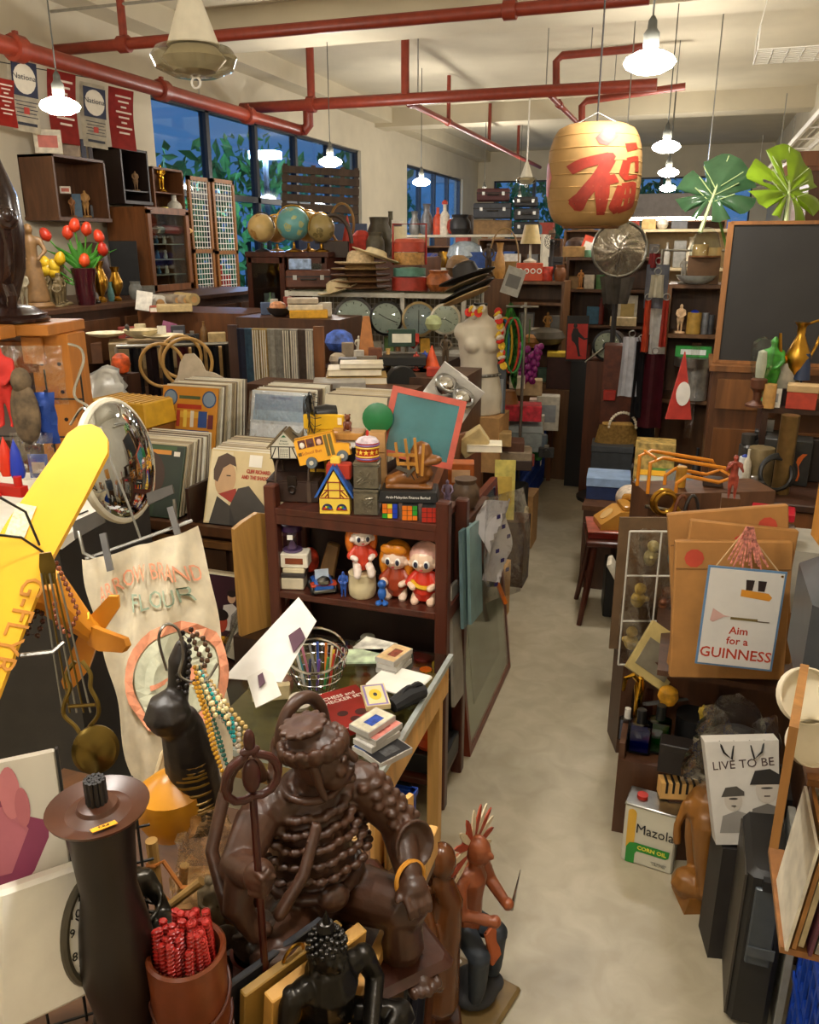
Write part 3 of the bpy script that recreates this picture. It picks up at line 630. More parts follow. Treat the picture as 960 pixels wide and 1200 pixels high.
# --- bamboo pot with red carved sticks
p = at(217,1105,z=1.0);p.z = TZ
t = thing('brush_pot','brown carved bamboo brush pot crammed with red sticks','pot',p,face(p))
part('pot',B().lathe([(.055,0),(.06,.01),(.058,.05),(.06,.14),(.058,.2),(.06,.268),(.056,.272),(.051,.268),(.05,.03),(0,.03)],32),mt('6a3218',.35,0,.3,14,.1),t)
b = B()
for i in range(3):b.tor(.061,.0028,(0,0,.09+i*.05),(R(24),R(-10),0),28,6,(1,1.07,1))
part('carved_band',b,mt('4a1f10',.4),t)
b = B().tube([(0,0,0),(0,0,.1)],[.0052,.0052],6)
for k in range(14):b.tor(.0052,.0018,(0,0,.008+k*.007),(.3,0,0),8,4)
sm = b.mesh('stick');sm.materials.append(mt('a0201a',.35,0,.35,60,.2))
for i in range(44):
    r_ = .0042*math.sqrt(i)*1.38;a = i*2.4;lean = -.12
    link('stick',sm,None,t,(cos(a)*r_*1.15-.002,sin(a)*r_*1.15+.003,.205+.02*sin(i*1.7)*.5),(.06*sin(i),lean*.3,a))
# --- robed bronze figure between stand and pot
p = at(150,1120,z=.86);p.z = TZ
t = thing('bronze_figure','dark bronze robed figure with folded sleeves behind the brush pot','statue',p,face(p)+R(10));b = figure(B(),.36,arm=((.7,.02),(-.7,.02)),robe=1,fat=1.2)
for k in range(6):b.tor(.05+.006*k,.005,(.01,-.02,.27-.03*k),(R(30),0,0),16,6)
b.lathe([(.0,.0),(.03,.004),(.036,.02),(.02,.04),(0,.045)],14,(.055,-.06,.2),(R(40),R(20),0))
part('body',b,mt('2e2a22',.28,.6,.3),t,vox=.0045)
# --- bamboo sticks tied with cord, plastic bag, clay figures
p = at(200,1050,z=.86);p.z = TZ
t = thing('bamboo_bundle','natural bamboo canes tied with orange cord beside the plastic bag','bamboo craft',p,face(p))
bmb = mt('b08a4e',.45,0,.2)
for (a,c,r_) in (((-.02,0,0),(-.022,0,.27),.011),((-.03,-.03,.13),(.055,-.05,.2),.009),((.0,.02,0),(.03,.0,.2),.009)):part('cane',B().tube([a,Vector(a).lerp(Vector(c),.5),c],[r_,r_*.9,r_],10),bmb,t)
part('cord',B().tube([(-.034,-.0,.22),(-.02,-.014,.225),(-.006,0,.22),(.02,-.03,.18),(.045,-.05,.19),(.0,-.03,.15),(-.034,-.012,.19),(-.02,.012,.215),(-.034,0,.22)],.004,6),mt('b06a28',.6),t)
plastic_bag('crumpled clear plastic bag behind the small clay monk',at(248,985,z=.95)-Vector((0,0,.1)),.15,.12,.13,seed=3)
one('box','plain brown carton under the crumpled clear plastic bag','box',B().box(.13,.11,.125),CARD,(*at(248,985,z=.95).xy,TZ),R(20))
figurine('weathered clay monk figurine in a draped robe',(*at(248,1075,z=.84).xy,TZ+.08),.135,mt('7a6a50',.8,0,.3,30,.4),R(20),robe=1,fat=1.2)
one('wood_block','small dark wooden block under the clay monk','block',B().box(.09,.08,.08),DWOOD,(*at(248,1075,z=.84).xy,TZ),R(10))
p = at(300,1105,z=.85);p.z = TZ
t = thing('mask_pot','dark carved grotesque head peering over a small red-brown pot','pot',p,face(p)+R(20))
part('pot',B().lathe([(.04,0),(.045,.02),(.042,.1),(.046,.115),(.04,.113),(.038,.03),(0,.03)],22),mt('5c2416',.35),t)
b = B();b.sph((.042,.038,.05),(0,0,.145));b.sph((.02,.025,.018),(0,-.035,.14));b.sph((.03,.01,.012),(0,-.035,.115))
for s in (-1,1):b.sph(.012,(s*.018,-.034,.16));b.sph((.026,.008,.03),(s*.055,.01,.16));b.limb([(s*.01,-.03,.18,.006),(s*.04,-.01,.172,.006)],6)
part('carved_head',b,mt('3c3026',.5,0,.3,40,.3),t,vox=.003)
part('tag',B().cyl(.009,.002,(.05,-.04,.12),(pi/2-.4,0,0)),CREAM,t)
# --- boards and cases standing on edge between the pots
for i,(px_,w_,m_,l) in enumerate(((268,.012,mt('23242a',.4),'thin black framed board standing on edge beside the brush pot'),(290,.016,mt('8a6a2e',.4),'gold-edged slim album standing on edge behind the black board'),(318,.024,mt('b88a40',.5),'tan carton with black label squares standing on edge near the Buddha'))):
    p = at(px_+36,1200,z=.74);p.z = TZ+.001
    t = thing('slim_case',l,'case',p+Vector((.01,.02,0)),(R(8),0,R(64)))
    part('case',B().box(.2,w_,.18-.01*i,bev=.002),m_,t)
    if i == 2:
        for k in range(3):part('label_square',B().box(.012,.001,.012,(-.06+k*.018,-w_/2-.0005,.15)),BLACK,t)
    if i == 1:part('handle',B().tor(.02,.003,(0,0,.172),(pi/2,0,0),14,6,a=pi),BRASS,t)
# --- objects at the far end of the tray: boards, gold figures in a clear box
for i in range(2):
    p = at(452+16*i,1005,z=TZ);one('pine_board',('pale pine board standing upright behind the warrior statue','second pale pine board standing upright beside the clear box')[i],'board',B().box(.09,.012,.14+.0*i),YWOOD,p+Vector((.0,-.0,0)),R(72))
p = at(472,1005,z=TZ)+Vector((.03,-.06,0))
t = thing('clear_box','clear plastic display box holding a gilt figurine on the tray rim','box',p,R(60))
part('box',B().box(.07,.05,.11),GLASS,t)
figurine('tiny gilt dancer figurine inside the clear box',p+Vector((0,0,.003)),.095,GOLD,R(20),base=GOLD)
for i in range(4):one('bamboo_stick','bamboo stick lying behind the warrior statue','stick',B().tube([(-.06,0,.008),(.06,0,.008)],.0075,8),bmb,at(445,985,z=TZ)+Vector((-.02,.018*i-.01,0)),R(40),'bamboo sticks by the pine boards')
# --- textiles hung below the rim
cols = ['1d2038','6a3a20','2a1c1a','7a5c38','20243c']
for i in range(7):
    b = B();y0 = .72+i*.085;ph = i*1.3
    b.sheet(10,12,lambda u,v:(.012*sin(u*9+ph)+.035*(1-v)-.0,y0-.05+.075*u,TZ-.03-.55*v+.02*sin(u*4)),.004)
    o = one('sarong','folded dark striped woven cloth hanging under the table rim, number %s from the near end' % ('one two three four five six seven'.split()[i]),'cloth',b,mt(cols[i % 5],.85,0,.5,40,.1,'wood'),(-.40,0,0),0,'striped cloths under the rim')
    o['label'] = '%s striped woven cloth hung under the rim, %s' % (('navy','rust brown','near black','tan','dark blue')[i % 5],('first of the row by the picture bottom','second from the picture bottom','third of the row','middle of the row','fifth of the row','next to the last by the walking stick','last beyond the walking stick')[i])
t = thing('walking_stick','black walking stick with a white knob hung against the cloths','stick',at(478,1045,z=.66)+Vector((.02,0,0)))
part('shaft',B().tube([(0,0,0),(-.0,-.14,-.6)],.011,10),BLACK,t);part('knob',B().lathe([(0,.018),(.014,.016),(.016,0),(.014,-.014)],14),WHITE,t)
part('ferrule_hook',B().tor(.022,.0035,(0,.02,.03),(0,pi/2,0),16,6,a=pi),STEEL,t)
part('tag',B().box(.05,.002,.075,(.02,-.09,-.32),(R(15),R(30),R(60)),c=1),WRAP,t)
# --- carved wooden figure standing on the floor behind the rim
p = Vector((-.49,1.62,0))
t = thing('abstract_sculpture','tall smooth brown carved wooden couple sculpture on the floor beside the table','sculpture',p,R(20));b = B()
b.limb([(0,0,.05,.06),(.01,0,.2,.055),(0,.01,.36,.05),(-.02,.02,.47,.035)],12);b.sph((.038,.045,.055),(-.03,.01,.53));b.sph((.036,.04,.05),(.03,-.01,.535));b.limb([(.03,-.02,.48,.03),(.05,-.02,.42,.035),(.035,-.03,.3,.045),(.03,-.03,.1,.05)],10)
b.limb([(-.02,-.03,.46,.015),(.0,-.07,.38,.015),(.02,-.075,.2,.015)],8)
part('figure',b,wood('5e3518',.25),t,vox=.006,it=4);part('plinth',B().box(.17,.15,.05,bev=.006),wood('4a2a14'),t)
# --- carved feathered-headdress chief on a plate
p = Vector((-.40,1.72,0));t = thing('chief_figure','painted wooden chief in a feathered headdress seated on a square brown plate','statue',p,R(75))
part('plate',B().box(.2,.22,.018,bev=.008),mt('7a6238',.5),t);part('label_dot',B().cyl(.008,.001,(.075,.08,.018),n=12),WHITE,t)
z0 = .018;b = B()
b.limb([(0,.02,z0+.24,.042),(0,.015,z0+.33,.04),(0,.01,z0+.40,.045)],10);b.limb([(-.05,.01,z0+.41,.02),(.05,.01,z0+.41,.02)],8);b.limb([(0,0,z0+.43,.018),(0,-.005,z0+.46,.018)],8)
b.sph((.032,.036,.042),(0,-.01,z0+.49));b.sph((.007,.012,.012),(0,-.046,z0+.488));b.sph((.014,.006,.005),(0,-.04,z0+.47))
for s in (-1,1):b.limb([(s*.06,.01,z0+.41,.021),(s*.075,-.01,z0+.34,.019),(s*.04,-.075,z0+.325,.015)],8);b.sph(.018,(s*.036,-.085,z0+.326),n=8)
part('body',b,mt('8a4a2a',.4,0,.2),t,vox=.004)
b = B()
for s in (-1,1):b.limb([(s*.025,.01,z0+.23,.035),(s*.05,-.05,z0+.2,.032),(s*.045,-.045,z0+.09,.025),(s*.045,-.04,z0+.05,.02)],8)
part('trousers',b,mt('2e3640',.6),t,vox=.005)
b = B()
for s in (-1,1):b.limb([(s*.075,-.01,z0+.36,.023),(s*.076,-.01,z0+.33,.022),(s*.05,-.055,z0+.325,.02)],8);b.limb([(s*.045,-.04,z0+.06,.024),(s*.045,-.075,z0+.045,.02)],8)

fm = [mt('d8c8a8',.6),mt('a8452a',.6),mt('2c3440',.6)];fb = B().prism([(-.007,0),(.007,0),(.01,.04),(.006,.07),(0,.08),(-.006,.07),(-.01,.04)],.004).mesh('feather')
for ring in range(2):
    for i in range(13):
        a = R(-115+230*i/12);rr_ = .034-.004*ring;o = link('feather',fb.copy() if i < 1 else fb,None,t)
        me = o.data = fb.copy();me.materials.append(fm[(i+ring) % 2 if ring == 0 else 1]);o.location = (sin(a)*rr_,.005+.012*ring,z0+.49+cos(a)*rr_*1.1);o.rotation_euler = (R(12*ring),a,0);o.scale = (1,1,1-.25*ring)
b = B()
for i in range(9):b.prism([(-.012,0),(.012,0),(.014,.05),(0,.08),(-.014,.05)],.006,(0,.055,z0+.44-.042*i),(R(200),0,0))
part('feather_train',b,mt('b5653a',.6,0,.3),t,smooth=0)
b = B();b.sheet(8,10,lambda u,v:(-.06+.12*u,.045+.03*v+.01*sin(u*7),z0+.3-.28*v),.006);part('blanket',b,mt('8a8038',.7,0,.3),t)
b = B();b.sph((.075,.07,.035),(0,-.01,z0+.03));b.sph((.035,.035,.02),(.03,-.05,z0+.045));part('rock',b,mt('2c2c2e',.7,0,.3),t,vox=.005)
part('spear',B().tube([(.06,-.085,z0+.29),(.05,-.11,z0+.44)],[.006,.001],6),STEEL,t)
part('loincloth',B().box(.05,.012,.1,(.01,-.07,z0+.15),(R(-14),0,0),bev=.004),mt('b0582a',.6),t)
# ================================================================ LEFT: hanging plane, sack, mirror, post
YEL = mt('e2a81c',.45,0,.06,8);ORG = mt('c8821a',.45,0,.08,8)
def plate(pts,th,d=None):        # flat plate through 3D outline points
    b = B();P = [Vector(q) for q in pts];n = (P[1]-P[0]).cross(P[2]-P[1]).normalized()*th/2;k = len(P)
    b._put([q-n for q in P]+[q+n for q in P],[list(range(k-1,-1,-1)),list(range(k,2*k))]+[(i,(i+1) % k,(i+1) % k+k,i+k) for i in range(k)]);return b
# the plane hangs with one wing towards the viewer
t = thing('model_plane','big yellow wooden model plane hung by the shelf with one long wing pointing up','model plane',atd(40,700,1.3))
o0 = t.location.copy()
def wp(x,y,d):return atd(x,y,d)-o0
out = [(-60,812,1.16),(-85,700,1.2),(75,520,1.34),(84,507,1.35),(95,500,1.36),(108,499,1.36),(120,505,1.36),(127,516,1.355),(127,530,1.35),(62,650,1.27),(-5,818,1.18),(-30,870,1.15)]
A_ = wp(-40,820,1.17);Bv = wp(105,510,1.36);Cv = wp(128,525,1.355)
nrm = (Bv-A_).cross(Cv-A_).normalized()
def onplane(x,y):
    r = ray(x,y);q = Vector((0,0,CAM_H))-o0;tt = (A_-q).dot(nrm)/r.dot(nrm);return q+r*tt
wing = [onplane(x,y) for x,y in ((-90,790),(-55,720),(10,612),(70,527),(80,510),(93,501),(108,499),(119,504),(127,516),(127,532),(100,585),(62,655),(30,735),(0,815),(-35,900),(-75,880))]
part('wing',plate(wing,.012),YEL,t)
# letters lie along the wing
u = (onplane(20,735)-onplane(45,668)).normalized();v = nrm if nrm.y < 0 else -nrm;ww = v.cross(u)
M = Matrix((u,ww,v)).transposed();e = M.to_euler()
lt = text('G-FLYR',.047,mt('b5761e',.6),t,onplane(22,733)+v*.0068,e)
text('xxx',.001,YEL,t,onplane(80,560)+v*.004,e) if 0 else None
part('roundel',B().box(.055,.03,.001),mt('c9c4a4',.5,0,.3,160),t,onplane(26,612)+v*.0066,e)
fz = wp(-30,760,1.36);tl = wp(106,748,1.42)
b = B();b.tube([wp(-90,770,1.3),wp(10,690,1.36),wp(55,690,1.38),wp(100,735,1.42),wp(122,752,1.43)],[.05,.05,.04,.02,.014],10);part('fuselage',b,ORG,t)
stab = [wp(*q) for q in ((100,728,1.43),(128,698,1.42),(139,698,1.42),(140,712,1.42),(118,745,1.43),(104,785,1.44),(88,804,1.45),(76,806,1.45),(73,797,1.45),(84,765,1.44))]
part('tailplane',plate(stab,.01),ORG,t)
fin = [wp(*q) for q in ((100,730,1.425),(148,748,1.36),(151,757,1.36),(146,764,1.36),(118,762,1.39),(106,755,1.42))]
part('tail_fin',plate(fin,.01),mt('b06f14',.45,0,.1),t)
part('sticker',B().box(.018,.013,.002,wp(98,722,1.405),(R(40),0,R(30)),c=1),mt('f0d020',.5),t)
part('cord',B().tube([wp(0,583,1.22),wp(30,600,1.25),wp(47,640,1.27),wp(52,655,1.27)],.0022,5),BLACK,t)
part('cord',B().tube([wp(-10,626,1.2),wp(25,630,1.24),wp(55,650,1.27),wp(60,656,1.28)],.0022,5),BLACK,t)
# brass clock pendulum hung in front of the tail
t = thing('clock_pendulum','brass gridiron clock pendulum with lyre and round bob hung before the yellow tail','pendulum',atd(54,655,1.22));o0 = t.location.copy();BR = mt('7a6632',.32,.9,.2)
part('suspension',B().prism([(-.008,0),(.008,0),(.012,-.02),(.009,-.05),(-.009,-.05),(-.011,-.02)],.004,rot=(0,0,face(o0)),loc=(0,0,.01)),BR,t)
for k in range(5):
    dx = (k-2)*9;part('rod',B().tube([wp(58+dx*.55,672,1.22),wp(90+dx*.9,835,1.26)],.0016,6),BR if k % 2 else STEEL,t)
ly = B()
for s in (-1,1):ly.tube(curve([wp(92+s*4,775,1.25),wp(92+s*14,790,1.25),wp(94+s*12,806,1.25),wp(95+s*19,822,1.25),wp(95+s*20,838,1.255),wp(97+s*8,852,1.26),wp(98,868,1.26)]),.0035,6)
ly.tube([wp(80,828,1.255),wp(112,826,1.255)],.003,6);part('lyre',ly,BR,t)
part('bob',B().lathe([(0,-.006),(.035,-.006),(.049,-.001),(.05,.003),(.042,.008),(.034,.0085),(.028,.012),(0,.014)],32,rot=(pi/2,0,face(o0)),sc=(.7,.86,1)),BR,t,wp(112,878,1.27))
part('crutch',B().tube([wp(24,768,1.22),wp(62,764,1.23),wp(75,752,1.235)],.0035,6),STEEL,t)
# bead strings beside it
def beads(label,pts,r,mat,group=None,n=None,closed=False):
    P = [Vector(q) for q in pts];o0_ = P[0];b = B();L = 0;out = [P[0]]
    for a,c in zip(P,P[1:]+(P[:1] if closed else [])):
        k = max(1,int((c-a).length/(r*1.9)))
        for i in range(k):out.append(a.lerp(c,i/k))
    for q in out:b.sph(r,q-o0_,n=6)
    t = thing('bead_necklace',label,'necklace',o0_,0,group)
    o = part('beads',b,mat,t);o['kind'] = 'stuff'
    part('string',B().tube([q-o0_ for q in P],r*.25,4,closed),DARK,t);return t
beads('red brown bead string hanging beside the brass pendulum',[atd(*q,1.33) for q in ((66,660),(80,690),(92,718),(80,745),(66,730),(64,700))],.0045,mt('8a4a2c',.3,0,.5,40))
beads('dark bead string behind the brass pendulum',[atd(*q,1.36) for q in ((48,710),(36,728),(32,742),(44,745),(50,728))],.005,mt('3a2018',.25),closed=True)
# flour sack on a clip hanger
t = thing('flour_sack','white cotton flour sack with faded red and green print clipped on a hanger','sack',atd(170,640,1.85));o0 = t.location.copy()
SAC = mt('e0d5bb',.9,0,.1,30,.15)
TL,TRr,BL,BR_ = wp(96,655,1.8),wp(232,616,1.95),wp(158,930,1.72),wp(275,905,1.85)
def sackf(u,v):
    q = TL.lerp(TRr,u).lerp(BL.lerp(BR_,u),v);w_ = Vector((.35,-1,.1))*(.018*sin(u*9+v*4)*sin(v*6+1)+.05*sin(u*pi)+.008*sin(u*23+v*17));
    if u > .8:w_ += Vector((.02,0,0))*sin(v*pi)
    return q+w_
b = B();b.sheet(26,34,sackf,.006);part('cloth',b,SAC,t,smooth=80)
def onsack(name,mat,quads):
    b = B()
    for (u0,v0,u1,v1,n_) in quads:
        for i in range(n_):
            a,c = i/n_,(i+1)/n_
            b._put([sackf(u0+(u1-u0)*a,v0)+ofs,sackf(u0+(u1-u0)*c,v0)+ofs,sackf(u0+(u1-u0)*c,v1)+ofs,sackf(u0+(u1-u0)*a,v1)+ofs],[(0,1,2,3)])
    part(name,b,mat,t,smooth=0)
ofs = (sackf(.5,.5)*0+(Vector((0,0,CAM_H))-atd(170,760,1.8)).normalized()*.009)
def sack_text(s,u0,v0,du,dv,size,mat,arc=0):
    c = bpy.data.curves.new('l','FONT');c.body = s;c.size = 1;c.resolution_u = 2
    o = bpy.data.objects.new('tmp',c);COL.objects.link(o);me = bpy.data.meshes.new_from_object(o.evaluated_get(bpy.context.evaluated_depsgraph_get()));bpy.data.objects.remove(o)
    wmax = max(v_.co.x for v_ in me.vertices)
    for v_ in me.vertices:
        x,y = v_.co.x/wmax,v_.co.y;uu = u0+du*x;v_.co = sackf(uu,v0-y*dv-arc*sin(x*pi)+.02*x)+ofs
    me.materials.clear();link('lettering',me,mat,t)
fr_,fg_ = mt('d08a68',.95,0,.2,60),mt('8a9a84',.95,0,.2,60)
sack_text('ARROW BRAND',.12,.2,.82,.1,1,fr_,.06);sack_text('FLOUR',.36,.26,.5,.1,1,fg_,.0)
def disc(u0,v0,ru,rv,mat,k0=0.,a0=0,a1=2*pi,n=30,name='print'):
    b = B()
    for i in range(n):
        a,c = a0+(a1-a0)*i/n,a0+(a1-a0)*(i+1)/n
        for r0,r1 in ((k0,.5),(.5,.75),(.75,1)):
            if r1 <= k0:continue
            r0 = max(r0,k0);b._put([sackf(u0+cos(x)*ru*r_,v0+sin(x)*rv*r_)+ofs for x,r_ in ((a,r0),(c,r0),(c,r1),(a,r1))],[(0,1,2,3)])
    part(name,b,mat,t,smooth=0)
disc(.62,.56,.42,.22,fr_,.82);disc(.62,.56,.33,.175,mt('b3b49c',.95,0,.15,50));ofs = ofs*1.15
onsack('print',fr_,[(.42,.555,.82,.575,10)]);onsack('print',fr_,[(.7,.53,.84,.6,4)])
hb = B();hb.tube([wp(100,655,1.79),wp(165,632,1.87),wp(225,610,1.94)],.004,6);hb.tube([wp(165,632,1.87),wp(150,590,1.87),wp(130,540,1.87),wp(118,500,1.87)],.003,6)
hb.tube([wp(92,622,1.8),wp(98,648,1.8),(wp(112,655,1.79))],.004,6);hb.tube([wp(204,585,1.93),wp(206,604,1.93),wp(200,610,1.93)],.004,6);part('wire_hanger',hb,STEEL,t)
for x,y,d,l in ((123,647,1.76,42),(202,610,1.9,30)):part('clip',plate([wp(x-6,y-l/2,d),wp(x+1,y-l/2-2,d),wp(x+10,y+l/2,d),wp(x+3,y+l/2+2,d)],.008),mt('77787a',.35,.6),t)
# grey metal rail strips under the mirror
for i,pp in enumerate((((85,612),(122,595),(124,612),(88,632)),((172,578),(202,568),(204,578),(174,592)))):
    one('metal_strip',('grey metal strip under the convex mirror beside the yellow wing','short grey metal strip in front of the afro record cover')[i],'strip',plate([atd(*q,2.02)-atd(*pp[0],2.02) for q in pp],.006),mt('55524e',.4,.6),atd(*pp[0],2.02))
# convex mirror
p = atd(138,540,2.05);dirn = Vector((.985,.10,.16))
t = thing('convex_mirror','round convex security mirror with a pale rubber rim','mirror',p,Vector((0,0,1)).rotation_difference(dirn).to_euler())
r_ = .148;part('mirror',B().lathe([(r_*sin(a*R(6)),.05*(cos(a*R(6))-cos(R(90)))*1.0) for a in range(15,-1,-1)],40),mt('c8ccd0',.03,1,.02),t,smooth=180)
part('rim',B().tor(r_,.011,(0,0,0),n=40),mt('b7b09c',.6),t);part('back',B().lathe([(r_,-.004),(r_*.6,-.03),(0,-.035)],28),BLACK,t)
part('bracket',B().tube([(0,0,-.03),(-.02,0,-.12),(-.02,.25,-.2)],.01,8),STEEL,t)
one('swan_hook','large curved steel hook hanging from the peg post','hook',B().tube(curve([atd(*q,2.25)-atd(80,403,2.25) for q in ((80,403),(94,408),(98,422),(92,442),(87,458),(90,468),(100,474),(108,482),(110,494),(104,484),(96,478),(86,492),(82,498))]),.0038,8),CHROME,atd(80,403,2.25))
# white flat ledge with a bottle under it
t = thing('white_ledge','low white cabinet beside the peg post with a cord lying on it','cabinet',(-2.2,2.15,0),R(14));part('body',B().box(.7,.7,1.12),mt('2a2622',.6),t);part('top',B().box(.74,.74,.03,(0,0,1.12)),WHITE,t)
part('cord',B().tube([(.2,-.2,1.154),(.25,-.1,1.156),(.3,-.2,1.154),(.33,-.1,1.155)],.003,5),BLACK,t)
jar('bottle','small green liquor bottle beside the convex mirror rim','bottle',at(103,565,z=1.15),.018,.12,mt('1c6a48',.15),mt('c03020',.4),.4)
# wooden peg post bench (orange brown timber)
OW = wood('b3702a',.45,.2,10)
t = thing('timber_rack','tall orange timber rack with peg holes drilled through its post','rack',(0,0,0))
bx = at(67,395,z=1.64)                       # top of the post
pw,pd = .17,.15;px0 = bx+Vector((0,0,0))
t.location = (px0.x,px0.y,0);t.rotation_euler = (0,0,R(12))
part('post',B().box(pw,pd,1.66,(0,0,0),bev=.004),OW,t)
for k in range(7):
    for s in (-1,1):part('peg_hole',B().cyl(.008,.004,(s*pw*.22+.0,-pd/2-.0015,1.54-k*.115-(.0 if s < 0 else .0)),(pi/2,0,0),n=10),mt('1c0f08',.9),t)
part('side_cheek',B().box(.09,.02,.11,(-.06,-pd/2-.012,1.54),bev=.003),OW,t)
part('top_board',B().box(.5,.3,.045,(-.19,-.02,1.66),bev=.004),OW,t);part('top_board',B().box(.5,.2,.05,(-.3,-.3,1.66),(0,0,R(-4)),bev=.004),OW,t)
part('cross_rail',B().box(1.0,.05,.13,(-.55,-.05,1.5),bev=.004),wood('7a4618'),t);part('post',B().box(pw,pd,1.66,(-1.1,0,0),bev=.004),OW,t)
# dark carved lamp foot standing on the rack
p = at(22,375,z=1.71);t = thing('carved_stand','dark polished carved wooden stand with a scrolled neck on the timber rack','carving',at(12,376,z=1.71))
PW = mt('2e1c17',.22,0,.2);part('base',B().lathe([(.15,0),(.155,.012),(.14,.02),(.145,.03),(.12,.04),(.1,.055),(.05,.065)],32),PW,t)
part('body',B().lathe([(.03,.06),(.05,.1),(.085,.2),(.1,.35),(.09,.48),(.05,.6),(.02,.72)],26),PW,t)
part('scroll_arm',B().tube([(.04,-.03,.08),(.07,-.05,.06),(.085,-.06,.1),(.05,-.04,.15),(.1,-.07,.2),(.135,-.09,.3),(.14,-.1,.36),(.12,-.09,.4)],[.014,.018,.02,.022,.02,.018,.022,.012],10),PW,t)
part('finial',B().sph((.045,.035,.042),(.15,-.1,.385),n=16).sph((.02,.02,.028),(.175,-.12,.4)),PW,t)
# things behind the post: dolls, bags on a wire panel
t = thing('wire_grid','black wire grid panel hung with bagged toys behind the timber post','grid panel',at(20,520,z=1.3)+Vector((-.15,.35,-.4)),R(15));wpn = t
for i in range(7):part('wire',B().tube([(-.45+.15*i-.3,0,0),(-.45+.15*i-.3,0,.62)],.004,5),BLACK,t)
for i in range(4):part('wire',B().tube([(-.75,0,.02+.16*i),(.15,0,.02+.16*i)],.004,5),BLACK,t)
b = figure(B(),.25,fat=1.5);one('red_doll','stuffed doll in a red suit with a black cap hung on the wire panel','doll',b,mt('b82418',.8,0,.3,8),atd(10,500,2.5),R(25),vox=.006)
one('beret','small black cap on the red stuffed doll','cap',B().lathe([(.03,0),(.035,.015),(.02,.035),(0,.04)],14),BLACK,atd(8,449,2.5))
one('rag_toy','grey and brown feathered rag toy hung beside the red doll','toy',B().sph((.05,.03,.1),(0,0,0)).sph((.03,.03,.04),(0,0,.1)),mt('5a4a34',.9,0,.5,30),atd(30,485,2.48))
for i,(x,y,w_,h_,l) in enumerate(((38,440,.2,.18,'big clear plastic bag hung behind the timber post'),(44,490,.12,.16,'blue and silver crisp bag behind the timber post'),(40,535,.13,.15,'clear packet with a small blue and red card behind the post'))):
    t = thing('hanging_packet',l,'packet',atd(x,y,2.52),R(18));part('bag',B().sheet(8,8,lambda u,v:((u-.5)*w_,-.02*sin(u*pi)*sin(v*pi)+.006*sin(u*20+v*13),(v-.5)*h_),.002),(WRAP,mt('3a5aa8',.25,.3,.4,10),WRAP)[i],t)
    if i == 2:part('card',B().box(.06,.002,.075,(.01,-.0,-.03),c=1),mt('4a6ac0',.5),t);part('card_print',B().box(.04,.002,.035,(.01,-.002,-.035),c=1),mt('e0d0c0',.5),t)
for i,(x,y,c,l) in enumerate(((10,545,'c83018','red plastic rocket toy hung under the red doll'),(22,548,'2438a0','dark blue plastic figure hung under the red doll'),(14,568,'b02018','small red toy train hung low on the wire panel'))):
    one('plastic_toy',l,'toy',B().lathe([(.018,0),(.022,.02),(.014,.08),(0,.12)],10) if i < 2 else B().box(.1,.03,.03).cyl(.012,.03,(.03,0,.03)).cyl(.012,.01,(-.03,-.02,.0),(pi/2,0,0)),mt(c,.3),atd(x,y+12,2.45))
# lower near-left: printed panel, square clock, grid, orange float
t = thing('printed_board','white panel printed with a pink sculpture leaning by the square clock','panel',atd(8,1100,1.22),(R(-14),0,face(atd(8,1010,1.2))+R(-8)));part('board',B().box(.26,.012,.27,(-.03,0,0),bev=.003),mt('d0cabc',.4,0,.04),t)
part('edge',B().box(.004,.016,.27,(.1015,0,0)),BLACK,t)
art(t,[('8a3a5a','p',[(-.03,.05),(.02,.045),(.05,.075),(.075,.12),(.078,.145),(.05,.16),(.03,.2),(-.03,.2)]),('b86a78','p',[(-.03,.08),(.02,.08),(.05,.14),(.03,.18),(-.03,.19)]),('c87a80','e',.005,.215,.022,.03),('c87a80','e',.032,.2,.014,.04),('b86a72','e',.046,.175,.01,.03),('6a3aa0','e',-.01,.205,.008,.03),('c04030','e',-.02,.1,.02,.025)],(0,-.0065,.02))
t = thing('square_clock','white square wall clock with warped oval dial leaning at the table corner','clock',atd(62,1180,1.2),(R(-12),R(14),face(atd(62,1100,1.2))+R(20)))
part('case',B().box(.17,.03,.2,(0,0,0),bev=.006),WHITE,t);part('edge_strip',B().box(.02,.036,.19,(-.095,.0,-.03),bev=.006),mt('b8701c',.5),t)
part('rim',B().tor(.066,.007,(.05,-.016,.1),(pi/2,0,0),36,8,(.62,1.18,1)),mt('4a4438',.4),t);part('dial',B().lathe([(.066,0),(.066,.002),(0,.003)],36,(.05,-.015,.1),(pi/2,0,0),(.62,1.18,1)),WHITE,t)
for i,(s_,a) in enumerate((('12',0),('10',-1.05),('9',-1.5),('8',-2.1),('7',-2.6),('11',-.52),('6',3.14))):text(s_,.018,BLACK,t,(.05+sin(a)*.03,-.0185,.1+cos(a)*.062))
part('hand',B().tube([(.05,-.0185,.1),(.025,-.0185,.125)],.001,5),BLACK,t);part('hand',B().tube([(.05,-.0185,.1),(.055,-.0185,.055)],.001,5),BLACK,t)
t = thing('wire_rack','black wire mesh rack behind the candle stand','rack',atd(60,1010,1.36),(R(-8),0,R(40)))
for i in range(5):part('wire',B().tube([(-.1+.06*i,0,-.35),(-.1+.06*i,0,.12)],.0025,5),BLACK,t)
for i in range(7):part('wire',B().tube([(-.12,0,-.3+.065*i),(.16,0,-.3+.065*i)],.0025,5),CHROME if i == 6 else BLACK,t)
one('orange_float','mustard yellow gourd-shaped float behind the candle stand','float',B().lathe([(0,0),(.05,.01),(.07,.05),(.065,.1),(.03,.13),(.012,.14),(0,.14)],24),mt('c8871a',.35,0,.1),atd(205,975,1.62),R(10))
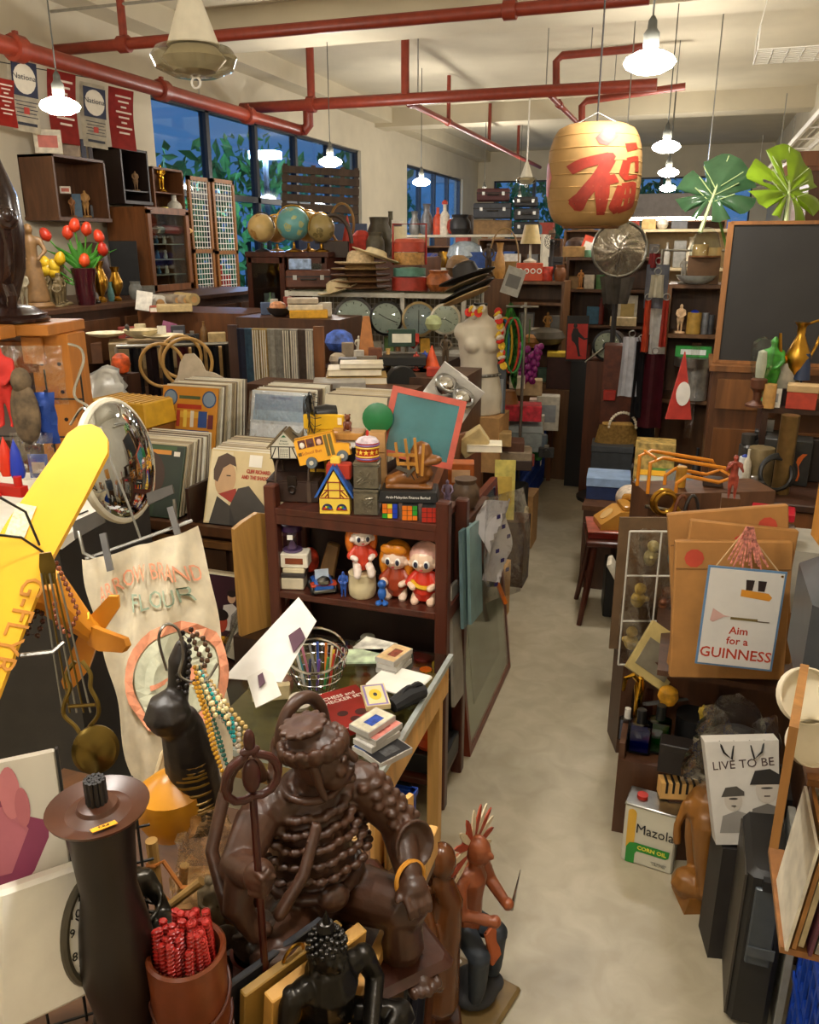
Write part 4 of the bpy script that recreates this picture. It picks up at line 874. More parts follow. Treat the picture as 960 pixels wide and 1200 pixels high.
one('cream_strap','pair of cream rubber straps hanging before the flour sack','strap',B().tube([atd(*q,1.7)-atd(205,860,1.7) for q in ((205,860),(194,880),(188,905),(192,918),(210,910))],.006,6).tube([atd(*q,1.69)-atd(205,860,1.7) for q in ((202,868),(190,884),(183,908),(190,924),(212,918))],.005,6),mt('d6c6a0',.6),atd(205,860,1.7))
# dark carved bust with necklaces
p = atd(228,940,1.62);t = thing('necklace_stand','dark carved wooden torso stand hung with bead necklaces','stand',p+Vector((0,0,-.02)),face(p)+R(10));b = B();NK = mt('241f1c',.45,0,.3,30,.3)
b.limb([(.005,0,0,.055),(0,0,.12,.05),(-.01,0,.2,.04)],12);b.limb([(-.02,0,.2,.035),(-.035,-.01,.235,.045),(-.03,0,.26,.02)],10);b.limb([(-.01,.01,.25,.02),(.0,.01,.33,.022),(.005,.01,.36,.012)],10)
part('torso',b,NK,t,vox=.005);b = B()
for k in range(9):b.tor(.046-.001*k,.0035,(0,-.008,.03+k*.013),(R(10*sin(k)),0,0),20,5)
part('carved_coils',b,mt('8a6a28',.4,.3),t)
part('hook',B().tube(curve([(-.03,-.02,.33),(-.04,-.03,.4),(-.025,-.03,.425),(-.005,-.03,.41),(.0,-.03,.36),(-.01,-.035,.32),(.03,-.04,.3),(.06,-.035,.33)]),.0028,6),STEEL,t)
for i,(dx,c,r_,l) in enumerate(((0,'c9952f',.0042,'amber bead necklace on the dark torso stand'),(7,'e2d3a0',.0055,'large cream bead necklace on the dark torso stand'),(14,'2f9a9a',.0042,'turquoise bead necklace on the dark torso stand'),(20,'d8cbb8',.0045,'pale shell bead necklace on the dark torso stand'),
        (26,'c8a868',.0052,'tan bead necklace outermost on the dark torso stand'),(4,'4a8a7a',.004,'green glass bead necklace behind the amber one'))):
    d = 1.5+.01*i;low = (908,848,868,880,878,895)[i]
    beads(l,[atd(*q,d) for q in ((228+dx*.3,782),(232+dx,800+dx*.6),(244+dx*1.2,838),(254+dx*1.3,low-26),(262+dx*.9,low),(250+dx*.8,low-30),(238+dx*.6,830),(226+dx*.3,796))],r_,mt(c,.25,0,.25,60))
for i,(pts,l) in enumerate(((((214,742),(208,775),(210,806),(218,812),(222,780),(222,750)),'black wooden prayer beads hung on the wire hook'),(((224,738),(238,748),(246,768),(240,780),(230,760)),'brown wooden prayer beads looped over the torso stand top'))):
    beads(l,[atd(*q,1.52) for q in pts],.0055,mt(('1e1815','4a3220')[i],.3),closed=True)
# ================================================================ RECORD BINS behind the toy shelf
rd = wood('2e1a10',.4)
t = thing('record_cabinet','dark brown record cabinet with stepped bins full of sleeves','cabinet',(-1.92,3.1,0))
part('body',B().box(1.2,.6,.88,(0,-.02,0)),rd,t);part('ledge',B().box(1.22,.03,.04,(0,-.33,.86)),wood('4a2c16'),t)
part('body',B().box(1.2,.6,1.02,(0,.58,0)),rd,t);part('bin_divider',B().box(.015,.56,.16,(.0,-.02,.88)),rd,t)
for k in range(3):part('drawer',B().box(.38,.02,.3,(-.4+.4*k,-.33,.5)),wood('35200f'),t);part('drawer',B().box(.38,.02,.34,(-.4+.4*k,-.33,.12)),wood('35200f'),t)
part('shelf_lip',B().box(1.2,.02,.03,(0,-.34,.81)),wood('5a3a1a'),t)
SL = [mt(c,.4,0,.1) for c in ('d8d0bc','b8a888','e0dccc','9a8a70','cfc4a6','6a5a4a')]
slm = B().box(.312,.006,.312).mesh('record_sleeve',smooth=0);slv = []
for m in SL:q = slm.copy();q.materials.append(m);slv.append(q)
def bin_(p,n,where,group,tilt,dy=.0125,seed=0):
    rr = random.Random(seed);
    for i in range(n):
        o = link('record_sleeve',slv[rr.randrange(6)],None,None,(p[0]+rr.uniform(-.006,.006),p[1]+i*dy,p[2]+rr.uniform(-.003,.003)),(-tilt*(1-.5*i/n),0,0))
        tag(o,'record sleeve packed edge-on '+where,'record',group)
def cover(label,p,tilt,bg,shapes):
    t = thing('record_sleeve',label,'record',p,(-tilt,0,0));part('sleeve',B().box(.314,.006,.314),mt(bg,.35,0,.06),t,smooth=0);art(t,shapes,(0,-.0033,.157));return t
FZ = .885;TL = R(20)
pf1 = at(196,600,z=FZ);pf2 = at(283,600,z=FZ);pf1.y = pf2.y = 2.84;pf1.x,pf2.x = -2.16,-1.72
cover('front record sleeve with a curly brown-haired portrait on dark green',pf1,TL,'2c3a26',[('1f2a1c','r',.09,0,.12,.3),('c8842c','r',-.03,.125,.24,.02),('35502c','r',-.02,.143,.27,.018),('3a2414','e',-.03,.02,.1,.11),('2c1a10','e',-.06,-.04,.07,.08),('b87a50','e',-.03,-.025,.058,.08),('a86a44','e',-.03,-.11,.04,.05),('6a3420','r',-.03,-.065,.035,.008),('2a1810','r',-.05,-.0,.02,.006),('2a1810','r',-.01,-.0,.02,.006),('d8d0c0','r',.12,.12,.03,.02)])
cover('front record sleeve with a man in a dark jacket and red neckerchief on cream',pf2,TL,'cdb888',[('d8c8a0','r',-.1,0,.1,.3),('c09a70','e',-.075,.035,.05,.075),('4a3424','p',[(-.135,.07),(-.12,.125),(-.08,.145),(-.04,.13),(-.022,.07),(-.03,.09),(-.06,.1),(-.09,.08),(-.1,.05),(-.11,.02),(-.13,.03)]),('9a3020','p',[(-.1,-.03),(-.02,.0),(-.0,-.07),(-.04,-.06)]),('3a342c','p',[(-.13,-.157),(-.105,-.04),(-.04,-.075),(-.01,0),(.04,.015),(.12,-.06),(.145,-.157)]),('2a2620','p',[(-.04,-.075),(-.0,-.157),(-.03,-.157)]),('8a3a30','r',-.055,-.02,.02,.005),('3a2418','r',-.06,.05,.02,.005),('c8b040','e',.06,-.13,.006,.006),('e8e2d4','r',.06,.12,.06,.05)])
for s,z in (('CLIFF RICHARD',.075),('AND THE SHADOWS',.05)):text(s,.022,mt('b02818',.5),bpy.data.objects[[o.name for o in bpy.data.objects if o.name.startswith('record_sleeve') and 'neckerchief' in o.get('label','')][0]],(.077,-.006,.157+z),name='lettering',sx=.72,off=.0006)
bin_(pf1+Vector((0,.02,.003)),20,'behind the curly-haired portrait sleeve','sleeves in the bin with the curly portrait',TL,seed=1);bin_(pf2+Vector((0,.02,.003)),20,'behind the sleeve with the red neckerchief','sleeves in the bin with the red neckerchief',TL,seed=2)
RZ = 1.03;pr = Vector((-2.32,3.42,RZ));pr2 = Vector((-1.83,3.44,RZ))
cover('orange record sleeve with two blue roundels and a row of coloured shapes',pr,TL*.7,'c8862a',[('33507a','e',-.11,.1,.04,.042),('7a90a8','e',-.11,.1,.033,.035),('33507a','e',.11,.1,.04,.042),('7a90a8','e',.11,.1,.033,.035),('4a5a3a','r',0,.105,.12,.016),('a8301c','r',0,.06,.14,.022),('d8a840','r',0,.02,.22,.03),('3a3050','r',-.1,.0,.03,.09),('b0402a','r',-.06,0,.02,.08),('e0c050','r',-.02,0,.02,.085),('d8d0c0','r',.02,0,.02,.08),('2a4a8a','r',.08,0,.05,.08),('6a2a30','r',.125,-.01,.03,.07),('2a3a70','r',.02,-.08,.2,.05),('5a7a4a','r',-.1,-.09,.1,.05)])
bin_(pr+Vector((0,.02,.002)),24,'behind the orange sleeve with roundels','sleeves in the bin with the orange sleeve',TL*.7,seed=3)
cover('silvery plastic-wrapped record sleeve with a pale blue top',pr2,TL*.7,'c4ccd0',[('6a8aa8','r',0,.1,.28,.08),('8aa8c0','r',0,.04,.29,.05),('3a5a8a','r',.0,.125,.12,.012),('e8ecee','r',0,-.07,.3,.14)])
t = one('plastic_cover','shiny clear plastic outer sleeve over the silvery record','cover',B().sheet(14,14,lambda u,v:((u-.5)*.33,-.014+.003*sin(u*30+v*7)*sin(v*23),v*.31),.001),mt('f4f6f8',.08,0,.9,30,0,'wrap'),pr2,(-TL*.7,0,0),smooth=70)
bin_(pr2+Vector((0,.02,.002)),22,'behind the silvery wrapped sleeve','sleeves in the bin with the silvery sleeve',TL*.7,seed=4)
bin_(Vector((-1.45,3.46,RZ)),18,'in the bin hidden partly by the black fan','sleeves behind the black fan',TL*.7,seed=5)
# lower records, newspapers, board beside the toy shelf
t = cover('dark purple sleeve of people in white shirts below the record bins',(-1.66,2.55,.45),R(12),'3a2028',[('c8c0b8','p',[(-.0,-.06),(.01,.04),(.05,.05),(.08,.03),(.09,-.06)]),('c09878','e',.045,.075,.018,.024),('241814','e',.045,.09,.02,.014),('c8c0b8','p',[(-.1,-.08),(-.08,.0),(-.04,.01),(-.02,-.08)]),('b88a6a','e',-.055,.035,.018,.024),('241814','e',-.055,.05,.02,.014),('a8402a','e',.0,-.03,.032,.042),('20140f','e',.0,0,.036,.024),('c89020','r',.02,-.1,.1,.03),('d8a8a0','e',.11,.11,.018,.018),('c8a8a0','r',.11,.085,.06,.008),('8a2018','r',.0,-.14,.2,.03)])
bin_(Vector((-1.66,2.575,.44)),6,'behind the purple sleeve under the bins','sleeves under the bins',R(12),seed=6)
one('low_plinth','low dark plinth holding the sleeves under the bins','plinth',B().box(.5,.3,.44,(0,.05,0)),rd,(-1.7,2.57,0))
t = thing('newspaper_bundle','newspapers in a grey plastic bag leaning beside the toy shelf','newspaper',at(285,770,z=.44),(R(-6),R(22),R(14)))
part('paper',B().box(.16,.05,.33,bev=.006),mt('a89c84',.8,0,.15,40,.1),t)
for k in range(4):part('fold',B().box(.15-.01*k,.006,.3,(.002*k,-.03-.007*k,.0),bev=.002),mt(('b8b0a0','9a9484','c8c0ae','a39a86')[k],.8),t)
part('bag',B().sheet(14,12,lambda u,v:(cos(u*6.28)*(.095+.008*sin(v*20)),sin(u*6.28)*.05-.01+.006*sin(u*30),v*.36),.001),WRAP,t,smooth=70)
p = at(297,690,z=.6);t = thing('wooden_board','pale varnished wooden board with a shaped top standing beside the toy shelf','board',(-1.43,2.5,.62),(0,0,R(62)))
part('board',B().prism([(-.1,0),(.1,0),(.1,.42),(.06,.44),(0,.46),(-.06,.44),(-.1,.42)],.02),wood('b08444',.4),t)
for i,(h,x) in enumerate(((.44,-1.43),)):one('stool_block','dark block under the pale varnished board','block',B().box(.14,.2,.62),rd,(x,2.5,0))
# ================================================================ TOY SHELF
SX0,SX1,SY0,SY1,SZ = -1.35,-.715,2.46,2.74,1.12
t = thing('toy_shelf','dark red-brown wooden open shelf packed with toys and coin banks','shelf',((SX0+SX1)/2,(SY0+SY1)/2,0));W_,D_ = SX1-SX0,SY1-SY0
for sx in (-1,1):
    for sy in (-1,1):part('post',B().box(.045,.045,1.2 if sy < 0 else 1.14,(sx*(W_/2),sy*(D_/2-.02),0),bev=.005),REDWOOD,t)
for z in (1.12,.80,.46,.12):part('shelf_board',B().box(W_-.04,D_,.025,(0,0,z-.025),bev=.002),REDWOOD,t)
part('apron',B().box(W_,.015,.04,(0,-D_/2+.01,1.06)),REDWOOD,t);part('back_board',B().box(W_-.04,.012,1.05,(0,D_/2-.006,.06)),wood('24130c'),t)
part('side_rail',B().box(.02,D_,.05,(W_/2,0,.74)),REDWOOD,t);part('side_rail',B().box(.02,D_,.05,(W_/2,0,.1)),REDWOOD,t)
fy = SY0+.03
def sx_(px,py=603):return at(px,py,z=1.12)
Z1 = 1.121;RZF = R(14)
# treasure chest
p = on(348,2.6,Z1);t = thing('treasure_chest','small dark wooden treasure chest with a domed lid on the toy shelf','chest',p,RZF);ch = wood('33221a',.5)
part('box',B().box(.19,.13,.075,bev=.003),ch,t);part('lid',B().lathe([(.066,-.095),(.066,.095)],20,(0,0,.078),(0,pi/2,0),1,pi).box(.19,.13,.004,(0,0,.076)),ch,t,(0,0,0))
for x in (-.06,.06):part('strap',B().tor(.067,.004,(x,0,.078),(pi/2,0,pi/2),20,6,a=pi).box(.014,.136,.076,(x,0,0)),mt('4a3a2e',.5),t)
part('lock',B().box(.035,.006,.04,(0,-.068,.06),bev=.002).tor(.012,.003,(0,-.073,.05),(pi/2,0,0),14,6),mt('241a14',.4,.4),t)
# house coin box
p = on(336,2.6,Z1+.15);t = thing('house_bank','small white timbered house coin box standing on the treasure chest','coin bank',p,RZF)
part('walls',B().prism([(-.05,0),(.05,0),(.05,.045),(0,.1),(-.05,.045)],.07),mt('d0ccb8',.5),t)
rf = B()
for s in (-1,1):rf.box(.085,.085,.006,(s*.032,0,.072),(0,s*R(48),0),c=1)
part('roof',rf,mt('6a5a40',.6),t);b = B()
for q in (((-.05,.045),(.05,.045)),((-.05,.002),(.05,.002)),((-.048,.0),(-.048,.045)),((.048,0),(.048,.045)),((-.02,0),(-.02,.045)),((.02,0),(.02,.045)),((-.046,.004),(-.03,.042)),((.046,.004),(.03,.042))):b.tube([(q[0][0],-.036,q[0][1]),(q[1][0],-.036,q[1][1])],.0018,4)
part('timber',b,mt('2a241c',.6),t);part('sign',B().prism([(-.009,0),(.009,0),(0,.008)],.002,(0,-.036,.08)),mt('1c6a3c',.5),t)
for s,z in (('Private',.066),('Sandwich',.056)):text(s,.0095,mt('2a4a3a',.5),t,(0,-.0358,z))
b = B()
for i in range(5):b.box(.001,.001,.03,(-.014+.007*i,-.0358,.022),c=1)
for i in range(4):b.box(.03,.001,.001,(0,-.0358,.01+.008*i),c=1)
part('lattice',b,mt('5a5a50',.5),t)
# fan
p = on(362,2.66,Z1+.15);t = thing('desk_fan','small old black metal desk fan behind the toy house','fan',p+Vector((0,.05,0)),R(-55),sc=.82)
part('base',B().lathe([(.07,0),(.07,.012),(.03,.03),(.018,.1),(.018,.13)],20),BLACK,t);part('motor',B().lathe([(.0,-.05),(.035,-.045),(.042,0),(.035,.05),(.0,.06)],18,(0,.06,.17),(pi/2,0,0)),BLACK,t)
b = B()
for r_ in (.03,.06,.085,.1):b.tor(r_,.0022,(0,-.03+.02*(r_ > .09),.17),(pi/2,0,0),26,5)
for i in range(16):a = i*pi/8;b.tube([(cos(a)*.012,-.035,.17+sin(a)*.012),(cos(a)*.1,-.012,.17+sin(a)*.1),(cos(a)*.085,.02,.17+sin(a)*.085)],.0018,4)
part('grille',b,BLACK,t)
for i in range(4):part('blade',B().sheet(4,5,lambda u,v:((.012+.075*v)*cos(i*pi/2+u*.9),-.005-.02*u,.17+(.012+.075*v)*sin(i*pi/2+u*.9)),.0015),mt('2a2a2a',.3,.5),t)
# metal star
b = B();b._put([(0,-.012,0)]+[((.04 if i % 2 == 0 else .016)*sin(i*pi/5),0,(.04 if i % 2 == 0 else .016)*cos(i*pi/5)) for i in range(10)]+[(0,.012,0)],[(0,i+1,(i+1) % 10+1) for i in range(10)]+[(11,(i+1) % 10+1,i+1) for i in range(10)])
one('metal_star','silver metal star leaning between the toy house and the fan','ornament',b,STEEL,on(352,2.62,Z1+.22),(R(-15),R(20),RZF))
# school bus
p = on(384,2.55,1.275);t = thing('school_bus','yellow wooden toy school bus tilted up on the chest edge','toy bus',p,(R(-8),R(-14),RZF))
part('body',B().prism([(-.095,.012),(.09,.012),(.093,.05),(.06,.06),(.045,.062),(.045,.105),(-.09,.105),(-.097,.095)],.03),mt('e0a020',.4,0,.04),t)
part('roof_edge',B().box(.14,.034,.006,(-.023,0,.103),bev=.002),mt('c88a14',.4),t)
for x in (-.05,.062):w_ = part('wheel',B().lathe([(0,-.006),(.019,-.006),(.021,0),(.019,.006),(0,.006)],20,(x,-.019,.014),(pi/2,0,0)),mt('5a646a',.4),t);part('hub',B().cyl(.008,.003,(x,-.025,.014),(pi/2,0,0),n=12),mt('c8c0a8',.4),w_)
for i,x in enumerate((-.07,-.04,-.008)):
    w_ = part('window',B().box(.027,.002,.03,(x,-.0155,.083),c=1),mt('5a2a20',.5),t);part('passenger_print',B().sph((.009,.003,.011),(x,-.016,.08),n=10),mt(('e0d8c8','4a2a20','e0b8a0')[i],.6),w_)
for i in range(2):part('door_panel',B().box(.012,.002,.075,(.016+.016*i,-.0155,.062),c=1),mt('6a5a1c',.5),t)
text('School Bus',.0165,mt('a8481c',.5),t,(-.042,-.0156,.05));part('badge',B().box(.012,.002,.012,(-.085,-.0155,.05),c=1),mt('6a4a10',.5),t)
part('headlamp',B().sph(.006,(.093,-.008,.035),n=8),CREAM,t)
# yellow gabled house bank
p = on(394,2.49,Z1);t = thing('gabled_house_bank','tall yellow gabled toy house with a blue roof and round windows','coin bank',p,RZF,sc=1.13);HB = mt('e8c64a',.4,0,.05)
part('walls',B().prism([(-.046,0),(.046,0),(.046,.05),(.0,.135),(-.046,.05)],.05),HB,t);BLU = mt('2a5aa8',.5,0,.3,40);b = B()
for s in (-1,1):b.prism([(s*.0,.142),(s*.054,.052),(s*.062,.05),(s*.006,.15)] if s > 0 else [(0,.142),(-.006,.15),(-.062,.05),(-.054,.052)],.054)
part('roof',b,BLU,t);part('side_roof',B().box(.075,.04,.05,(.01,.02,.1),bev=.004),mt('a8301c',.5,0,.2),t);part('ridge',B().box(.03,.03,.02,(.0,.02,.148),bev=.003),HB,t);b = B()
for q in (((-.046,.05),(.046,.05)),((-.03,.075),(.03,.075)),((-.018,.1),(.018,.1)),((-.018,.05),(-.018,.105)),((.018,.05),(.018,.105)),((-.04,.055),(-.02,.075)),((.04,.055),(.02,.075)),((-.03,.05),(-.02,.062)),((.03,.05),(.02,.062))):b.tube([(q[0][0],-.026,q[0][1]),(q[1][0],-.026,q[1][1])],.0018,4)
part('timber',b,mt('8a2a14',.5),t)
for s in (-1,1):
    w_ = part('window',B().lathe([(.016,0),(.016,.002),(0,.002)],18,(s*.022,-.025,.016),(pi/2,0,0),1,pi),mt('2a2a50',.4),t)
    for i,c in enumerate(('c83020','e0c020','2a8a3a','3050b0')):part('pane',B().box(.007,.001,.006,(s*.022-.008+.0055*i,-.0278,.018+.004*(i in (1,2))),c=1),mt(c,.3),w_)
    part('sill',B().box(.034,.004,.003,(s*.022,-.026,.012)),mt('8a2a14',.5),t)
# grey embossed caddies and drum tin
for k in range(2):
    p = on(431,2.52,Z1+.094*k);t = thing('metal_caddy',('lower grey metal box with embossed figures','upper grey metal box with embossed figures under the drum tin')[k],'box',p,RZF);PW_ = mt('77705e',.35,.6,.2,60,.3)
    part('body',B().box(.085,.085,.08,bev=.003),PW_,t);part('lid',B().box(.088,.088,.012,(0,0,.08),bev=.003),PW_,t)
    b = B();rr = random.Random(k)
    for i in range(9):b.limb([(-.03+.06*rr.random(),-.043,.015+.05*rr.random(),.003),(-.03+.06*rr.random(),-.043,.015+.05*rr.random(),.003)],5)
    part('relief',b,PW_,t)
p = on(431,2.52,Z1+.188);t = thing('carousel_tin','round striped drum tin with gold stars and a red knob','tin',p,RZF)
part('drum',B().lathe([(.038,0),(.04,.004),(.038,.058),(.04,.062)],28),mt('b03a1c',.4),t);part('lid',B().lathe([(.04,.062),(.03,.075),(.008,.082),(0,.083)],24),mt('c8b8c0',.4,0,.4,40),t)
for z,c in ((.008,'6a4a8a'),(.016,'d8b040'),(.046,'d8b040'),(.054,'7a5a90')):part('band',B().tor(.0388,.0035,(0,0,z),n=28,m=6),mt(c,.4),t)
part('knob',B().lathe([(.004,.082),(.006,.09),(.004,.1),(0,.102)],10),mt('b82a20',.3),t);
for i in range(7):
    a = -pi/2+(i-3)*.5;b = B();b._put([(0,-.001,0)]+[((.01 if j % 2 == 0 else .004)*sin(j*pi/5),0,(.01 if j % 2 == 0 else .004)*cos(j*pi/5)) for j in range(10)],[(0,j+1,(j+1) % 10+1) for j in range(10)])
    part('star',b,mt('e8c040',.4),t,(cos(a)*.0395,sin(a)*.0395,.031),(0,0,a+pi/2),smooth=0)
# puzzle cubes and black plinth with boot ornament
for k in range(3):
    p = on(458+23*k,2.5,Z1);t = thing('puzzle_cube',('colour puzzle cube showing orange yellow and green squares','colour puzzle cube showing mostly orange squares','colour puzzle cube showing an all red face')[k],'puzzle',p,RZF)
    part('cube',B().box(.054,.054,.054,bev=.002),BLACK,t);cs = ('o','y','b','o','o','b','g','y','b'),('o','o','g','o','o','g','o','o','o'),('r',)*9
    for i in range(9):part('sticker',B().box(.0155,.001,.0155,(-.0175+.0175*(i % 3),-.0275,.0445-.0175*(i//3)),c=1),mt({'o':'d8701c','y':'d8c030','b':'1c38a8','g':'2a8a2a','r':'a82a1c'}[cs[k][i]],.35),t)
p = on(480,2.55,Z1+.0545);t = thing('boot_trophy','brown ceramic boot and swing ornament on a black lettered plinth','trophy',p,RZF);BT = mt('7a4a1c',.35,0,.2)
part('plinth',B().box(.205,.12,.04,tp=.93,bev=.003),BLACK,t);text('Arab-Malaysian Finance Berhad',.0125,WHITE,t,(0,-.0595,.02),(R(83),0,0),sx=.95)
b = B();b.limb([(-.05,0,.065,.024),(-.02,0,.075,.03),(.03,0,.08,.034),(.05,0,.09,.032)],12);b.limb([(.035,0,.09,.036),(.035,0,.13,.036),(.04,0,.165,.038)],12);b.box(.16,.06,.012,(0,0,.04));b.sph((.026,.03,.022),(-.06,0,.062));b.sph((.032,.02,.018),(.08,-.01,.14));b.limb([(.04,-.02,.13,.016),(.09,-.02,.14,.014)],8)
part('boot',b,BT,t,vox=.0035);b = B()
for q in (((-.035,-.02,.11),(-.045,-.02,.2)),((0,-.03,.11),(-.012,-.03,.215)),((.03,-.035,.1),(.02,-.04,.22)),((.045,-.035,.09),(.05,-.04,.2))):b.box(.009,.009,(Vector(q[1])-Vector(q[0])).length,q[0],(0,math.atan2(q[1][0]-q[0][0],q[1][2]-q[0][2]),0))
b.box(.1,.009,.01,(-.02,-.03,.155));b.box(.08,.009,.01,(-.0,-.03,.125));part('ladder',b,wood('a8742c',.45),t)
part('lace',B().tube([(-.02,-.032,.12),(-.01,-.036,.09),(.005,-.036,.1),(.02,-.036,.075)],.002,5).tube([(.02,-.036,.12),(.03,-.04,.085),(.05,-.036,.1)],.002,5),BLACK,t)
part('tools',B().box(.05,.006,.012,(-.02,-.035,.105),(0,R(20),0)).box(.04,.006,.01,(.01,-.036,.1),(0,R(-50),0)),STEEL,t)
b = B();b.lathe([(.055,0),(.055,.01),(.03,.02),(0,.022)],20,rot=(pi/2,0,0));one('green_dish','round green dish standing on edge behind the ornament','dish',b,mt('1c6a3a',.4),on(443,2.68,1.42),RZF)
one('tan_box','tan cardboard box with dark lettering behind the drum tin','box',B().box(.055,.05,.07),CARD,on(443,2.64,Z1+.19),RZF);one('box','brown cardboard box supporting the tan lettered box','box',B().box(.06,.06,.187),CARD,on(443,2.64,Z1+.0),RZF)
frame_pic('framed_picture','tilted picture in a salmon pink frame showing a teal sky','picture',on(486,2.72,1.26),.27,.25,mt('b8503c',.5),mt('b8503c',.5),mt('4a8a98',.35,0,.3,6),(R(-12),R(12),RZF),bar=.022,th=.012,glass=True)
# wood stand with animal, books behind
p = on(408,2.66,1.345);t = thing('wooden_riser','pale wooden riser with a white and black base behind the school bus','riser',p,RZF);part('base',B().box(.11,.07,.03,(0,0,-.03)),WHITE,t);part('block',B().box(.12,.1,.026,bev=.003),wood('a87838'),t);part('leg',B().box(.1,.07,.2,(0,0,-.225)),BLACK,t)
b = B();b.sph((.014,.012,.02),(0,0,.02));b.sph((.011,.012,.012),(0,-.004,.046));b.sph((.006,.008,.006),(0,-.014,.044))
for s in (-1,1):b.sph(.004,(s*.008,0,.057),n=6);b.limb([(s*.012,-.008,.028,.005),(s*.01,-.016,.014,.004)],6);b.limb([(s*.009,-.004,.01,.006),(s*.011,-.014,.004,.005)],6)
one('bear_figurine','tiny brown bear figurine sitting on the pale wooden riser','figurine',b,mt('6a3418',.4),p+Vector((0,0,.027)),RZF,vox=.0018)
t = thing('yellow_switchboard','flat yellow plastic panel with a metal edge behind the riser','panel',on(380,2.7,1.36),RZF);part('panel',B().box(.15,.02,.055,bev=.003),mt('d8a81c',.4),t);part('switch',B().box(.015,.004,.025,(.06,-.011,.02)),CREAM,t);part('foot',B().box(.12,.03,.24,(0,.0,-.24)),mt('c89a1c',.5),t)
b = B();b.sph((.02,.018,.024),(0,0,.06));b.lathe([(.02,0),(.024,.01),(.018,.05)],14);one('santa_figurine','small red and white egg-headed figurine behind the school bus','figurine',b,mt('c8a49c',.4,0,.4,40),on(394,2.62,1.29),RZF)
one('figurine_block','small dark block under the egg-headed figurine','block',B().box(.05,.05,.165),DARK,on(394,2.63,Z1+.001),RZF)
# ---- second shelf
Z2 = .801
def doll(label,p,hair,dress,skin,turn=0,h=.17,helmet=False,sit=False):
    t = thing('doll_bank',label,'doll',p,face(p)+turn);k = h/.17;q = lambda a:tuple(c*k for c in a)
    b = B();b.sph(q((.036,.034,.036)),q((0,-.002,.118)),n=18);b.sph(q((.01,.01,.01)),q((-.03,-.012,.108)),n=8);b.sph(q((.01,.01,.01)),q((.03,-.012,.108)),n=8);b.sph(q((.004,.005,.004)),q((0,-.036,.11)),n=6)
    part('head',b,mt(skin,.3,0,.04),t,vox=.0026)
    b = B();b.limb([(0,0,.03*k,.03*k),(0,0,.06*k,.027*k),(0,0,.085*k,.018*k)],12)
    for s in (-1,1):b.limb([(s*.02*k,0,.075*k,.012*k),(s*.036*k,-.012*k,.055*k,.012*k)],8)
    part('dress',b,mt(dress,.35,0,.1),t,vox=.003)
    b = B()
    for s in (-1,1):b.limb([(s*.036*k,-.012*k,.055*k,.009*k),(s*.022*k,-.03*k,.05*k,.009*k)],8);b.limb([(s*.016*k,0,.03*k,.013*k),(s*.02*k,(-.045 if sit else -.006)*k,(.02 if sit else .012)*k,.013*k),(s*.021*k,(-.05 if sit else -.016)*k,.006*k,.012*k)],8)
    part('limbs',b,mt(skin,.3,0,.04),t,vox=.0026)
    b = B();b.sph(q((.04,.038,.038)),q((0,.006,.124)),n=18)
    if not helmet:
        for s in (-1,1):b.sph(q((.015,.02,.042)),q((s*.035,.004,.1)),n=10);b.sph(q((.024,.012,.016)),q((s*.014,-.026,.146)),n=10)
        b.sph(q((.03,.02,.04)),q((0,.026,.1)))
    hb_ = part('helmet' if helmet else 'hair',b,mt(hair,.3,0,.12,40),t,vox=.003)
    for s in (-1,1):
        e = part('eye',B().sph(q((.0085,.003,.0115)),q((s*.014,-.034,.114)),n=12),mt('f0ece4',.2),t);part('iris',B().sph(q((.0055,.002,.0085)),q((s*.0135,-.0365,.113)),n=10),mt('2a2c40',.2),e)
    part('mouth',B().sph(q((.005,.002,.0025)),q((0,-.0335,.098)),n=8),mt('b83a3a',.4),t)
    return t
p = on(425,2.52,Z2);t = thing('cream_crock','round cream glazed crock supporting a red-dressed doll','pot',p,0);part('pot',B().lathe([(.04,0),(.048,.01),(.051,.045),(.048,.085),(.05,.092),(.046,.095),(.0,.095)],28),mt('d8c8a0',.35,0,.06),t)
doll('orange-haired coin-bank doll in white and red sitting on the cream crock',p+Vector((0,0,.096)),'c8681c','c23a22','e8d8cc',R(8),.2,sit=True)
doll('orange-haired coin-bank doll in a red-brown coat standing at middle shelf',on(465,2.55,Z2),'d8841c','9a3a1c','e6cbb4',R(-18),.225)
doll('coin-bank doll with a pink helmet and red robe by the shelf post',on(497,2.54,Z2),'dba898','c8301c','e8c8ac',R(-14),.235,helmet=True)
one('yellow_scarf','yellow felt sash draped round the red-robed helmet doll','sash',B().tor(.043,.008,(0,0,0),(R(20),R(14),0),22,6),mt('d8a81c',.6),on(497,2.54,Z2+.085))
p = on(345,2.52,Z2);cs_ = (('.12',.09,.03),('a',.1,.024),('b',.09,.02))
for i,(w_,h_,c,l) in enumerate(((.085,.045,'c8bca0','lowest cream box under the hourglass jar'),(.09,.018,'3a3430','thin dark box in the stack under the hourglass jar'),(.08,.02,'d0c4a4','thin cream box in the stack under the hourglass jar'),(.1,.055,'d8d0bc','white box with a brown window label under the hourglass jar'))):
    z = Z2+(.0,.046,.065,.086)[i];carton('small_box',l,'box',(p.x+.004*i,p.y,z),w_,.07,h_,mt(c,.6),rz=RZF,mark=(0,.5,.65,.4,mt('7a3a1c',.5)) if i == 3 else None)
t = thing('hourglass_jar','hourglass toy in a clear jar with a purple lid on white boxes','jar',(p.x+.0,p.y,Z2+.143),RZF);part('glass',B().lathe([(.034,0),(.034,.075),(.032,.08)],22),mt('c8b8d8',.05,0,.4,18,0,'glass'),t);part('lid',B().lathe([(.037,.078),(.038,.1),(.03,.104),(0,.104)],22),mt('3a2048',.35),t);part('base',B().cyl(.036,.006,n=22),mt('6a5a78',.3),t)
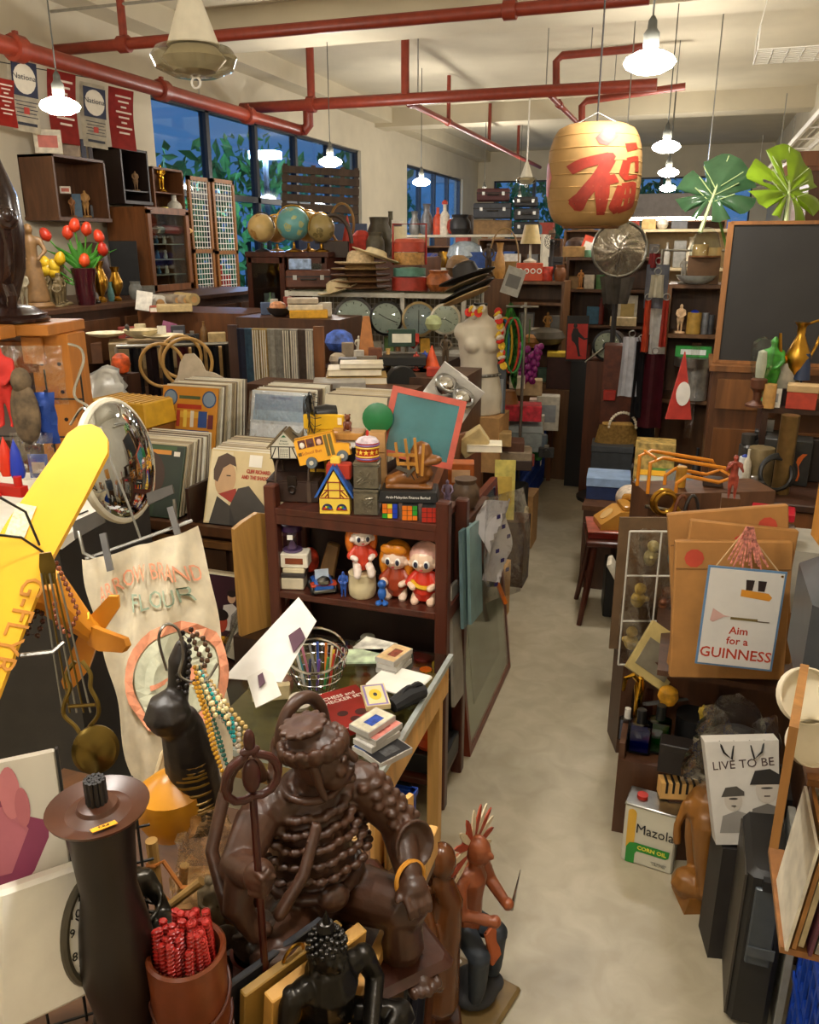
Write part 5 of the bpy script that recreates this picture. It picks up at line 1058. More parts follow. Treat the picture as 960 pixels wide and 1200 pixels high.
part('hourglass',B().lathe([(.018,.01),(.012,.025),(.003,.04),(.012,.055),(.018,.07)],14),mt('8a8080',.2),t);part('label',B().box(.02,.002,.018,(0,-.0345,.06),c=1),WHITE,t);part('sand',B().sph(.009,(0,-.01,.055),n=8),mt('d8c030',.6),t)
p = on(378,2.52,Z2);t = thing('toy_truck','blue and silver toy jeep with black tyres on the middle shelf','toy car',p,RZF+R(20))
part('body',B().box(.075,.1,.03,(0,0,.014),bev=.006),mt('2a5aa8',.3),t);part('hood',B().box(.045,.045,.03,(0,-.035,.035),bev=.01),STEEL,t);part('bumper',B().box(.08,.012,.012,(0,-.056,.012),bev=.003),STEEL,t);part('screen',B().box(.05,.004,.04,(0,0,.04),(R(-15),0,0)),mt('a8b4c0',.2),t);part('fender',B().box(.095,.04,.012,(0,-.03,.03),bev=.004),mt('a83a20',.4),t)
for sx in (-1,1):
    for sy in (-1,1):part('wheel',B().tor(.013,.007,(sx*.042,sy*.034,.018),(0,pi/2,0),16,8),BLACK,t)
one('wood_figure','carved grey wooden block figure behind the toy jeep','figure',B().box(.06,.04,.15,tp=.8,bev=.006),wood('7a5a34'),on(382,2.62,Z2),(0,R(14),RZF))
one('toy_ball','red and white striped paper lantern toy behind the jar','toy',B().sph((.035,.03,.05),(0,0,.05),n=18),mt('c03a20',.5,0,.6,30),on(364,2.62,Z2+.02),RZF)
one('blue_figurine','small blue and white toy figurine beside the cream crock','figurine',figure(B(),.1,fat=1.3),mt('2a50a0',.3),on(403,2.49,Z2),RZF,vox=.0026)
one('toy_drummer','little toy figurine in blue with yellow shoes beside the cream crock','figurine',B().sph((.016,.015,.024),(0,0,.04)).sph((.012,.018,.008),(-.012,-.012,.008)).sph((.012,.018,.008),(.012,-.012,.008)).sph(.016,(0,0,.075)),mt('2a60b0',.35,0,.2),on(448,2.475,Z2),RZF,vox=.0028)
one('green_magazine','flat green and white toy box on edge above the jar','box',B().box(.19,.15,.012),mt('4a8a50',.5,0,.5,8),on(385,2.62,1.07),(0,0,RZF))
# ---- third shelf (dim)
Z3 = .461
b = B();b.sph((.045,.042,.055),(0,0,.055));b.sph((.038,.036,.032),(0,-.004,.115));b.lathe([(.045,.13),(.05,.134),(.03,.142),(.028,.165),(.0,.168)],18)
t = thing('owl_bank','grey carved owl coin bank in a hat on the dim lower shelf','coin bank',on(432,2.55,Z3),RZF);part('body',b,mt('6a6454',.7,0,.3,40,.2),t,vox=.0035)
for s in (-1,1):part('eye',B().tor(.011,.004,(s*.016,-.036,.118),(pi/2,0,0),14,6).sph(.006,(s*.016,-.036,.118),n=8),mt('1c1814',.3),t)
b = B();b.sph((.04,.04,.05),(0,0,.09));b.limb([(-.05,0,.03,.03),(.05,0,.03,.03)],10);b.limb([(0,0,.03,.025),(0,0,.06,.022)],8)
t = thing('silver_bust','silver-faced toy bust with a red collar on the dim lower shelf','bust',on(473,2.55,Z3),RZF);part('bust',b,mt('8a8c90',.35,.5),t,vox=.004);part('collar',B().tor(.05,.012,(0,0,.035),n=22),mt('a8281c',.4),t)
one('red_toy','round red toy car at the back of the dim lower shelf','toy',B().sph((.06,.04,.035),(0,0,.035)),mt('a83020',.35),on(405,2.62,Z3),RZF);one('rope_toy','coiled tan rope toy by the lower shelf post','toy',B().tor(.025,.01,(0,0,.03),(pi/2,0,0)).tor(.02,.009,(.01,-.015,.03),(pi/2.4,0,0)),CARD,on(500,2.5,Z3),RZF)
one('yellow_toy','yellow and blue plastic toy on the lower shelf','toy',B().box(.04,.04,.07,tp=.7,bev=.006).sph(.02,(0,0,.08)),mt('c8a020',.4,0,.5,20),on(512,2.57,Z3),RZF)
carton('black_case','black instrument case on the lowest toy shelf board','case',on(500,2.58,.13),.2,.2,.08,BLACK,rz=0);one('orange_lamp','orange plastic lantern on the black case','lantern',B().lathe([(.045,0),(.055,.02),(.05,.05),(.02,.06),(0,.06)],20),mt('c8481c',.35),on(503,2.55,.212))
one('tyre','small black rubber tyre lying on the floor under the toy shelf','tyre',B().tor(.1,.028,(0,0,.03),n=28,m=10),BLACK,(-.92,2.42,0))
# ================================================================ LEFT WALL: cubbies, banners, mesh panels
def cubby(label,p0,p1,z0,z1,dep,mat,shelves=(),th=.02,cat='shelf',name='wall_shelf',x=XL):
    t = thing(name,label,cat,(x,(p0+p1)/2,z0));w_,h = p1-p0,z1-z0
    for s in (-1,1):part('side_panel',B().box(dep,th,h,(dep/2,s*(w_/2-th/2),0)),mat,t)
    part('top_panel',B().box(dep,w_,th,(dep/2,0,h-th)),mat,t);part('bottom_panel',B().box(dep+.02,w_+.02,th*1.4,(dep/2,0,-th*.4)),mat,t);part('back_panel',B().box(.01,w_,h,(.006,0,0)),mat,t)
    for z in shelves:part('shelf_board',B().box(dep-.02,w_-2*th,.012,(dep/2,0,z)),mat,t)
    return t
def wy(px,x):return at(px,250,x=x).y
def wz(px,py,x):return at(px,py,x=x).z
wb = wood('5a3a24');y0,y1 = wy(70,-4.95),wy(130,-4.95);zb,zt = wz(100,258,-4.95),wz(72,181,-4.95)
cubby('brown wall box with small figurines under the stacked cartons',y0,y1,zb,zt,.34,wb,(.0,))
def wrow(x,z,its):
    for k,px,w_,h,c,n,l,*e in its:
        e = e[0] if e else {};p = at(px,250,x=x);row(p.y,z,[(k,px,w_,h,c,n,l,e)])
wrow(-5.12,zb+.03,[('fig',86,12,22,'8a5a30','figurine','small tan dog figurine in the brown wall box',{'fat':1.6}),('fig',102,14,30,'b88a50','figurine','pale carved figurine in the brown wall box',{'fat':1.6}),('box',112,10,14,'2a2a2c','box','tiny black box at the end of the brown wall box'),('card',92,10,26,'3a5a70','card','blue card standing in the brown wall box'),('box',77,12,8,'d8ccb8','box','little white box low in the brown wall box',{'dz':.18,'mk':'b85030'}) ])
wrow(-5.12,zt+.0,[('box',58,30,26,'cabfa8','carton','white and red carton on top of the brown wall box',{'mk':'b85a48'}),('box',84,20,24,'8a7458','carton','tan carton beside the white one on the wall box'),('box',99,6,22,'2a2c44','book','dark blue book standing on the wall box'),('box',107,5,20,'3a3036','book','second dark book standing on the wall box end')])
db = wood('241712');y0,y1 = wy(150,-4.98),wy(181,-4.98);zb2,zt2 = wz(160,238,-4.98),wz(150,173,-4.98)
cubby('dark wall box with a deer figurine next to the red banner',y0,y1,zb2,zt2,.3,db,(.1,))
wrow(-5.12,zb2+.115,[('fig',160,10,22,'8a6a48','figurine','tan deer figurine in the dark wall box',{'fat':1.7}),('fig',171,10,22,'6a4a34','figurine','brown deer figurine deeper in the dark wall box',{'fat':1.7})])
mw = wood('6a4020');y0,y1 = wy(185,-5.02),wy(220,-5.02);zb3,zt3 = wz(200,262,-5.02),wz(190,196,-5.02)
cubby('brown two-tier wall cubby holding a gold figure and white bottle',y0,y1,zb3,zt3,.26,mw,(.28,))
wrow(-5.1,zb3+.03,[('bottle',206,17,29,'d8d4c4','bottle','white plastic bottle in the brown wall cubby'),('can',193,12,15,'a89a50','jar','squat brass jar low in the brown wall cubby',{'m':.6,'r':.3})])
wrow(-5.1,zb3+.295,[('fig',190,12,30,GOLD,'figurine','gilded cat figurine on the upper tier of the wall cubby',{'fat':1.3})])
zb4,zt4 = wz(205,345,-5.0),wz(205,276,-5.0);cubby('lower wall cubby with toys beneath the giant pencil',wy(193,-4.98),wy(226,-4.98),zb4,zt4,.3,mw,(.02,.3))
wrow(-5.08,zb4+.035,[('can',198,8,15,'c8b8a0','mug','white mug low in the cubby beneath the pencil'),('can',206,8,18,'b86a40','tin','orange tin in the cubby beneath the pencil'),('bottle',214,7,22,'8a2a30','bottle','red sauce bottle in the cubby beneath the pencil'),('bottle',221,7,20,'a8382a','bottle','second red bottle at the end of the cubby beneath the pencil'),('bowl',204,12,10,'4a8a80','bowl','teal bowl on the upper ledge beneath the pencil',{'dz':.28})])
t = thing('giant_pencil','giant red novelty pencil lying on the wall cubby','pencil',(-4.86,wy(183,-4.86)+.28,zt4+.045),(pi/2,0,R(178)))
for a,c,r0,r1,m,n in ((-.3,-.26,.036,.036,mt('b0a090',.5),'eraser'),(-.26,-.2,.038,.038,STEEL,'ferrule'),(-.2,.2,.042,.042,mt('8a2418',.4),'shaft'),(.2,.29,.042,.012,mt('d8a860',.6),'cut_wood'),(.29,.31,.012,.002,BLACK,'lead')):part(n,B().lathe([(r0,a),(r1,c)],8),m,t)
# glass door cabinet and loudspeaker on the sideboard
sbz = 1.58;t = thing('sideboard','long dark sideboard along the wall under the cubbies crowded with ornaments','sideboard',(-4.72,6.3,0));part('body',B().box(1.1,3.6,sbz-.03),wood('3a2214'),t);part('top',B().box(1.14,3.64,.03,(0,0,sbz-.03)),wood('4a2c18'),t)
for k in range(4):part('drawer',B().box(.02,.8,.3,(.56,-1.32+.88*k,1.18)),wood('55341c'),t)
cy = (wy(136,-4.95)+wy(188,-4.75))/2;t = thing('glass_door_cabinet','upright wooden cabinet with a glass door and little shelves beside the black speaker','cabinet',(-5.0,7.05,sbz));W2_ = .66
cb = wood('7a4a26');part('case',B().box(.02,W2_,.75,(-.2,0,0)).box(.42,.02,.75,(0,-W2_/2,0)).box(.42,.02,.75,(0,W2_/2,0)).box(.42,W2_,.02,(0,0,.74)).box(.42,W2_,.02),cb,t)
d_ = part('door',B().box(.03,.05,.72,(.22,-W2_/2+.025,.015)).box(.03,.05,.72,(.22,W2_/2-.025,.015)).box(.03,W2_,.05,(.22,0,.7)).box(.03,W2_,.06,(.22,0,.01)),cb,t);part('glass',B().box(.006,W2_-.1,.64,(.215,0,.06)),GLASS,d_)
for k in range(4):part('shelf_board',B().box(.36,W2_-.04,.01,(-.01,0,.15+.14*k)),mt('8a8478',.4),t)
for k in range(12):one('miniature','tiny coloured ornament behind the glass cabinet door','ornament',B().lathe([(.018,0),(.022,.02),(.012,.05),(.016,.07),(0,.085)],10),mt(('b83a2a','d8b040','3a6a8a','d8d0c0')[k % 4],.4),(-4.95,6.82+.13*(k % 4),sbz+.161+.14*(k//4)),0,'miniatures in the glass cabinet')
def srow(its,x=-4.4,z=sbz):wrow(x,z,its)
srow([('box',150,30,60,'121214','speaker','black box loudspeaker standing on the sideboard',{'r':.7}),('ball',112,42,62,'3a2018','helmet','dark brown leather helmet shape behind the brass vases',{'t':20})],-4.75)
srow([('fig',45,20,95,'7a5a34','buddha_figure','slender gilt-brown standing Buddha figure on the sideboard',{'robe':1,'cat':'statue'}),('fig',30,26,44,'8a8068','stone_figure','pale stone figure beside the standing Buddha',{'fat':1.5,'cat':'statue'}),
      ('urn',120,18,46,BRASS,'vase','tall brass ringed vase on the sideboard'),('urn',138,16,38,BRASS,'goblet','brass goblet vase nearest the black speaker'),('fig',108,14,50,'2a241e','figurine','dark bronze figurine beside the dark red tulip vase'),('pot',105,22,16,'4a3a22','censer','low bronze censer before the dark figurine'),
      ('vase',131,8,22,'5a8a8a','figurine','small teal glazed figurine on the sideboard edge'),('pot',160,16,20,'6a6a64','elephant_figurine','grey stone elephant figurine under the speaker',{'cat':'figurine'}),('box',172,20,14,'5a564c','camera','grey metal camera box below the glass cabinet')],-4.3)
for i in range(12):rr = random.Random(i);row(4.95+.1*(i % 3),sbz,[('fig',55+(i % 6)*4+2*(i//6),9,30+8*(i % 3),'6a5a3a','small_statue','little bronze figure in the crowd of statues before the tulip vase',{'v':.3,'fat':1.3,'cat':'statue','t':i*40,'g':'bronze figures before the tulip vase'})])
p = at(99,330,x=-4.3);p.z = sbz;t = thing('tulip_vase','dark red vase of red and yellow tulips with long green leaves','vase of flowers',p,face(p));m = mp(p)
part('vase',B().lathe([(.06,0),(.065,.02),(.075,.16),(.09,.26),(.085,.265),(.07,.16),(0,.05)],20),mt('3a1018',.15),t)
fl = [(-34,78,'b83018'),(-12,80,'c43a1c'),(-4,88,'c83a18'),(22,76,'c83818'),(24,62,'b02814'),(2,50,'d04a1c'),(-38,48,'d8b020'),(-30,44,'e0bc30'),(-24,52,'d8ac18'),(-40,40,'d8b428'),(-32,38,'e0b828'),(8,84,'b83414')]
for i,(dx,dz,c) in enumerate(fl):
    q = Vector((dx*m,-.02*(i % 3),dz*m-.02));st = part('stem',B().tube([(0,0,.2),(q.x*.4,0,q.z*.65),q],.006,6),mt('4a8a2c',.5),t);part('bloom',B().lathe([(.008,-.03),(.036,-.005),(.04,.02),(.028,.055),(.012,.07),(0,.05)],10),mt(c,.4,0,.15),st,q,(.2*sin(i),dx*.012,i),smooth=60)
for i in range(7):
    a = (i-3)*.3;part('leaf',B().sheet(3,8,lambda u,v:((u-.5)*.07*sin(pi*min(1,v*.9+.08))+a*.28*v*v,-.02+.03*abs(u-.5),.2+.26*v*(1-.08*abs(i-3))),.003),mt('4a9a2c',.45),t)
# banners on a line
t = thing('banner_line','thin line strung along the wall carrying the paper banners','line',(0,0,0));part('line',B().tube([(-5.0,3.2,2.95),(-5.02,5.2,wz(60,90,-5.0)),(-5.04,6.75,wz(160,104,-5.04))],.004,5),DARK,t)
def banner(px,py,wpx,hpx,c,label,nat):
    x = -4.98;p = at(px,py,x=x);m = mp(p);w_,h = wpx*m*1.25,hpx*m;t = thing('paper_banner',label,'banner',p,(0,R(4),R(68)),'advertising banners on the wall line')
    part('sheet',B().sheet(4,8,lambda u,v:((u-.5)*w_,.02*sin(v*4),-v*h),.002),mt(c,.5),t)
    if nat:
        art(t,[('2a3048','r',0,-h*.3,w_*.9,h*.46),('ded6c4','e',0,-h*.3,w_*.4,h*.2)]+[('3a3a4a','r',0,-h*(.6+.05*k),w_*(.8-.1*(k % 2)),h*.012) for k in range(5)]+[('b03a30','r',0,-h*.72,w_*.2,h*.09),('2a2c38','r',0,-h*.9,w_*.7,h*.04)],(0,-.006-.02,0))
        text('National',w_*.26,mt('2a2a3a',.5),t,(0,-.032,-h*.28));text('BATTERY',w_*.12,mt('2a2a3a',.5),t,(0,-.032,-h*.36)) if 0 else None
    else:
        art(t,[('e0c8b8','r',0,-h*(.14+.085*k),w_*(.62-.2*(k % 3)),h*.03) for k in range(8)],(0,-.026,0))
banner(25,66,27,82,'d8d0bc','white and navy National battery banner nearest the wall corner',1);banner(4,92,20,52,'b02a1c','red banner cut off at the picture edge',0);banner(72,84,28,78,'a83028','red banner hanging behind the lit lamp',0);banner(108,98,25,70,'d8d0bc','white and navy National banner between the two red banners',1);banner(142,104,26,66,'b0302a','red text banner at the end of the line by the dark wall box',0)
for q in bpy.data.objects:
    if q.name.startswith('paper_banner'):q['group'] = '';del q['group']
# framed wire mesh panels before the window
for i,(a,c) in enumerate(((222,247),(250,275))):
    x = -4.9;ya,yb = wy(a,x),wy(c,x);zt_,zb_ = wz(a,206+3*i,x),wz(a,372,x);h = zt_-zb_;w_ = yb-ya;t = thing('mesh_screen',('wood-framed white wire mesh panel leaning at the window nearer the pencil','second wood-framed wire mesh panel at the window with red tags')[i],'mesh panel',(x,(ya+yb)/2,zb_));fr_ = wood('8a5a2a')
    for s in (-1,1):part('frame_side',B().box(.03,.04,h,(0,s*(w_/2-.02),0)),fr_,t)
    for z in (0,h*.46,h-.04):part('frame_rail',B().box(.03,w_,.04,(0,0,z)),fr_,t)
    b = B()
    for k in range(1,8):b.tube([(0,-w_/2+w_*k/8,0),(0,-w_/2+w_*k/8,h)],.0045,4)
    for k in range(1,26):b.tube([(0,-w_/2,h*k/26),(0,w_/2,h*k/26)],.0045,4)
    part('wire_mesh',b,WHITE,t);part('support',B().box(.04,w_,zb_,(0,0,-zb_)),DWOOD,t)
low_ = one('packet_stand','dark stand holding the red packets and bag','stand',B().box(.34,.3,1.3),wood('3a2618'),(on(256,8.35,1.3).x,8.36,0))
row(8.35,1.301,[('card',258,13,52,'b8281c','red_packet','tall red packet card hung at the mesh panels',{'cat':'packet','mk':'d8502a'}),('card',268,10,42,'a82018','red_packet','second red packet card beside the blue window',{'cat':'packet','mk':'c84a30'}),('card',247,16,28,'d0ccc0','white_packet','white packet with a blue figure before the mesh panel',{'cat':'packet','mk':'4a6ab0','lean':-14}),('box',250,26,16,'c0281c','red_bag','red paper bag below the white packet',{'cat':'bag'})])
# tubes, rolls and platters below the cubbies
for i,(px,py,r,l,c) in enumerate(((188,356,10,'thick white paper roll with a brown core on the side table','d0ccc0'),(208,352,6,'grey cardboard tube end beside the white roll','8a7e6c'),(218,352,6,'second cardboard tube end beside the white roll','9a8a70'),(228,351,7,'wide tan cardboard tube end by the red bag','a08a5c'),(205,368,5,'thin purple-cored tube in the lower row','6a5a6a'),(224,374,6,'grey tube end in the lower row','7a7468'),(234,374,6,'green-grey tube end low beside the tan box','6a7468'))):
    p = at(px,py,y=5.6);m = mp(p);r *= m;t = thing('paper_tube',l,'tube',p,face(p)+R(25));part('tube',B().lathe([(r*.55,0),(r,0),(r,.3),(r*.55,.3)],20,rot=(-pi/2,0,0),cap=0),mt(c,.7),t);part('core',B().lathe([(r*.55,.002),(r*.45,.01),(r*.45,.28)],18,rot=(-pi/2,0,0)),CARD,t)
one('side_table','low brown table under the paper tubes and platters','table',B().box(.95,.6,1.52),wood('5a3418'),(-3.6,5.8,0),0)
row(5.45,1.53,[('box',205,40,8,'b8a070','book','tan book under the red papers on the side table'),('book',197,40,6,'a8402a','book','red-edged book on the side table'),('card',168,18,22,'d8d4c8','paper','sheet of white paper standing before the roll',{'lean':10})],)
row(4.65,1.42,[('bowl',125,46,5,'d8ccac','platter','flat cream platter lying at the bench edge'),('bowl',192,46,5,'d8cca8','platter','second flat cream platter beside a white tag'),('bowl',166,40,10,'c8b890','leaf_dish','cream leaf-shaped dish on the bench',{'cat':'dish'}),('fig',150,20,16,'3a3430','shoe_form','dark shoe form behind the leaf dish',{'cat':'shoe','fat':2}),('box',190,10,10,'e0dcd0','tag','white card tag above the leaf dish',{'d':1,'dz':.03}),('box',170,74,30,'8a7450','drawer_box','old tan box front with a curled handle under the platters',{'cat':'box','dz':-.2,'dy':.1}),('box',100,40,24,'5a3820','wooden_stool','dark wooden stool top beside the orange rack',{'cat':'stool','dz':-.25,'dy':.4}),('box',245,40,34,'a88450','carton','open tan carton beside the tie rack',{'dz':-.22}),('fig',95,18,22,'2a2a2a','cat_figurine','black and white cat ornament on the dark stool',{'cat':'figurine','fat':2,'dy':.4,'dz':-.1}) ])
one('bench_block','dark bench cabinet under the cream platters','cabinet',B().box(1.15,.36,1.12),wood('4a3020'),(-3.32,4.72,0),R(6))
for i,(px,py,r) in enumerate(((190,428,25),(220,425,28),(212,418,24))):
    p = at(px,py,y=4.15+.06*i);m = mp(p);one('wooden_hoop',('pale wooden embroidery hoop hung lowest by the dark ties','large pale wooden hoop hung over the smaller ones','wooden hoop behind the other two hoops')[i],'hoop',B().tor(r*m,.01,(0,0,0),(pi/2,0,0),32,8),wood('b08848',.45),p,face(p)+R(12*i-10))
p = on(215,4.3,1.0);t = thing('dark_coats','dark garments hanging behind the wooden hoops','clothes',p,face(p));t.name = 'clothes_rail'
for k in range(7):part('garment',B().sheet(4,8,lambda u,v:(-.28+.09*k+.07*u,.03*sin(u*7+k),.42-.5*v),.01),mt(('16141a','2a1418','1a1a22','5a1a1c','201814','14161e','302418')[k],.9),t)
part('rail',B().tube([(-.35,0,.43),(.36,0,.43)],.012,8),STEEL,t)
for s in (-.35,.36):part('upright',B().tube([(s,0,-1.0),(s,0,.43)],.012,8),STEEL,t)
# second bench with the yellow box, foil bag, orange can
one('lower_bench','dark bench behind the records carrying the yellow box','bench',B().box(1.3,.9,1.12),wood('3a2414'),(-3.32,3.45,0))
t = thing('yellow_chest','mustard yellow ribbed box on a wooden base beside the records','box',on(158,3.35,1.12),R(-6));part('base',B().box(.34,.2,.05),wood('8a5420'),t);part('box',B().box(.36,.22,.12,(0,0,.05),bev=.006,tp=.95),mt('c8981c',.55,0,.15),t)
for k in range(9):part('rib',B().box(.006,.2,.004,(-.15+.0375*k,0,.17)),mt('a87c14',.55),t)
plastic_bag('big crumpled silver-white plastic bag behind the swan hook',on(118,3.75,1.12),.36,.25,.22,mt('d0d0cc',.25,.2,.15,10,.5),seed=5)
row(3.95,1.3,[('ball',143,22,24,'c8501c','orange_can','orange patterned round canister above the silver bag',{'cat':'canister','v':.5})]);one('canister_block','dark block behind the silver bag','block',B().box(.2,.12,.18),DWOOD,on(143,3.97,1.12))
p = on(232,3.78,1.3);one('white_cutout','flat off-white cut-out board with a rounded hump behind the orange sleeve','board',B().prism([(-.14,0),(.16,0),(.15,.035),(.1,.06),(.05,.07),(.03,.12),(-.01,.16),(-.06,.155),(-.09,.11),(-.11,.04)],.012),mt('bcae98',.6),p,R(8))
# ================================================================ MIDDLE: ties, clocks, globes, mannequin
# --- tie rack
yT = 4.45;p = on(327,yT,1.1);t = thing('tie_rack','dark wooden tie rack between two flat posts','rack',(p.x,p.y,0),R(9));wT = .53
for s in (-1,1):part('post',B().box(.06,.03,.46,(s*wT/2,0,1.09)),MWOOD if s > 0 else DWOOD,t)
part('rail',B().tube([(-wT/2,0,1.52),(wT/2,0,1.52)],.01,8),DWOOD,t);part('base',B().box(wT+.1,.3,1.1),wood('3a2416'),t)
tc_ = [('1a2038','navy'),('3a5a70','blue dotted'),('a8905a','tan and white striped'),('b89a5c','gold and cream striped'),('a8a498','pale grey'),('9a968c','plain mid-grey'),('8a8070','taupe striped'),('a8a098','grey and white striped'),('5a4a40','brown'),('b0aaa0','silver striped')]
for i,(c,l) in enumerate(tc_):
    q = thing('necktie','folded %s necktie hanging on the dark tie rack' % l,'tie',Vector((p.x,p.y,1.53))+Matrix.Rotation(R(9),3,'Z') @ Vector((-wT/2+.055+i*.047,-.012,0)),R(9))
    part('blade',B().sheet(2,6,lambda u,v:((u-.5)*.046,-.012-.01*sin(pi*u),-.41*v*(1-.04*(i % 3))),.004).box(.046,.03,.006,(0,.0,-.003)),mt(c,.6,0,.2,40),q)
    if 'striped' in l:
        for k in range(3):part('stripe',B().box(.006,.001,.4,(-.014+.014*k,-.026,-.405)),mt('d8d0bc',.6),q)
# --- glass-topped clock counter
yC,zC = 6.0,1.68;xa,xb = on(338,yC,zC).x,on(545,yC,zC).x;t = thing('display_counter','white metal glass-topped counter with wire sides above the wall clocks','counter',((xa+xb)/2,yC+.25,0));wc = xb-xa;AL = mt('c8c4b8',.35,.4)
part('glass_top',B().box(wc,.55,.012,(0,0,zC-.012)),mt('dce4dc',.05,0,.5,18,0,'glass'),t);part('board_top',B().box(wc-.04,.5,.02,(0,.0,zC-.035)),mt('a8a090',.5),t)
for x in (-wc/2,wc*.17,wc/2):
    for y in (-.27,.27):part('post',B().box(.03,.03,zC-.012,(x,y,0)),AL,t)
for z in (zC-.05,1.2,.6):part('rail',B().box(wc,.025,.03,(0,-.27,z)),AL,t)
part('shelf_board',B().box(wc-.04,.52,.02,(0,0,1.2)),WHITE,t);part('back_board',B().box(wc,.01,.44,(0,.26,1.22)),mt('8a8070',.7),t);b = B()
for k in range(40):b.tube([(-wc/2+wc*k/39,.2,1.22),(-wc/2+wc*k/39,.2,zC-.04)],.004,4)
for k in range(8):b.tube([(-wc/2,.2,1.25+.05*k),(wc/2,.2,1.25+.05*k)],.004,4)
part('wire_mesh',b,AL,t)
for px,py,r,rim,dial,hd,l in ((415,373,24,'3a3632','bcbab0',(6,6),'silver-dialled wall clock with a dark rim, largest of the row'),(453,373,20,'1a1818','b0aea6',(10,3.7),'dark-rimmed wall clock in the middle of the counter'),(491,374,20,'9a845a','8c9096',(12,6),'brass-rimmed wall clock with a grey dial'),(522,374,18,'d8d0bc','d4cebc',(4,9),'cream-rimmed white wall clock next to the mannequin')):
    p = at(px,py,y=yC-.06);m = mp(p);clock(l,p,r*m,mt(rim,.3,.2),mt(dial,.4,0,.05),(R(-6),0,R(14)),hd)
row(yC+.2,zC,[('case',362,52,20,'5a301c','suitcase','small brown leather case on the counter end'),('box',352,26,12,'8aa0c0','soft_packet','blue and white soft packet on the brown case',{'cat':'packet','dz':.14,'v':.5}),('drum',481,44,14,'a8382a','round_tin','red round biscuit tin on the counter',{'cat':'tin'}),('drum',480,38,9,'5a8a7a','round_tin','green round tin on the red biscuit tin',{'cat':'tin','dz':.1,'top':'6a9a8a'}),('pot',514,30,22,'a05a2c','lacquer_pot','round orange-brown painted pot beside the tins',{'cat':'pot','v':.4}),('bowl',465,16,12,'c8ccc0','glass_bowl','small glass bowl behind the hats',{'cat':'bowl'})])
p = on(480,yC+.35,zC+.2);t = thing('picnic_carrier','red-framed stacked woven food carrier on the tins','carrier',p-Vector((0,0,.02)),R(10));part('lower_box',B().cyl(.12,.09,n=24),mt('b8884a',.6,0,.3,40,.3),t);part('upper_box',B().cyl(.12,.07,(0,0,.095),n=24),mt('b0402a',.5),t);part('lid',B().lathe([(.125,.165),(.11,.19),(0,.2)],24),mt('b8503a',.5),t)
part('frame',B().tube([(-.13,0,0),(-.13,0,.3),(.13,0,.3),(.13,0,0)],.009,8),mt('a8281c',.4),t)
pp = on(423,yC+.1,zC);WV = mt('7a5530',.7,0,.3,60,.3)
for i,(r,c,l) in enumerate(((.24,'6a4524','lowest brown woven hat in the tall stack on the counter'),(.235,'7a5630','second brown woven hat in the counter stack'),(.23,'5e3e22','third, darkest woven hat in the counter stack'),(.225,'8a6a3c','fourth woven hat in the counter stack'),(.2,'c8b088','cream cloth hat topping the counter stack'))):
    hat(l,(pp.x,pp.y,zC+.006+i*.045),r*.55,mt(c,.8,0,.25,50,.3),(0,0,i),.07 if i < 4 else .1,r*.45)
hat('pale cloth hat with an upturned brim slumped beside the stack',on(398,yC,zC),.1,mt('c8b48a',.8),(R(10),R(-14),0),.08,.07)
hat('flat beige hat laid over the cream hat on the stack',on(440,yC+.15,zC+.24),.09,mt('d8c8a0',.8),(R(-8),R(16),0),.06,.1)
# --- globe cabinet
yG,zG = 7.0,1.95;xa,xb = on(287,yG,zG).x,on(385,yG,zG).x;t = thing('glass_cabinet','dark wooden glass-fronted cabinet under the globes','cabinet',((xa+xb)/2,yG+.3,0));wg = xb-xa;cw = wood('4a2416',.35)
part('top',B().box(wg,.62,.05,(0,0,zG-.05),bev=.006),cw,t);part('back',B().box(wg,.02,zG-.05,(0,.28,0)),cw,t);part('base',B().box(wg,.6,.9),cw,t)
for s in (-1,1):part('side',B().box(.03,.58,zG-.05,(s*(wg/2-.03),0,0)),cw,t)
for s in (-1,1):
    d_ = part('door',B().box(.05,.025,.98,(s*wg*.25-wg*.2,-.3,.92)).box(.05,.025,.98,(s*wg*.25+wg*.2,-.3,.92)).box(wg*.42,.025,.05,(s*wg*.25,-.3,1.85)).box(wg*.42,.025,.05,(s*wg*.25,-.3,.92)),cw,t);part('glass',B().box(wg*.38,.006,.9,(s*wg*.25,-.3,.95)),GLASS,d_);part('knob',B().sph(.014,(s*wg*.02,-.33,1.4),n=8),BRASS,d_)
part('shelf_board',B().box(wg-.08,.5,.02,(0,0,1.4)),cw,t)
row(yG+.3,1.42,[('box',312,22,18,'7a7a78','grey_box','grey box behind the cabinet glass',{'cat':'box'}),('box',355,22,26,'6a3a20','brown_box','brown box behind the cabinet glass',{'cat':'box'})])
for px,r,c,ld,y,l in ((308,16,'d8b878','b88a48',.1,'cream antique-style globe at the cabinet corner'),(325,15,'b8945a','8a6a38',.38,'tan globe half hidden behind the blue one'),(345,19,'6aa8a8','b0b880',.05,'pale blue-green globe, largest on the cabinet'),(362,17,'c8a860','9a7a40',.35,'ochre globe between the blue globe and the olive one'),(377,16,'a08c58','7a6a3c',.12,'olive-brown globe at the cabinet end nearest the baskets')):
    q = on(px,yG+y,zG);globe(l,q,r*mp(q),mt(c,.35,0,.08),mt(ld,.5,0,.2),BRASS if px != 308 else BLACK,R(px))
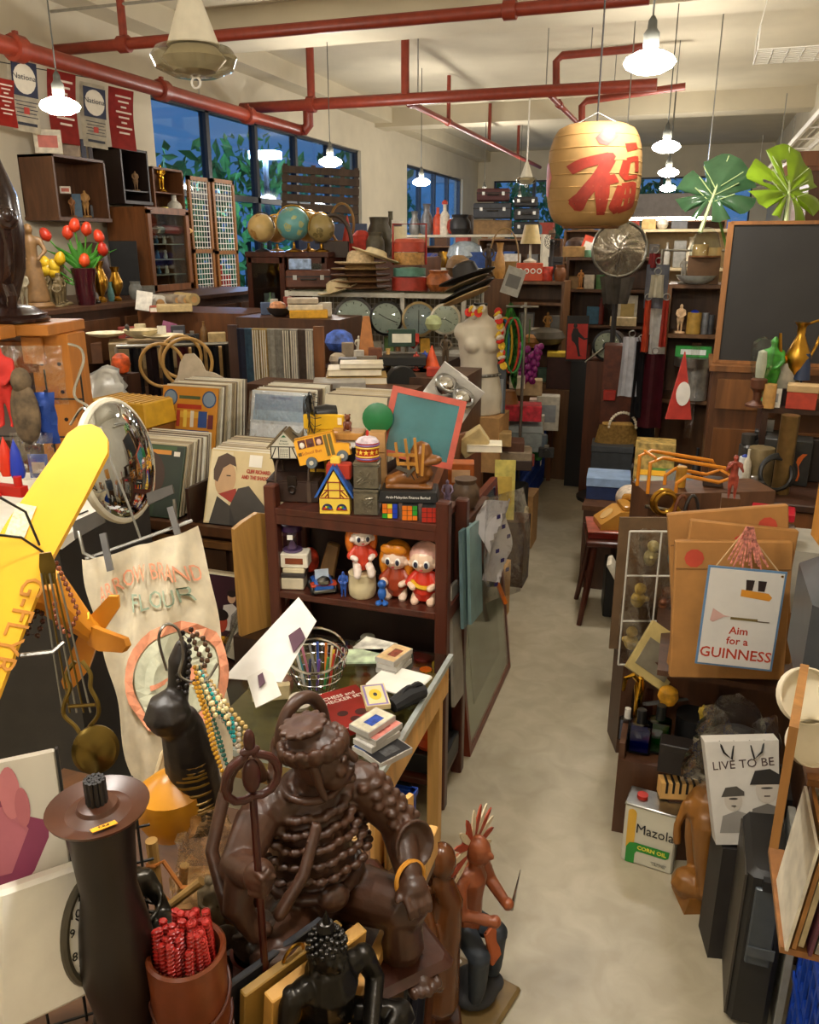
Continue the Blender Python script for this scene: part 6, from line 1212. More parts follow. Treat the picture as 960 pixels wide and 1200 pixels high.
# red felt hats and hoop basket beyond
row(7.4,1.9,[('cone',408,20,46,'b8382a','felt_hat','pointed red felt hat beside the hoop basket',{'cat':'hat','lean':10}),('ball',424,26,30,'c03e30','bobble_hat','round red hat with a white bobble and trim',{'cat':'hat','r':.8}),('ball',430,16,13,'d8d0c4','white_pompom','fluffy white pompom trim beside the red hat',{'cat':'trim'})])
one('hoop_basket','tall thin hoop-handled basket behind the red hats','basket',B().tor(.12,.012,(0,0,.3),(pi/2,0,0),24,6,(1,1.5,1)).lathe([(.1,0),(.14,.15)],18),mt('8a6a3a',.7),on(402,7.6,1.9))
one('dark_horn_chair','curved dark chair back with pale rim beside the globes','chair',B().tor(.16,.02,(0,0,.12),(pi/2,0,R(10)),24,8,(1,1.5,1),pi).box(.28,.03,.14),mt('3a2a1c',.5),on(392,7.15,1.9))
one('hat_cupboard','brown cupboard carrying the red hats and baskets','cupboard',B().box(.8,.6,1.9),wood('5a3420'),(on(456,7.6,1.5).x,7.68,0))
row(7.5,1.9,[('pot',445,30,44,'4a4436','milk_can','old grey-brown metal milk can',{'cat':'can','m':.5}),('bottle',458,16,50,'55503f','milk_can','taller narrow metal can beside the milk can',{'cat':'can','m':.5,'dy':.3}),('pot',440,22,28,'5a5444','kettle','dark metal pot in front of the milk can',{'dy':-.15}),('card',466,14,16,'d8d4cc','photo_card','small white card with a dark picture hung by the cans',{'cat':'card','mk':'5a4048','dz':.2,'dy':-.1}),('lamp',468,20,34,'b8b4a8','lamp','white enamel lamp below the photo card',{'dy':-.1})])
# wooden slatted panel by the window
p = at(375,262,y=10.4);m = mp(p);t = thing('slatted_board','brown slatted wooden crate panel leaning by the window','panel',p,(R(-8),R(3),R(24)));pw_ = wood('4a3828',.7)
for s in (-.46,-.1,.28,.46):part('upright',B().box(.06,.03,.72,(s,.03,0)),pw_,t)
for k in range(6):part('slat',B().box(1.0,.025,.085,(0,0,.03+.115*k)),pw_,t)
one('panel_stand','dark blue cabinet below the slatted panel','cabinet',B().box(.9,.3,p.z),mt('1c2a48',.5),(p.x+.1,p.y+.2,0),R(20))
one('blue_board','tall dark blue board beside the mesh panels','board',B().box(.03,1.2,1.9),mt('1c2c50',.45),(-4.6,9.3,0))
# --- stock bench behind the records: books, bag, metronome, gadgets
yB_,zB_ = 4.6,1.3;one('stock_bench','dark bench behind the tie rack carrying gadgets and a metronome','bench',B().box(.7,.75,zB_),wood('35201a'),(on(455,4.8,zB_).x-.03,4.93,0))
row(5.05,1.55,[('box',362,44,9,'d8a020','folded_cloth','folded yellow cloth stack beyond the tie rack',{'cat':'cloth'}),('box',358,40,6,'d8ccb0','folded_cloth','cream folded cloth on the yellow stack',{'cat':'cloth','dz':.05}),('box',355,36,6,'b8a890','box','flat pale box topping the folded cloths',{'dz':.09}),('bowl',328,30,10,'2a2420','tray','dark tray of sweets beyond the tie rack'),('ball',326,20,12,'c88a60','sweet_bag','small bag of coloured sweets in the dark tray',{'cat':'bag','v':.6,'dz':.03}),('ball',398,34,26,'4a6ac0','plastic_bag','blue and white plastic bag of papers',{'cat':'bag','v':.7,'dz':-.2,'dy':-.15})])
one('cloth_cabinet','brown cabinet under the folded yellow cloths','cabinet',B().box(.75,.4,1.55),wood('4a2c18'),(on(350,5.05,1.4).x-.02,5.12,0))
row(4.75,zB_,[('box',430,22,52,'a8682a','metronome','pyramid wooden metronome on the gadget bench',{'tp':.35,'d':20,'dz':.02}),('fig',421,8,30,'d8d4c4','bust','small white plaster bust beside the metronome',{'robe':1,'dz':.02}),('can',421,12,20,'b8b0a0','tin','grey tin under the white plaster bust',{'dy':-.12}),('box',410,26,16,'1c1c1e','radio','small black folded radio on the gadget bench',{'dy':-.3}),('box',471,32,20,'1c3828','desk_sign','dark green desk sign with a white label',{'cat':'sign','mk':'d8d4c0','dz':.12,'d':8}),('box',472,54,10,'1a1814','display_tray','black tray of coins below the desk sign',{'cat':'tray','dy':-.1,'dz':.03}),('box',440,16,26,'6a3a20','wooden_case','brown upright wooden case by the metronome',{'cat':'case','dy':-.2}),('box',430,24,20,'7a7264','framed_photograph','grey standing photograph frame on the gadget bench',{'cat':'frame','dy':-.32,'d':4,'mk':'c8c0b0'}),
      ('cone',506,20,26,'d8501c','traffic_cone','small orange cone figurine by the mannequin',{'cat':'cone'}),('ball',508,20,18,'a0a878','small_globe','little green and tan globe behind the orange cone',{'cat':'globe','dz':.22}),('fig',522,14,40,'4a3a26','bronze_figurine','dark bronze figurine before the cream clock',{'cat':'figurine'}),('box',510,20,10,'a8301c','red_box','small red box under the chrome lamps',{'cat':'box','dy':-.3}),('fig',498,16,20,'2a4aa8','blue_toy','small blue toy between the cone and the pennant',{'cat':'toy','fat':1.5})])
p = at(470,447,y=4.35);one('black_disc','large round black hat box disc standing behind the records','disc',B().lathe([(.0,-.03),(.085,-.03),(.09,0),(.085,.03),(0,.03)],28,rot=(pi/2,0,0)),BLACK,p,face(p)+R(18))
p = at(488,400,y=4.9);one('pennant','red and white paper pennant cone tipped over the bench','pennant',B().lathe([(.05,0),(.004,.2)],4),mt('c83a28',.6),p,(R(10),R(-70),R(30)))
row(4.25,1.28,[('book',418,70,8,'a8884c','book','lower old tan magazine pile at the record bins back'),('book',416,62,7,'c8b890','book','magazine with a colourful cover on the tan pile',{'dz':.045}),('book',424,50,5,'d0c4a8','book','topmost thin magazine on the tan pile',{'dz':.085}),('box',398,60,8,'9a958c','record_box','long grey box at the back of the record bins',{'cat':'box','dy':-.2})])
one('magazine_shelf','brown ledge behind the record bins under the magazines','ledge',B().box(.95,.25,1.28),wood('4a2c18'),(on(405,4.15,1.2).x-.05,4.1,0))
one('bench_end','short dark bench end under the orange cone','bench',B().box(.36,.5,1.3),wood('4a3020'),(on(512,4.7,1.3).x+.06,4.6,0))
# --- chrome lamps in boxes, tumbling books beside the mannequin
for i,(px,py,l) in enumerate(((522,452,'chrome round lamp in an open clear box, upper of two'),(541,468,'chrome round lamp in an open clear box, lower of two'))):
    p = at(px,py,y=4.0);t = thing('headlamp',l,'lamp',p,(R(30),R(35),R(10)));part('shell',B().sph(.055,(0,0,0),n=18),CHROME,t);part('rim',B().tor(.056,.008,(0,0,.02),n=22),STEEL,t);part('box',B().box(.15,.004,.15,(0,.06,0),c=1).box(.15,.12,.004,(0,0,-.07),c=1),mt('d0ccc4',.3),t)
t = thing('side_unit','brown shelf unit with a curved side panel beside the aisle','shelf',(-1.16,3.6,0));part('side',B().prism([(-.5,0),(.5,0),(.5,1.0),(.3,1.12),(.0,1.16),(-.5,.9)],.03),wood('6a3a1c'),t,(.165,0,0),(0,0,pi/2));one('shelf_end','brown cabinet end between the toy shelf and the curved panel','cabinet',B().box(.24,.55,.965),wood('4a2a16'),(-.88,3.06,0));part('body',B().box(.3,1.0,.96),wood('4a2a16'),t)
row(3.75,.97,[('box',540,30,30,'a8561c','drawer_box','orange little chest of drawers tilted by the curved panel',{'cat':'box','lean':30,'mk':'d8b088','dy':-.45,'dz':.04}),('pot',545,34,34,'5a4634','gourd_pot','dark carved gourd pot with a white zigzag',{'cat':'pot','dy':-.6,'dz':.0,'v':.4}),('fig',524,14,40,'8a7a9a','lady_figurine','small figurine in mauve and blue by the picture frame',{'cat':'figurine','dy':-.7}),('fig',512,18,34,'d8c8b0','white_figurine','pale ceramic figurine leaning near the shelf post',{'cat':'figurine','dy':-.85,'v':.6}),('book',568,40,8,'d8d0b8','book','white paperback tumbling off the curved unit',{'dz':.1}),('box',560,34,22,'b09a6a','book','thick tan book leaning on the curved unit',{'lean':-35,'dz':.1}),('box',530,6,42,'d8c89a','book','thin cream book standing beside the picture frame',{'dz':.1,'dy':-.2})])
# --- mannequin on the aisle table
yM,zM = 4.95,1.0;t = thing('aisle_table','long table along the aisle holding boxes with crates beneath','table',(-1.34,6.2,0));one('book_stand','brown stand of books below the mannequin','stand',B().box(.46,.42,.655),wood('5a3a20'),(-1.37,5.03,0));part('table_top',B().box(.56,1.85,.04,(0,0,.62)),wood('6a4024'),t)
for sx in (-1,1):
    for sy in (-1,1):part('leg',B().box(.035,.035,.62,(sx*.262,sy*.9,0)),wood('6a4024'),t)
one('mannequin_box','plain brown carton under the mannequin','box',B().box(.3,.3,.343),CARD,(on(562,yM,.9).x,yM+.03,.656))
p = on(560,yM,zM+.002);t = thing('mannequin','white headless dressmaker torso with a studded belt','mannequin',p,R(22));b = B()
b.lathe([(.145,0),(.15,.1),(.135,.2),(.112,.3),(.125,.39),(.14,.47),(.13,.54),(.07,.585),(.045,.6),(.042,.66),(0,.665)],28,sc=(1,.68,1));b.sph((.05,.05,.05),(-.055,-.07,.43));b.sph((.05,.05,.05),(.055,-.07,.43));b.sph((.06,.06,.06),(-.1,0,.5));b.sph((.06,.06,.06),(.1,0,.5));part('torso',b,mt('cfc6b2',.6,0,.04),t,vox=.008)
part('neck_cap',B().cyl(.043,.015,(0,0,.655)),BLACK,t)
bl = part('belt',B().tor(.125,.01,(0,0,.245),n=30,m=6,sc=(1,.72,1)),mt('6a645a',.4,.4),t);b = B()
for k in range(24):a = k*pi/12;b.sph(.006,(cos(a)*.135,sin(a)*.098,.245),n=6)
part('stud',b,STEEL,bl)['kind'] = 'stuff';part('buckle',B().box(.035,.008,.03,(-.03,-.1,.22)),STEEL,bl)
LEI = mt('d8a860',.7)
t = thing('flower_lei','red yellow and white paper flower lei round the mannequin neck','garland',p+Vector((0,0,.58)),R(22));fm_ = B().lathe([(0,0),(.02,.004),(.026,.016),(.012,.02),(0,.014)],8).mesh('flower',smooth=0)
for c in range(3):pass
fms = []
for c in ('c8281c','e0b830','d8d0c0'):q = fm_.copy();q.materials.append(mt(c,.7));fms.append(q)
for i in range(26):
    a = i/25;th = -2.6+a*5.2
    if a < .35:q = (-.09+.5*a*.5,-.08,.04+.03*sin(i))
    else:q = (.09+.06*(a-.35),-.09+.02*sin(i),.05-.5*(a-.35))
    link('flower',fms[i % 3],None,t,q,(1.2+sin(i),cos(i*2),i))
for i,(c,l,dz,r,ty) in enumerate((('a08458','tan felt hat at the bottom of the hats on the mannequin',.0,.13,14),('14120f','black wide-brimmed hat, second on the mannequin',.03,.15,16),('6a5838','olive brimmed hat in the mannequin stack',.075,.12,14),('1c1612','black leather cowboy hat on top of the mannequin',.11,.15,10))):
    hat(l,on(548,yM-.02,zM+.7+dz),r*.55,mt(c,.6),(R(-8),R(-ty-8),.3),.1 if i == 3 else .05,r*.62)
row(yM-.1,zM+.72,[('card',596,22,32,'9a9890','newspaper','folded newspaper sheet beside the hats',{'lean':18,'mk':'5a5854','dy':.15})])
one('hanging_scarf','bunch of coloured ribbons and beads hanging beside the mannequin','ribbon',B().sheet(10,12,lambda u,v:((u-.5)*.13,.02*sin(u*20),-.45*v-.05*sin(u*9)),.004),mt('4a8a3a',.7,0,.9,30),on(598,5.2,1.62),R(20))
t = thing('accessory_stand','thin steel stand holding the ribbons and bead strings','stand',on(604,5.3,0));part('pole',B().tube([(0,0,0),(0,0,1.66)],.01,8),STEEL,t);part('arm',B().tube([(-.1,-.12,1.64),(.1,-.1,1.64)],.008,6).tube([(0,0,1.64),(0,-.12,1.64)],.008,6),STEEL,t);part('foot',B().cyl(.1,.02),DARK,t)
ribs = [('b8382a',600),('3a8a4a',604),('c8a030',592),('2a6a9a',588)]
for i,(c,px) in enumerate(ribs):one('necklace','%s bead string hanging with the ribbons beside the mannequin' % ('red','green','yellow','blue')[i],'necklace',B().tor(.05,.007,(0,0,-.17),(pi/2,0,0),18,6,(1,3.4,1)),mt(c,.4),on(px,5.1,1.58),R(10))
t = thing('grape_bunch','bunch of glossy purple plastic grapes hanging beside the ribbons','grapes',at(620,402,y=5.6));gm = B().sph(.024,n=10).mesh('grape');gm.materials.append(mt('8a2a78',.25));rr = random.Random(5)
for i in range(44):
    v = i/44;rad = .07*(1-.72*v)+.012;a = i*2.4;link('grape',gm,None,t,(cos(a)*rad,sin(a)*rad,-.02-.25*v))
part('stalk',B().tube([(0,0,0),(0,0,.16)],.004,5),mt('4a6a2a',.6),t)
row(5.0,.66,[('box',598,50,12,'3a2a24','book','dark hardback at the near table edge'),('box',600,46,10,'8a7a64','book','tan hardback on the dark one',{'dz':.06}),('box',594,40,12,'5a3a2a','book','brown hardback topping the near pile',{'dz':.11}),('box',585,28,16,'a88a58','carton','small tan carton beside the near book pile',{'dy':-.1,'dz':.16}),('box',582,18,78,'4a5058','belt_display','grey strip of stickers leaning on the mannequin',{'cat':'strip','d':3,'lean':-10,'dz':.24,'mk':'8a9098'})])
row(5.5,.66,[('box',612,44,30,'8a9498','plastic_box','grey translucent storage box on the aisle table',{'cat':'box','top':'9aa4a8'}),('box',612,44,18,'c0283a','red_tin','red patterned tin on the grey storage box',{'cat':'tin','dz':.21,'v':.5}),('box',604,34,12,'c8c0b0','carton','pale carton beside the storage box',{'dy':-.25}),('lamp',594,28,34,'9a5a28','guitar_toy','small tan toy guitar leaning behind the books',{'cat':'toy guitar','dz':.2,'top':'8a5a2a'}),('box',606,18,14,'d8d0bc','clutch','cream beaded clutch above the red tin',{'cat':'purse','dz':.42}),('box',620,30,18,'b09a74','shoe_box','tan open box with fabric on the table',{'cat':'box','dz':.33,'dy':.3})])
row(6.2,.66,[('box',641,26,40,'c0bcb0','white_clock','white plastic desk clock at the table edge',{'cat':'clock','mk':'8a9098'}),('pot',622,22,26,'3a3a3c','camera','black camera among the table things'),('box',632,24,20,'d0b8b0','pink_cloth','folded pink cloth on the aisle table',{'cat':'cloth','dz':.1}),('bowl',630,22,24,'2a7a3a','green_bowl','green plastic bowl hanging at the table edge',{'cat':'bowl','dy':-.5,'dz':-.12})])
# blue crates under the table, suitcase, boxes on the floor beside the aisle
def crate(label,p,wd,d,h,c,rz=0):
    t = thing('plastic_crate',label,'crate',p,rz);m = mt(c,.4,0,.1);b = B();n = max(4,int(d/.05))
    for s in (-1,1):
        part('side',B().box(.006,d,h*.16,(s*wd/2,0,0)).box(.006,d,h*.16,(s*wd/2,0,h*.84)).box(.006,d,.02,(s*wd/2,0,h*.5)),m,t)
        part('end',B().box(wd,.006,h*.16,(0,s*d/2,0)).box(wd,.006,h*.16,(0,s*d/2,h*.84)).box(wd,.006,.02,(0,s*d/2,h*.5)),m,t)
        for k in range(n+1):b.box(.008,.012,h,(s*(wd/2+.002),-d/2+d*k/n,0))
        for k in range(int(wd/.05)+1):b.box(.012,.008,h,(-wd/2+.05*k,s*d/2,0))
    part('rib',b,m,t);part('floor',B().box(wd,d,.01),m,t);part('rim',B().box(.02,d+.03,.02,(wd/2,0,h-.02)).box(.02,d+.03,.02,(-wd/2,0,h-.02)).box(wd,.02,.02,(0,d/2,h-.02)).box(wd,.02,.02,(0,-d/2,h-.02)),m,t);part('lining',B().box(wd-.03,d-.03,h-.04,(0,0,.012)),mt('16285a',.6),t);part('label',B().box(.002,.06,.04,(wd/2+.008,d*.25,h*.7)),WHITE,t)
    return t
ci = 0
for j in range(2):
    for k in range(2):crate(('near lower blue plastic crate under the aisle table','far lower blue plastic crate under the aisle table','near upper blue plastic crate under the aisle table','far upper blue plastic crate under the aisle table')[ci],(-1.33,5.74+k*.9,.002+j*.29),.42,.86,.28,'1c3f9a');ci += 1
suitcase('upright black suitcase beside the aisle',(-1.02,5.05,0),.19,.42,.5,mt('262a2c',.45),0,trim=STEEL);carton('carton','plain cardboard carton behind the upright black suitcase','box',(-1.0,5.42,0),.2,.22,.38,CARD,rz=0)
row(4.55,0,[('card',590,24,70,'c8b85a','poster','yellow paper sheet with a red diamond mark by the blue crates',{'mk':'c8a848','dz':.42,'dy':.1}),('box',606,22,60,'c0a878','carton','tall tan carton beside the blue crates',{'dy':.6,'d':10})])
one('sheet_stand','dark cabinet end below the yellow sheet','cabinet',B().box(.3,.2,.42),DWOOD,(on(590,4.65,.2).x-.02,4.72,0))
crate('small blue crate wedged behind the leaning frame',(-.93,4.1,.32),.1,.3,.34,'1c46b0');one('carton','brown carton under the small blue crate','box',B().box(.24,.32,.32),CARD,(-.95,4.1,0))
# --- large leaning frame at the aisle edge, folders and bagged print hung on the shelf side
p = Vector((-.70,3.22,0));t = thing('leaning_picture','large brown picture frame with grey backing leaning along the aisle','picture frame',p,(R(-6),0,pi/2));b = B();fw,fh = .8,.98;MF = wood('6a2c18',.35)
for x in (-fw/2+.015,fw/2-.015):part('side_bar',B().box(.03,.03,fh,(x,0,0)),MF,t)
for z in (0,fh-.03):part('cross_bar',B().box(fw-.06,.03,.03,(0,0,z)),MF,t)
part('mount',B().box(fw-.06,.008,fh-.06,(0,.002,.03)),mt('a39c84',.5,0,.05),t);part('picture',B().box(fw*.62,.003,fh*.68,(0,-.004,fh*.16)),mt('7a7664',.5,0,.25,4),t);part('glass',B().box(fw-.06,.002,fh-.06,(0,-.012,.03)),GLASS,t)
for i,(c,l) in enumerate((('6f8a8a','pale teal folder hung on the toy shelf side'),('5a7478','darker teal folder behind the pale one'),('8a8478','grey plastic sleeve of papers hung on the toy shelf side'))):one('hanging_folder',l,'folder',B().box(.012,.17-.02*i,.36+.1*(i == 2)),mt(c,.4),(-.655+.0-.018*i,2.72-.05*i,.68-.3*(i == 2)),(R(-6),R(-4),0))
t = thing('bagged_shirt','clear bag holding white cloth printed in purple hung beside the folders','bag',(-.62,2.86,.8),R(60));part('cloth',B().sheet(8,14,lambda u,v:((u-.5)*(.12+.05*sin(v*5)),.03*sin(u*6+v*8),.3-.32*v),.004),mt('d4d0d0',.8,0,.08),t)
for k in range(7):part('print',B().sheet(2,2,lambda u,v:(-.03+.03*(k % 3)+.02*u,-.03,.24-.045*k+.016*v),.001),mt('3a3070',.6),t)
part('bag',B().sheet(10,12,lambda u,v:((u-.5)*.2,-.04+.05*sin(u*5)*sin(v*3),.34-.42*v),.001),WRAP,t,smooth=70);part('orange_tool',B().tube([(0,0,.0),(.06,-.01,-.13)],.009,8),mt('d8701c',.4),t)
# ================================================================ RIGHT SIDE
# --- stool with telephone
p = Vector((-.27,4.42,0));t = thing('wooden_stool','dark red-brown stool with splayed legs carrying a telephone','stool',p,R(10));part('seat',B().box(.36,.34,.035,(0,0,.455),bev=.008),REDWOOD,t)
for sx in (-1,1):
    for sy in (-1,1):part('leg',B().tube([(sx*.13,sy*.12,.455),(sx*.16,sy*.15,.2),(sx*.19,sy*.18,.0)],[.017,.019,.014],8),REDWOOD,t)
    part('stretcher',B().tube([(sx*.15,-.14,.2),(sx*.15,.14,.2)],.009,6),REDWOOD,t)
carton('lacquer_box','flat red lacquer box on the stool seat','box',p+Vector((0,0,.491)),.34,.26,.045,mt('6a1c14',.25),rz=R(10),lid=mt('a85a48',.3,0,.4,20))
t = thing('telephone','mustard yellow old rotary telephone lying on the red lacquer box','telephone',p+Vector((0,-.01,.538)),R(20));TY = mt('c08a3c',.25,0,.06);part('body',B().prism([(-.12,0),(.12,0),(.12,.03),(.05,.1),(-.02,.1),(-.12,.03)],.17),TY,t)
part('handset',B().limb([(.06,-.09,.125,.03),(.07,-.04,.15,.018),(.07,.04,.15,.018),(.06,.09,.125,.03)],10),TY,t);part('cradle',B().box(.06,.14,.03,(.03,0,.1),bev=.006),TY,t);part('dial',B().cyl(.04,.006,(-.07,0,.066),(0,R(-40),0),n=24),mt('d8b070',.3),t)
part('cord',B().tube([(.1,-.09,.03)]+[(.13+.012*cos(k*1.2),-.09+.008*k,.02+.012*sin(k*1.2)) for k in range(22)],.004,5),TY,t)
one('black_case','black box case standing on the floor under the stool','case',B().box(.18,.22,.3,bev=.006),BLACK,(-.24,4.48,0),R(8))
# --- side shelf running along the right wall
t = thing('side_bench','long low brown bench along the aisle edge under the stacked boxes','bench',(-.24,5.1,0));one('stock_carton','dark carton under the dark grey shoe box','carton',B().box(.28,.3,.538),mt('4a3a2a',.7),(on(716,5.65,.5).x,5.68,0));part('body',B().box(.52,.7,.5),wood('4a3020'),t);part('top',B().box(.54,.72,.03,(0,0,.5)),wood('5a3a22'),t)
row(5.0,.53,[('box',712,48,26,'1c2c54','shoe_box','pale blue and white patterned box on a dark blue base',{'cat':'box','top':'8aa4c8','lh':.4,'d':44}),('box',716,46,30,'34383c','shoe_box','dark grey lidded shoe box under the wicker purse',{'cat':'box','top':'3c4044','dz':.01,'dy':.65,'d':40}),('box',765,44,46,'c8a860','gift_bag','clear yellow-flowered gift bag behind the floral tin',{'cat':'bag','v':.5,'dy':.4,'dz':.02})])
t = thing('wicker_purse','wicker purse with a pearl bead handle on the dark shoe box','purse',on(722,5.66,.7),R(12));part('bag',B().sheet(40,12,lambda u,v:(cos(u*6.28)*(.15-.03*v)*(1+.02*sin(u*120+v*30)),sin(u*6.28)*(.06-.02*v),.14*v),.004),mt('a8823e',.7,0,.3,60,.3),t,smooth=70);part('lid',B().box(.2,.07,.02,(0,0,.135),bev=.006),mt('a8823e',.7,0,.3,60,.3),t);b = B()
for k in range(17):a = k*pi/16;b.sph(.011,(cos(a)*.09+.03,-.03,.13+sin(a)*.1),n=8)
part('pearl_handle',b,mt('e0d4bc',.25),t)['kind'] = 'stuff'
t = thing('floral_tin','cream floral cylinder tin lying on its side with a yellow end','tin',on(742,4.6,.62),(pi/2,R(0),R(20)));part('tin',B().cyl(.075,.2,(0,0,-.1),n=26),mt('d8c8b4',.4,0,.25,40),t);part('end',B().lathe([(.076,.1),(.066,.106),(.0,.102)],26),mt('c8a048',.4,0,.3,40),t)
one('tin_rest','low wooden block under the floral tin','block',B().box(.2,.22,.54),wood('4a3020'),(on(742,4.6,.5).x,4.62,0),R(10));row(4.35,.55,[('box',757,34,62,'d8c8a0','tissue_box','cream and blue upright carton leaning by the tin',{'cat':'carton','mk':'5a9ab8','lean':24,'top':'6aa0b8','d':16,'dy':-.05}),('book',764,30,8,'d8a020','book','yellow book lying on the upright carton',{'dz':.28}),('book',750,36,10,'2438a0','book','blue book wedged low beside the carton',{'dz':.0,'dy':-.25})])
one('book_crate','wooden crate of books along the aisle edge','crate',B().box(.3,.5,.55),wood('5a3a20'),(on(760,4.1,.5).x+.08,4.1,0));row(3.72,.42,[('box',738,6,50,'d0c8b4','book','white paperback leaning out of the book crate',{'lean':-32,'d':30}),('box',746,7,46,'3a342c','book','dark paperback leaning beside the white one',{'lean':-28,'d':30}),('box',756,6,50,'c8b894','book','cream paperback leaning inside the crate',{'lean':-24,'d':30}),('box',764,7,44,'6a3a24','book','brown paperback leaning deepest in the crate',{'lean':-20,'d':30})])
one('crate_step','brown step box under the leaning paperbacks','box',B().box(.26,.2,.42),wood('4a3020'),(on(752,3.72,.3).x+.05,3.74,0))
# hanging clear organiser with toys
p = Vector((on(772,3.1,1.0).x,3.1,.42));m = mp((p.x,3.1,.8));t = thing('hanging_organiser','clear plastic pocket organiser filled with little toys by the aisle','organiser',p,R(18));part('sheet',B().sheet(10,14,lambda u,v:((u-.5)*.24,-.04+.03*sin(u*9+v*5),.56*v),.001),WRAP,t,smooth=70)
b = B()
for z in (0,.19,.38,.56):b.tube([(-.12,-.05,z),(.12,-.05,z)],.004,5)
for x in (-.12,0,.12):b.tube([(x,-.05,0),(x,-.05,.56)],.004,5)
part('seam',b,mt('c8c4b8',.4),t);part('backing',B().box(.25,.01,.57,(0,.09,0)),mt('6a5238',.7),t)
for i,(x,z,c,l) in enumerate(((-.06,.02,'d8b868','yellow dog toy in the lowest organiser pocket'),(.05,.03,'9a9690','silver toy in the lowest organiser pocket'),(-.05,.21,'c8a848','yellow and blue duck toy in the middle organiser pocket'),(.05,.21,'7a4a2c','brown toy bear in the middle organiser pocket'),(-.02,.39,'b8a870','straw animal toy in the top organiser pocket'),(.07,.4,'4a8a9a','teal toy in the top organiser pocket'))):one('pocket_toy',l,'toy',B().sph((.03,.025,.035),(0,0,.035)).sph(.024,(0,-.01,.085)).limb([(-.03,-.01,.05,.012),(.03,-.02,.04,.012)],6),mt(c,.5,0,.4,40),p+Vector((x,.02-.0,z)),R(20*i),vox=.005)
one('organiser_stand','brown board unit behind the clear organiser','cabinet',B().box(.26,.16,.42),wood('4a3020'),(p.x+.02,p.y+.06,0),R(18))
# wooden drawer case with orange wire rack
t = thing('drawer_case','brown wooden drawer case with a metal rail under the orange rack','case',(on(820,3.55,.9).x,3.6,0),R(24));part('case',B().box(.55,.2,1.02),wood('5a3a24'),t);part('rail',B().tube([(-.3,-.13,.98),(.3,-.13,.86)],.008,8),STEEL,t)
for k in range(3):part('drawer',B().box(.16,.012,.18,(-.18+.18*k,-.106,.75)),wood('6a4428'),t)
t = thing('orange_rack','orange plastic-coated wire rack on the drawer case','rack',(on(812,3.55,1.02).x,3.52,1.03),R(24));OR_ = mt('d0801c',.35)
for y in (-.06,.06):part('loop',B().tube([(-.22,y,0),(-.22,y,.13),(-.17,y,.15),(.1,y,.1),(.14,y,.06),(.08,y,.04),(-.06,y,.07),(-.1,y,.04),(-.1,y,0)],.008,8),OR_,t)
part('cross_wire',B().tube([(-.2,-.06,.15),(-.2,.06,.15)],.006,6).tube([(.14,-.06,.06),(.14,.06,.06)],.006,6),OR_,t)
# desk at the right with lamps and cameras
zD = .93;t = thing('wooden_desk','dark brown wooden desk crowded with old lamps and binoculars','desk',(.78,4.15,0));part('desk_top',B().box(.86,.8,.035,(0,0,zD-.035),bev=.005),wood('3e2416'),t);part('drawer',B().box(.74,.02,.13,(0,-.36,zD-.175)),wood('7a4a26'),t);part('case',B().box(.78,.7,.16,(0,0,zD-.2)),wood('5a3620'),t)
for sx in (-1,1):
    for sy in (-1,1):part('leg',B().box(.06,.06,zD-.2,(sx*.36,sy*.32,0)),wood('3e2416'),t)
yD = 4.05
row(yD,zD,[('box',918,50,52,'2a2a28','amplifier','black box case with an orange S-shaped mark',{'cat':'case','mk':'2a2a28','d':34,'dy':.1}),('cam',881,24,26,'161616','camera','small black camera at the desk corner',{'dy':-.25}),('can',888,28,44,'8a7a58','canister','brass-brown metal canister behind the black camera',{'m':.6}),('bottle',873,9,44,'d0c8b4','pepper_mill','slim cream and brown mill on the desk edge',{'cat':'mill','dy':-.05}),('drum',914,20,92,'7a6038','telescope','standing brass telescope wrapped with black cord',{'m':.7,'r':.35,'dy':-.12}),('can',870,12,26,'d8d8d4','small_jar','white jar with blue lettering beside the mill',{'cat':'jar','mk':'2a3a9a','dy':.08,'top':'28409a'})])
art(bpy.data.objects[[o.name for o in bpy.data.objects if 'orange S-shaped' in o.get('label','')][0]],[('c8601c','p',[(.03,.03),(.05,.03),(.055,.06),(.045,.1),(.06,.14),(.075,.16),(.055,.16),(.038,.14),(.028,.1),(.035,.06)])],(0.01,-.096,.0))
p = on(907,yD-.16,zD);one('cord_coil','coil of black cord hung round the telescope','cord',B().tor(.075,.009,(0,0,.1),(pi/2-.2,0,0),26,6).tor(.082,.009,(.01,.012,.1),(pi/2-.1,.1,0),26,6).tor(.07,.008,(-.01,-.014,.1),(pi/2-.3,0,0),26,6),BLACK,p,R(20))
t = thing('desk_riser','dark low shelf standing on the desk carrying lamps and ewers','shelf',(.78,4.38,zD));part('riser_top',B().box(.84,.32,.025,(0,0,.31)),wood('3a2214'),t)
for x in (-.4,.4):part('riser_side',B().box(.025,.32,.31,(x,0,0)),wood('3a2214'),t)
zR = zD+.336;yR = 4.33
row(yR,zR,[('box',938,32,28,'b8402a','red_book_box','red and cream boxed set on the desk riser',{'cat':'box','top':'c8a878','lh':.3,'dy':-.08}),('lamp',935,18,60,'1c2438','blue_lamp','dark blue glass oil lamp beside the brass ewer',{'cat':'lamp','top':'28385a'}),('can',918,30,48,'a8a090','glass_jar','clear glass jar below the brass ewer',{'cat':'jar','dy':.05}),('fig',899,26,74,'3a8a2c','parrot_figurine','green and red parrot figurine behind the glass lamp',{'cat':'figurine','fat':1.5,'hat':1,'v':.5}),('card',903,20,22,'d8d4c8','folded_card','white folded card sign before the parrot',{'cat':'card','mk':'8a8a88','dy':-.1}),('can',900,14,28,'c89a58','wooden_cup','pale wooden cup before the black scope',{'cat':'cup','dy':-.12})])
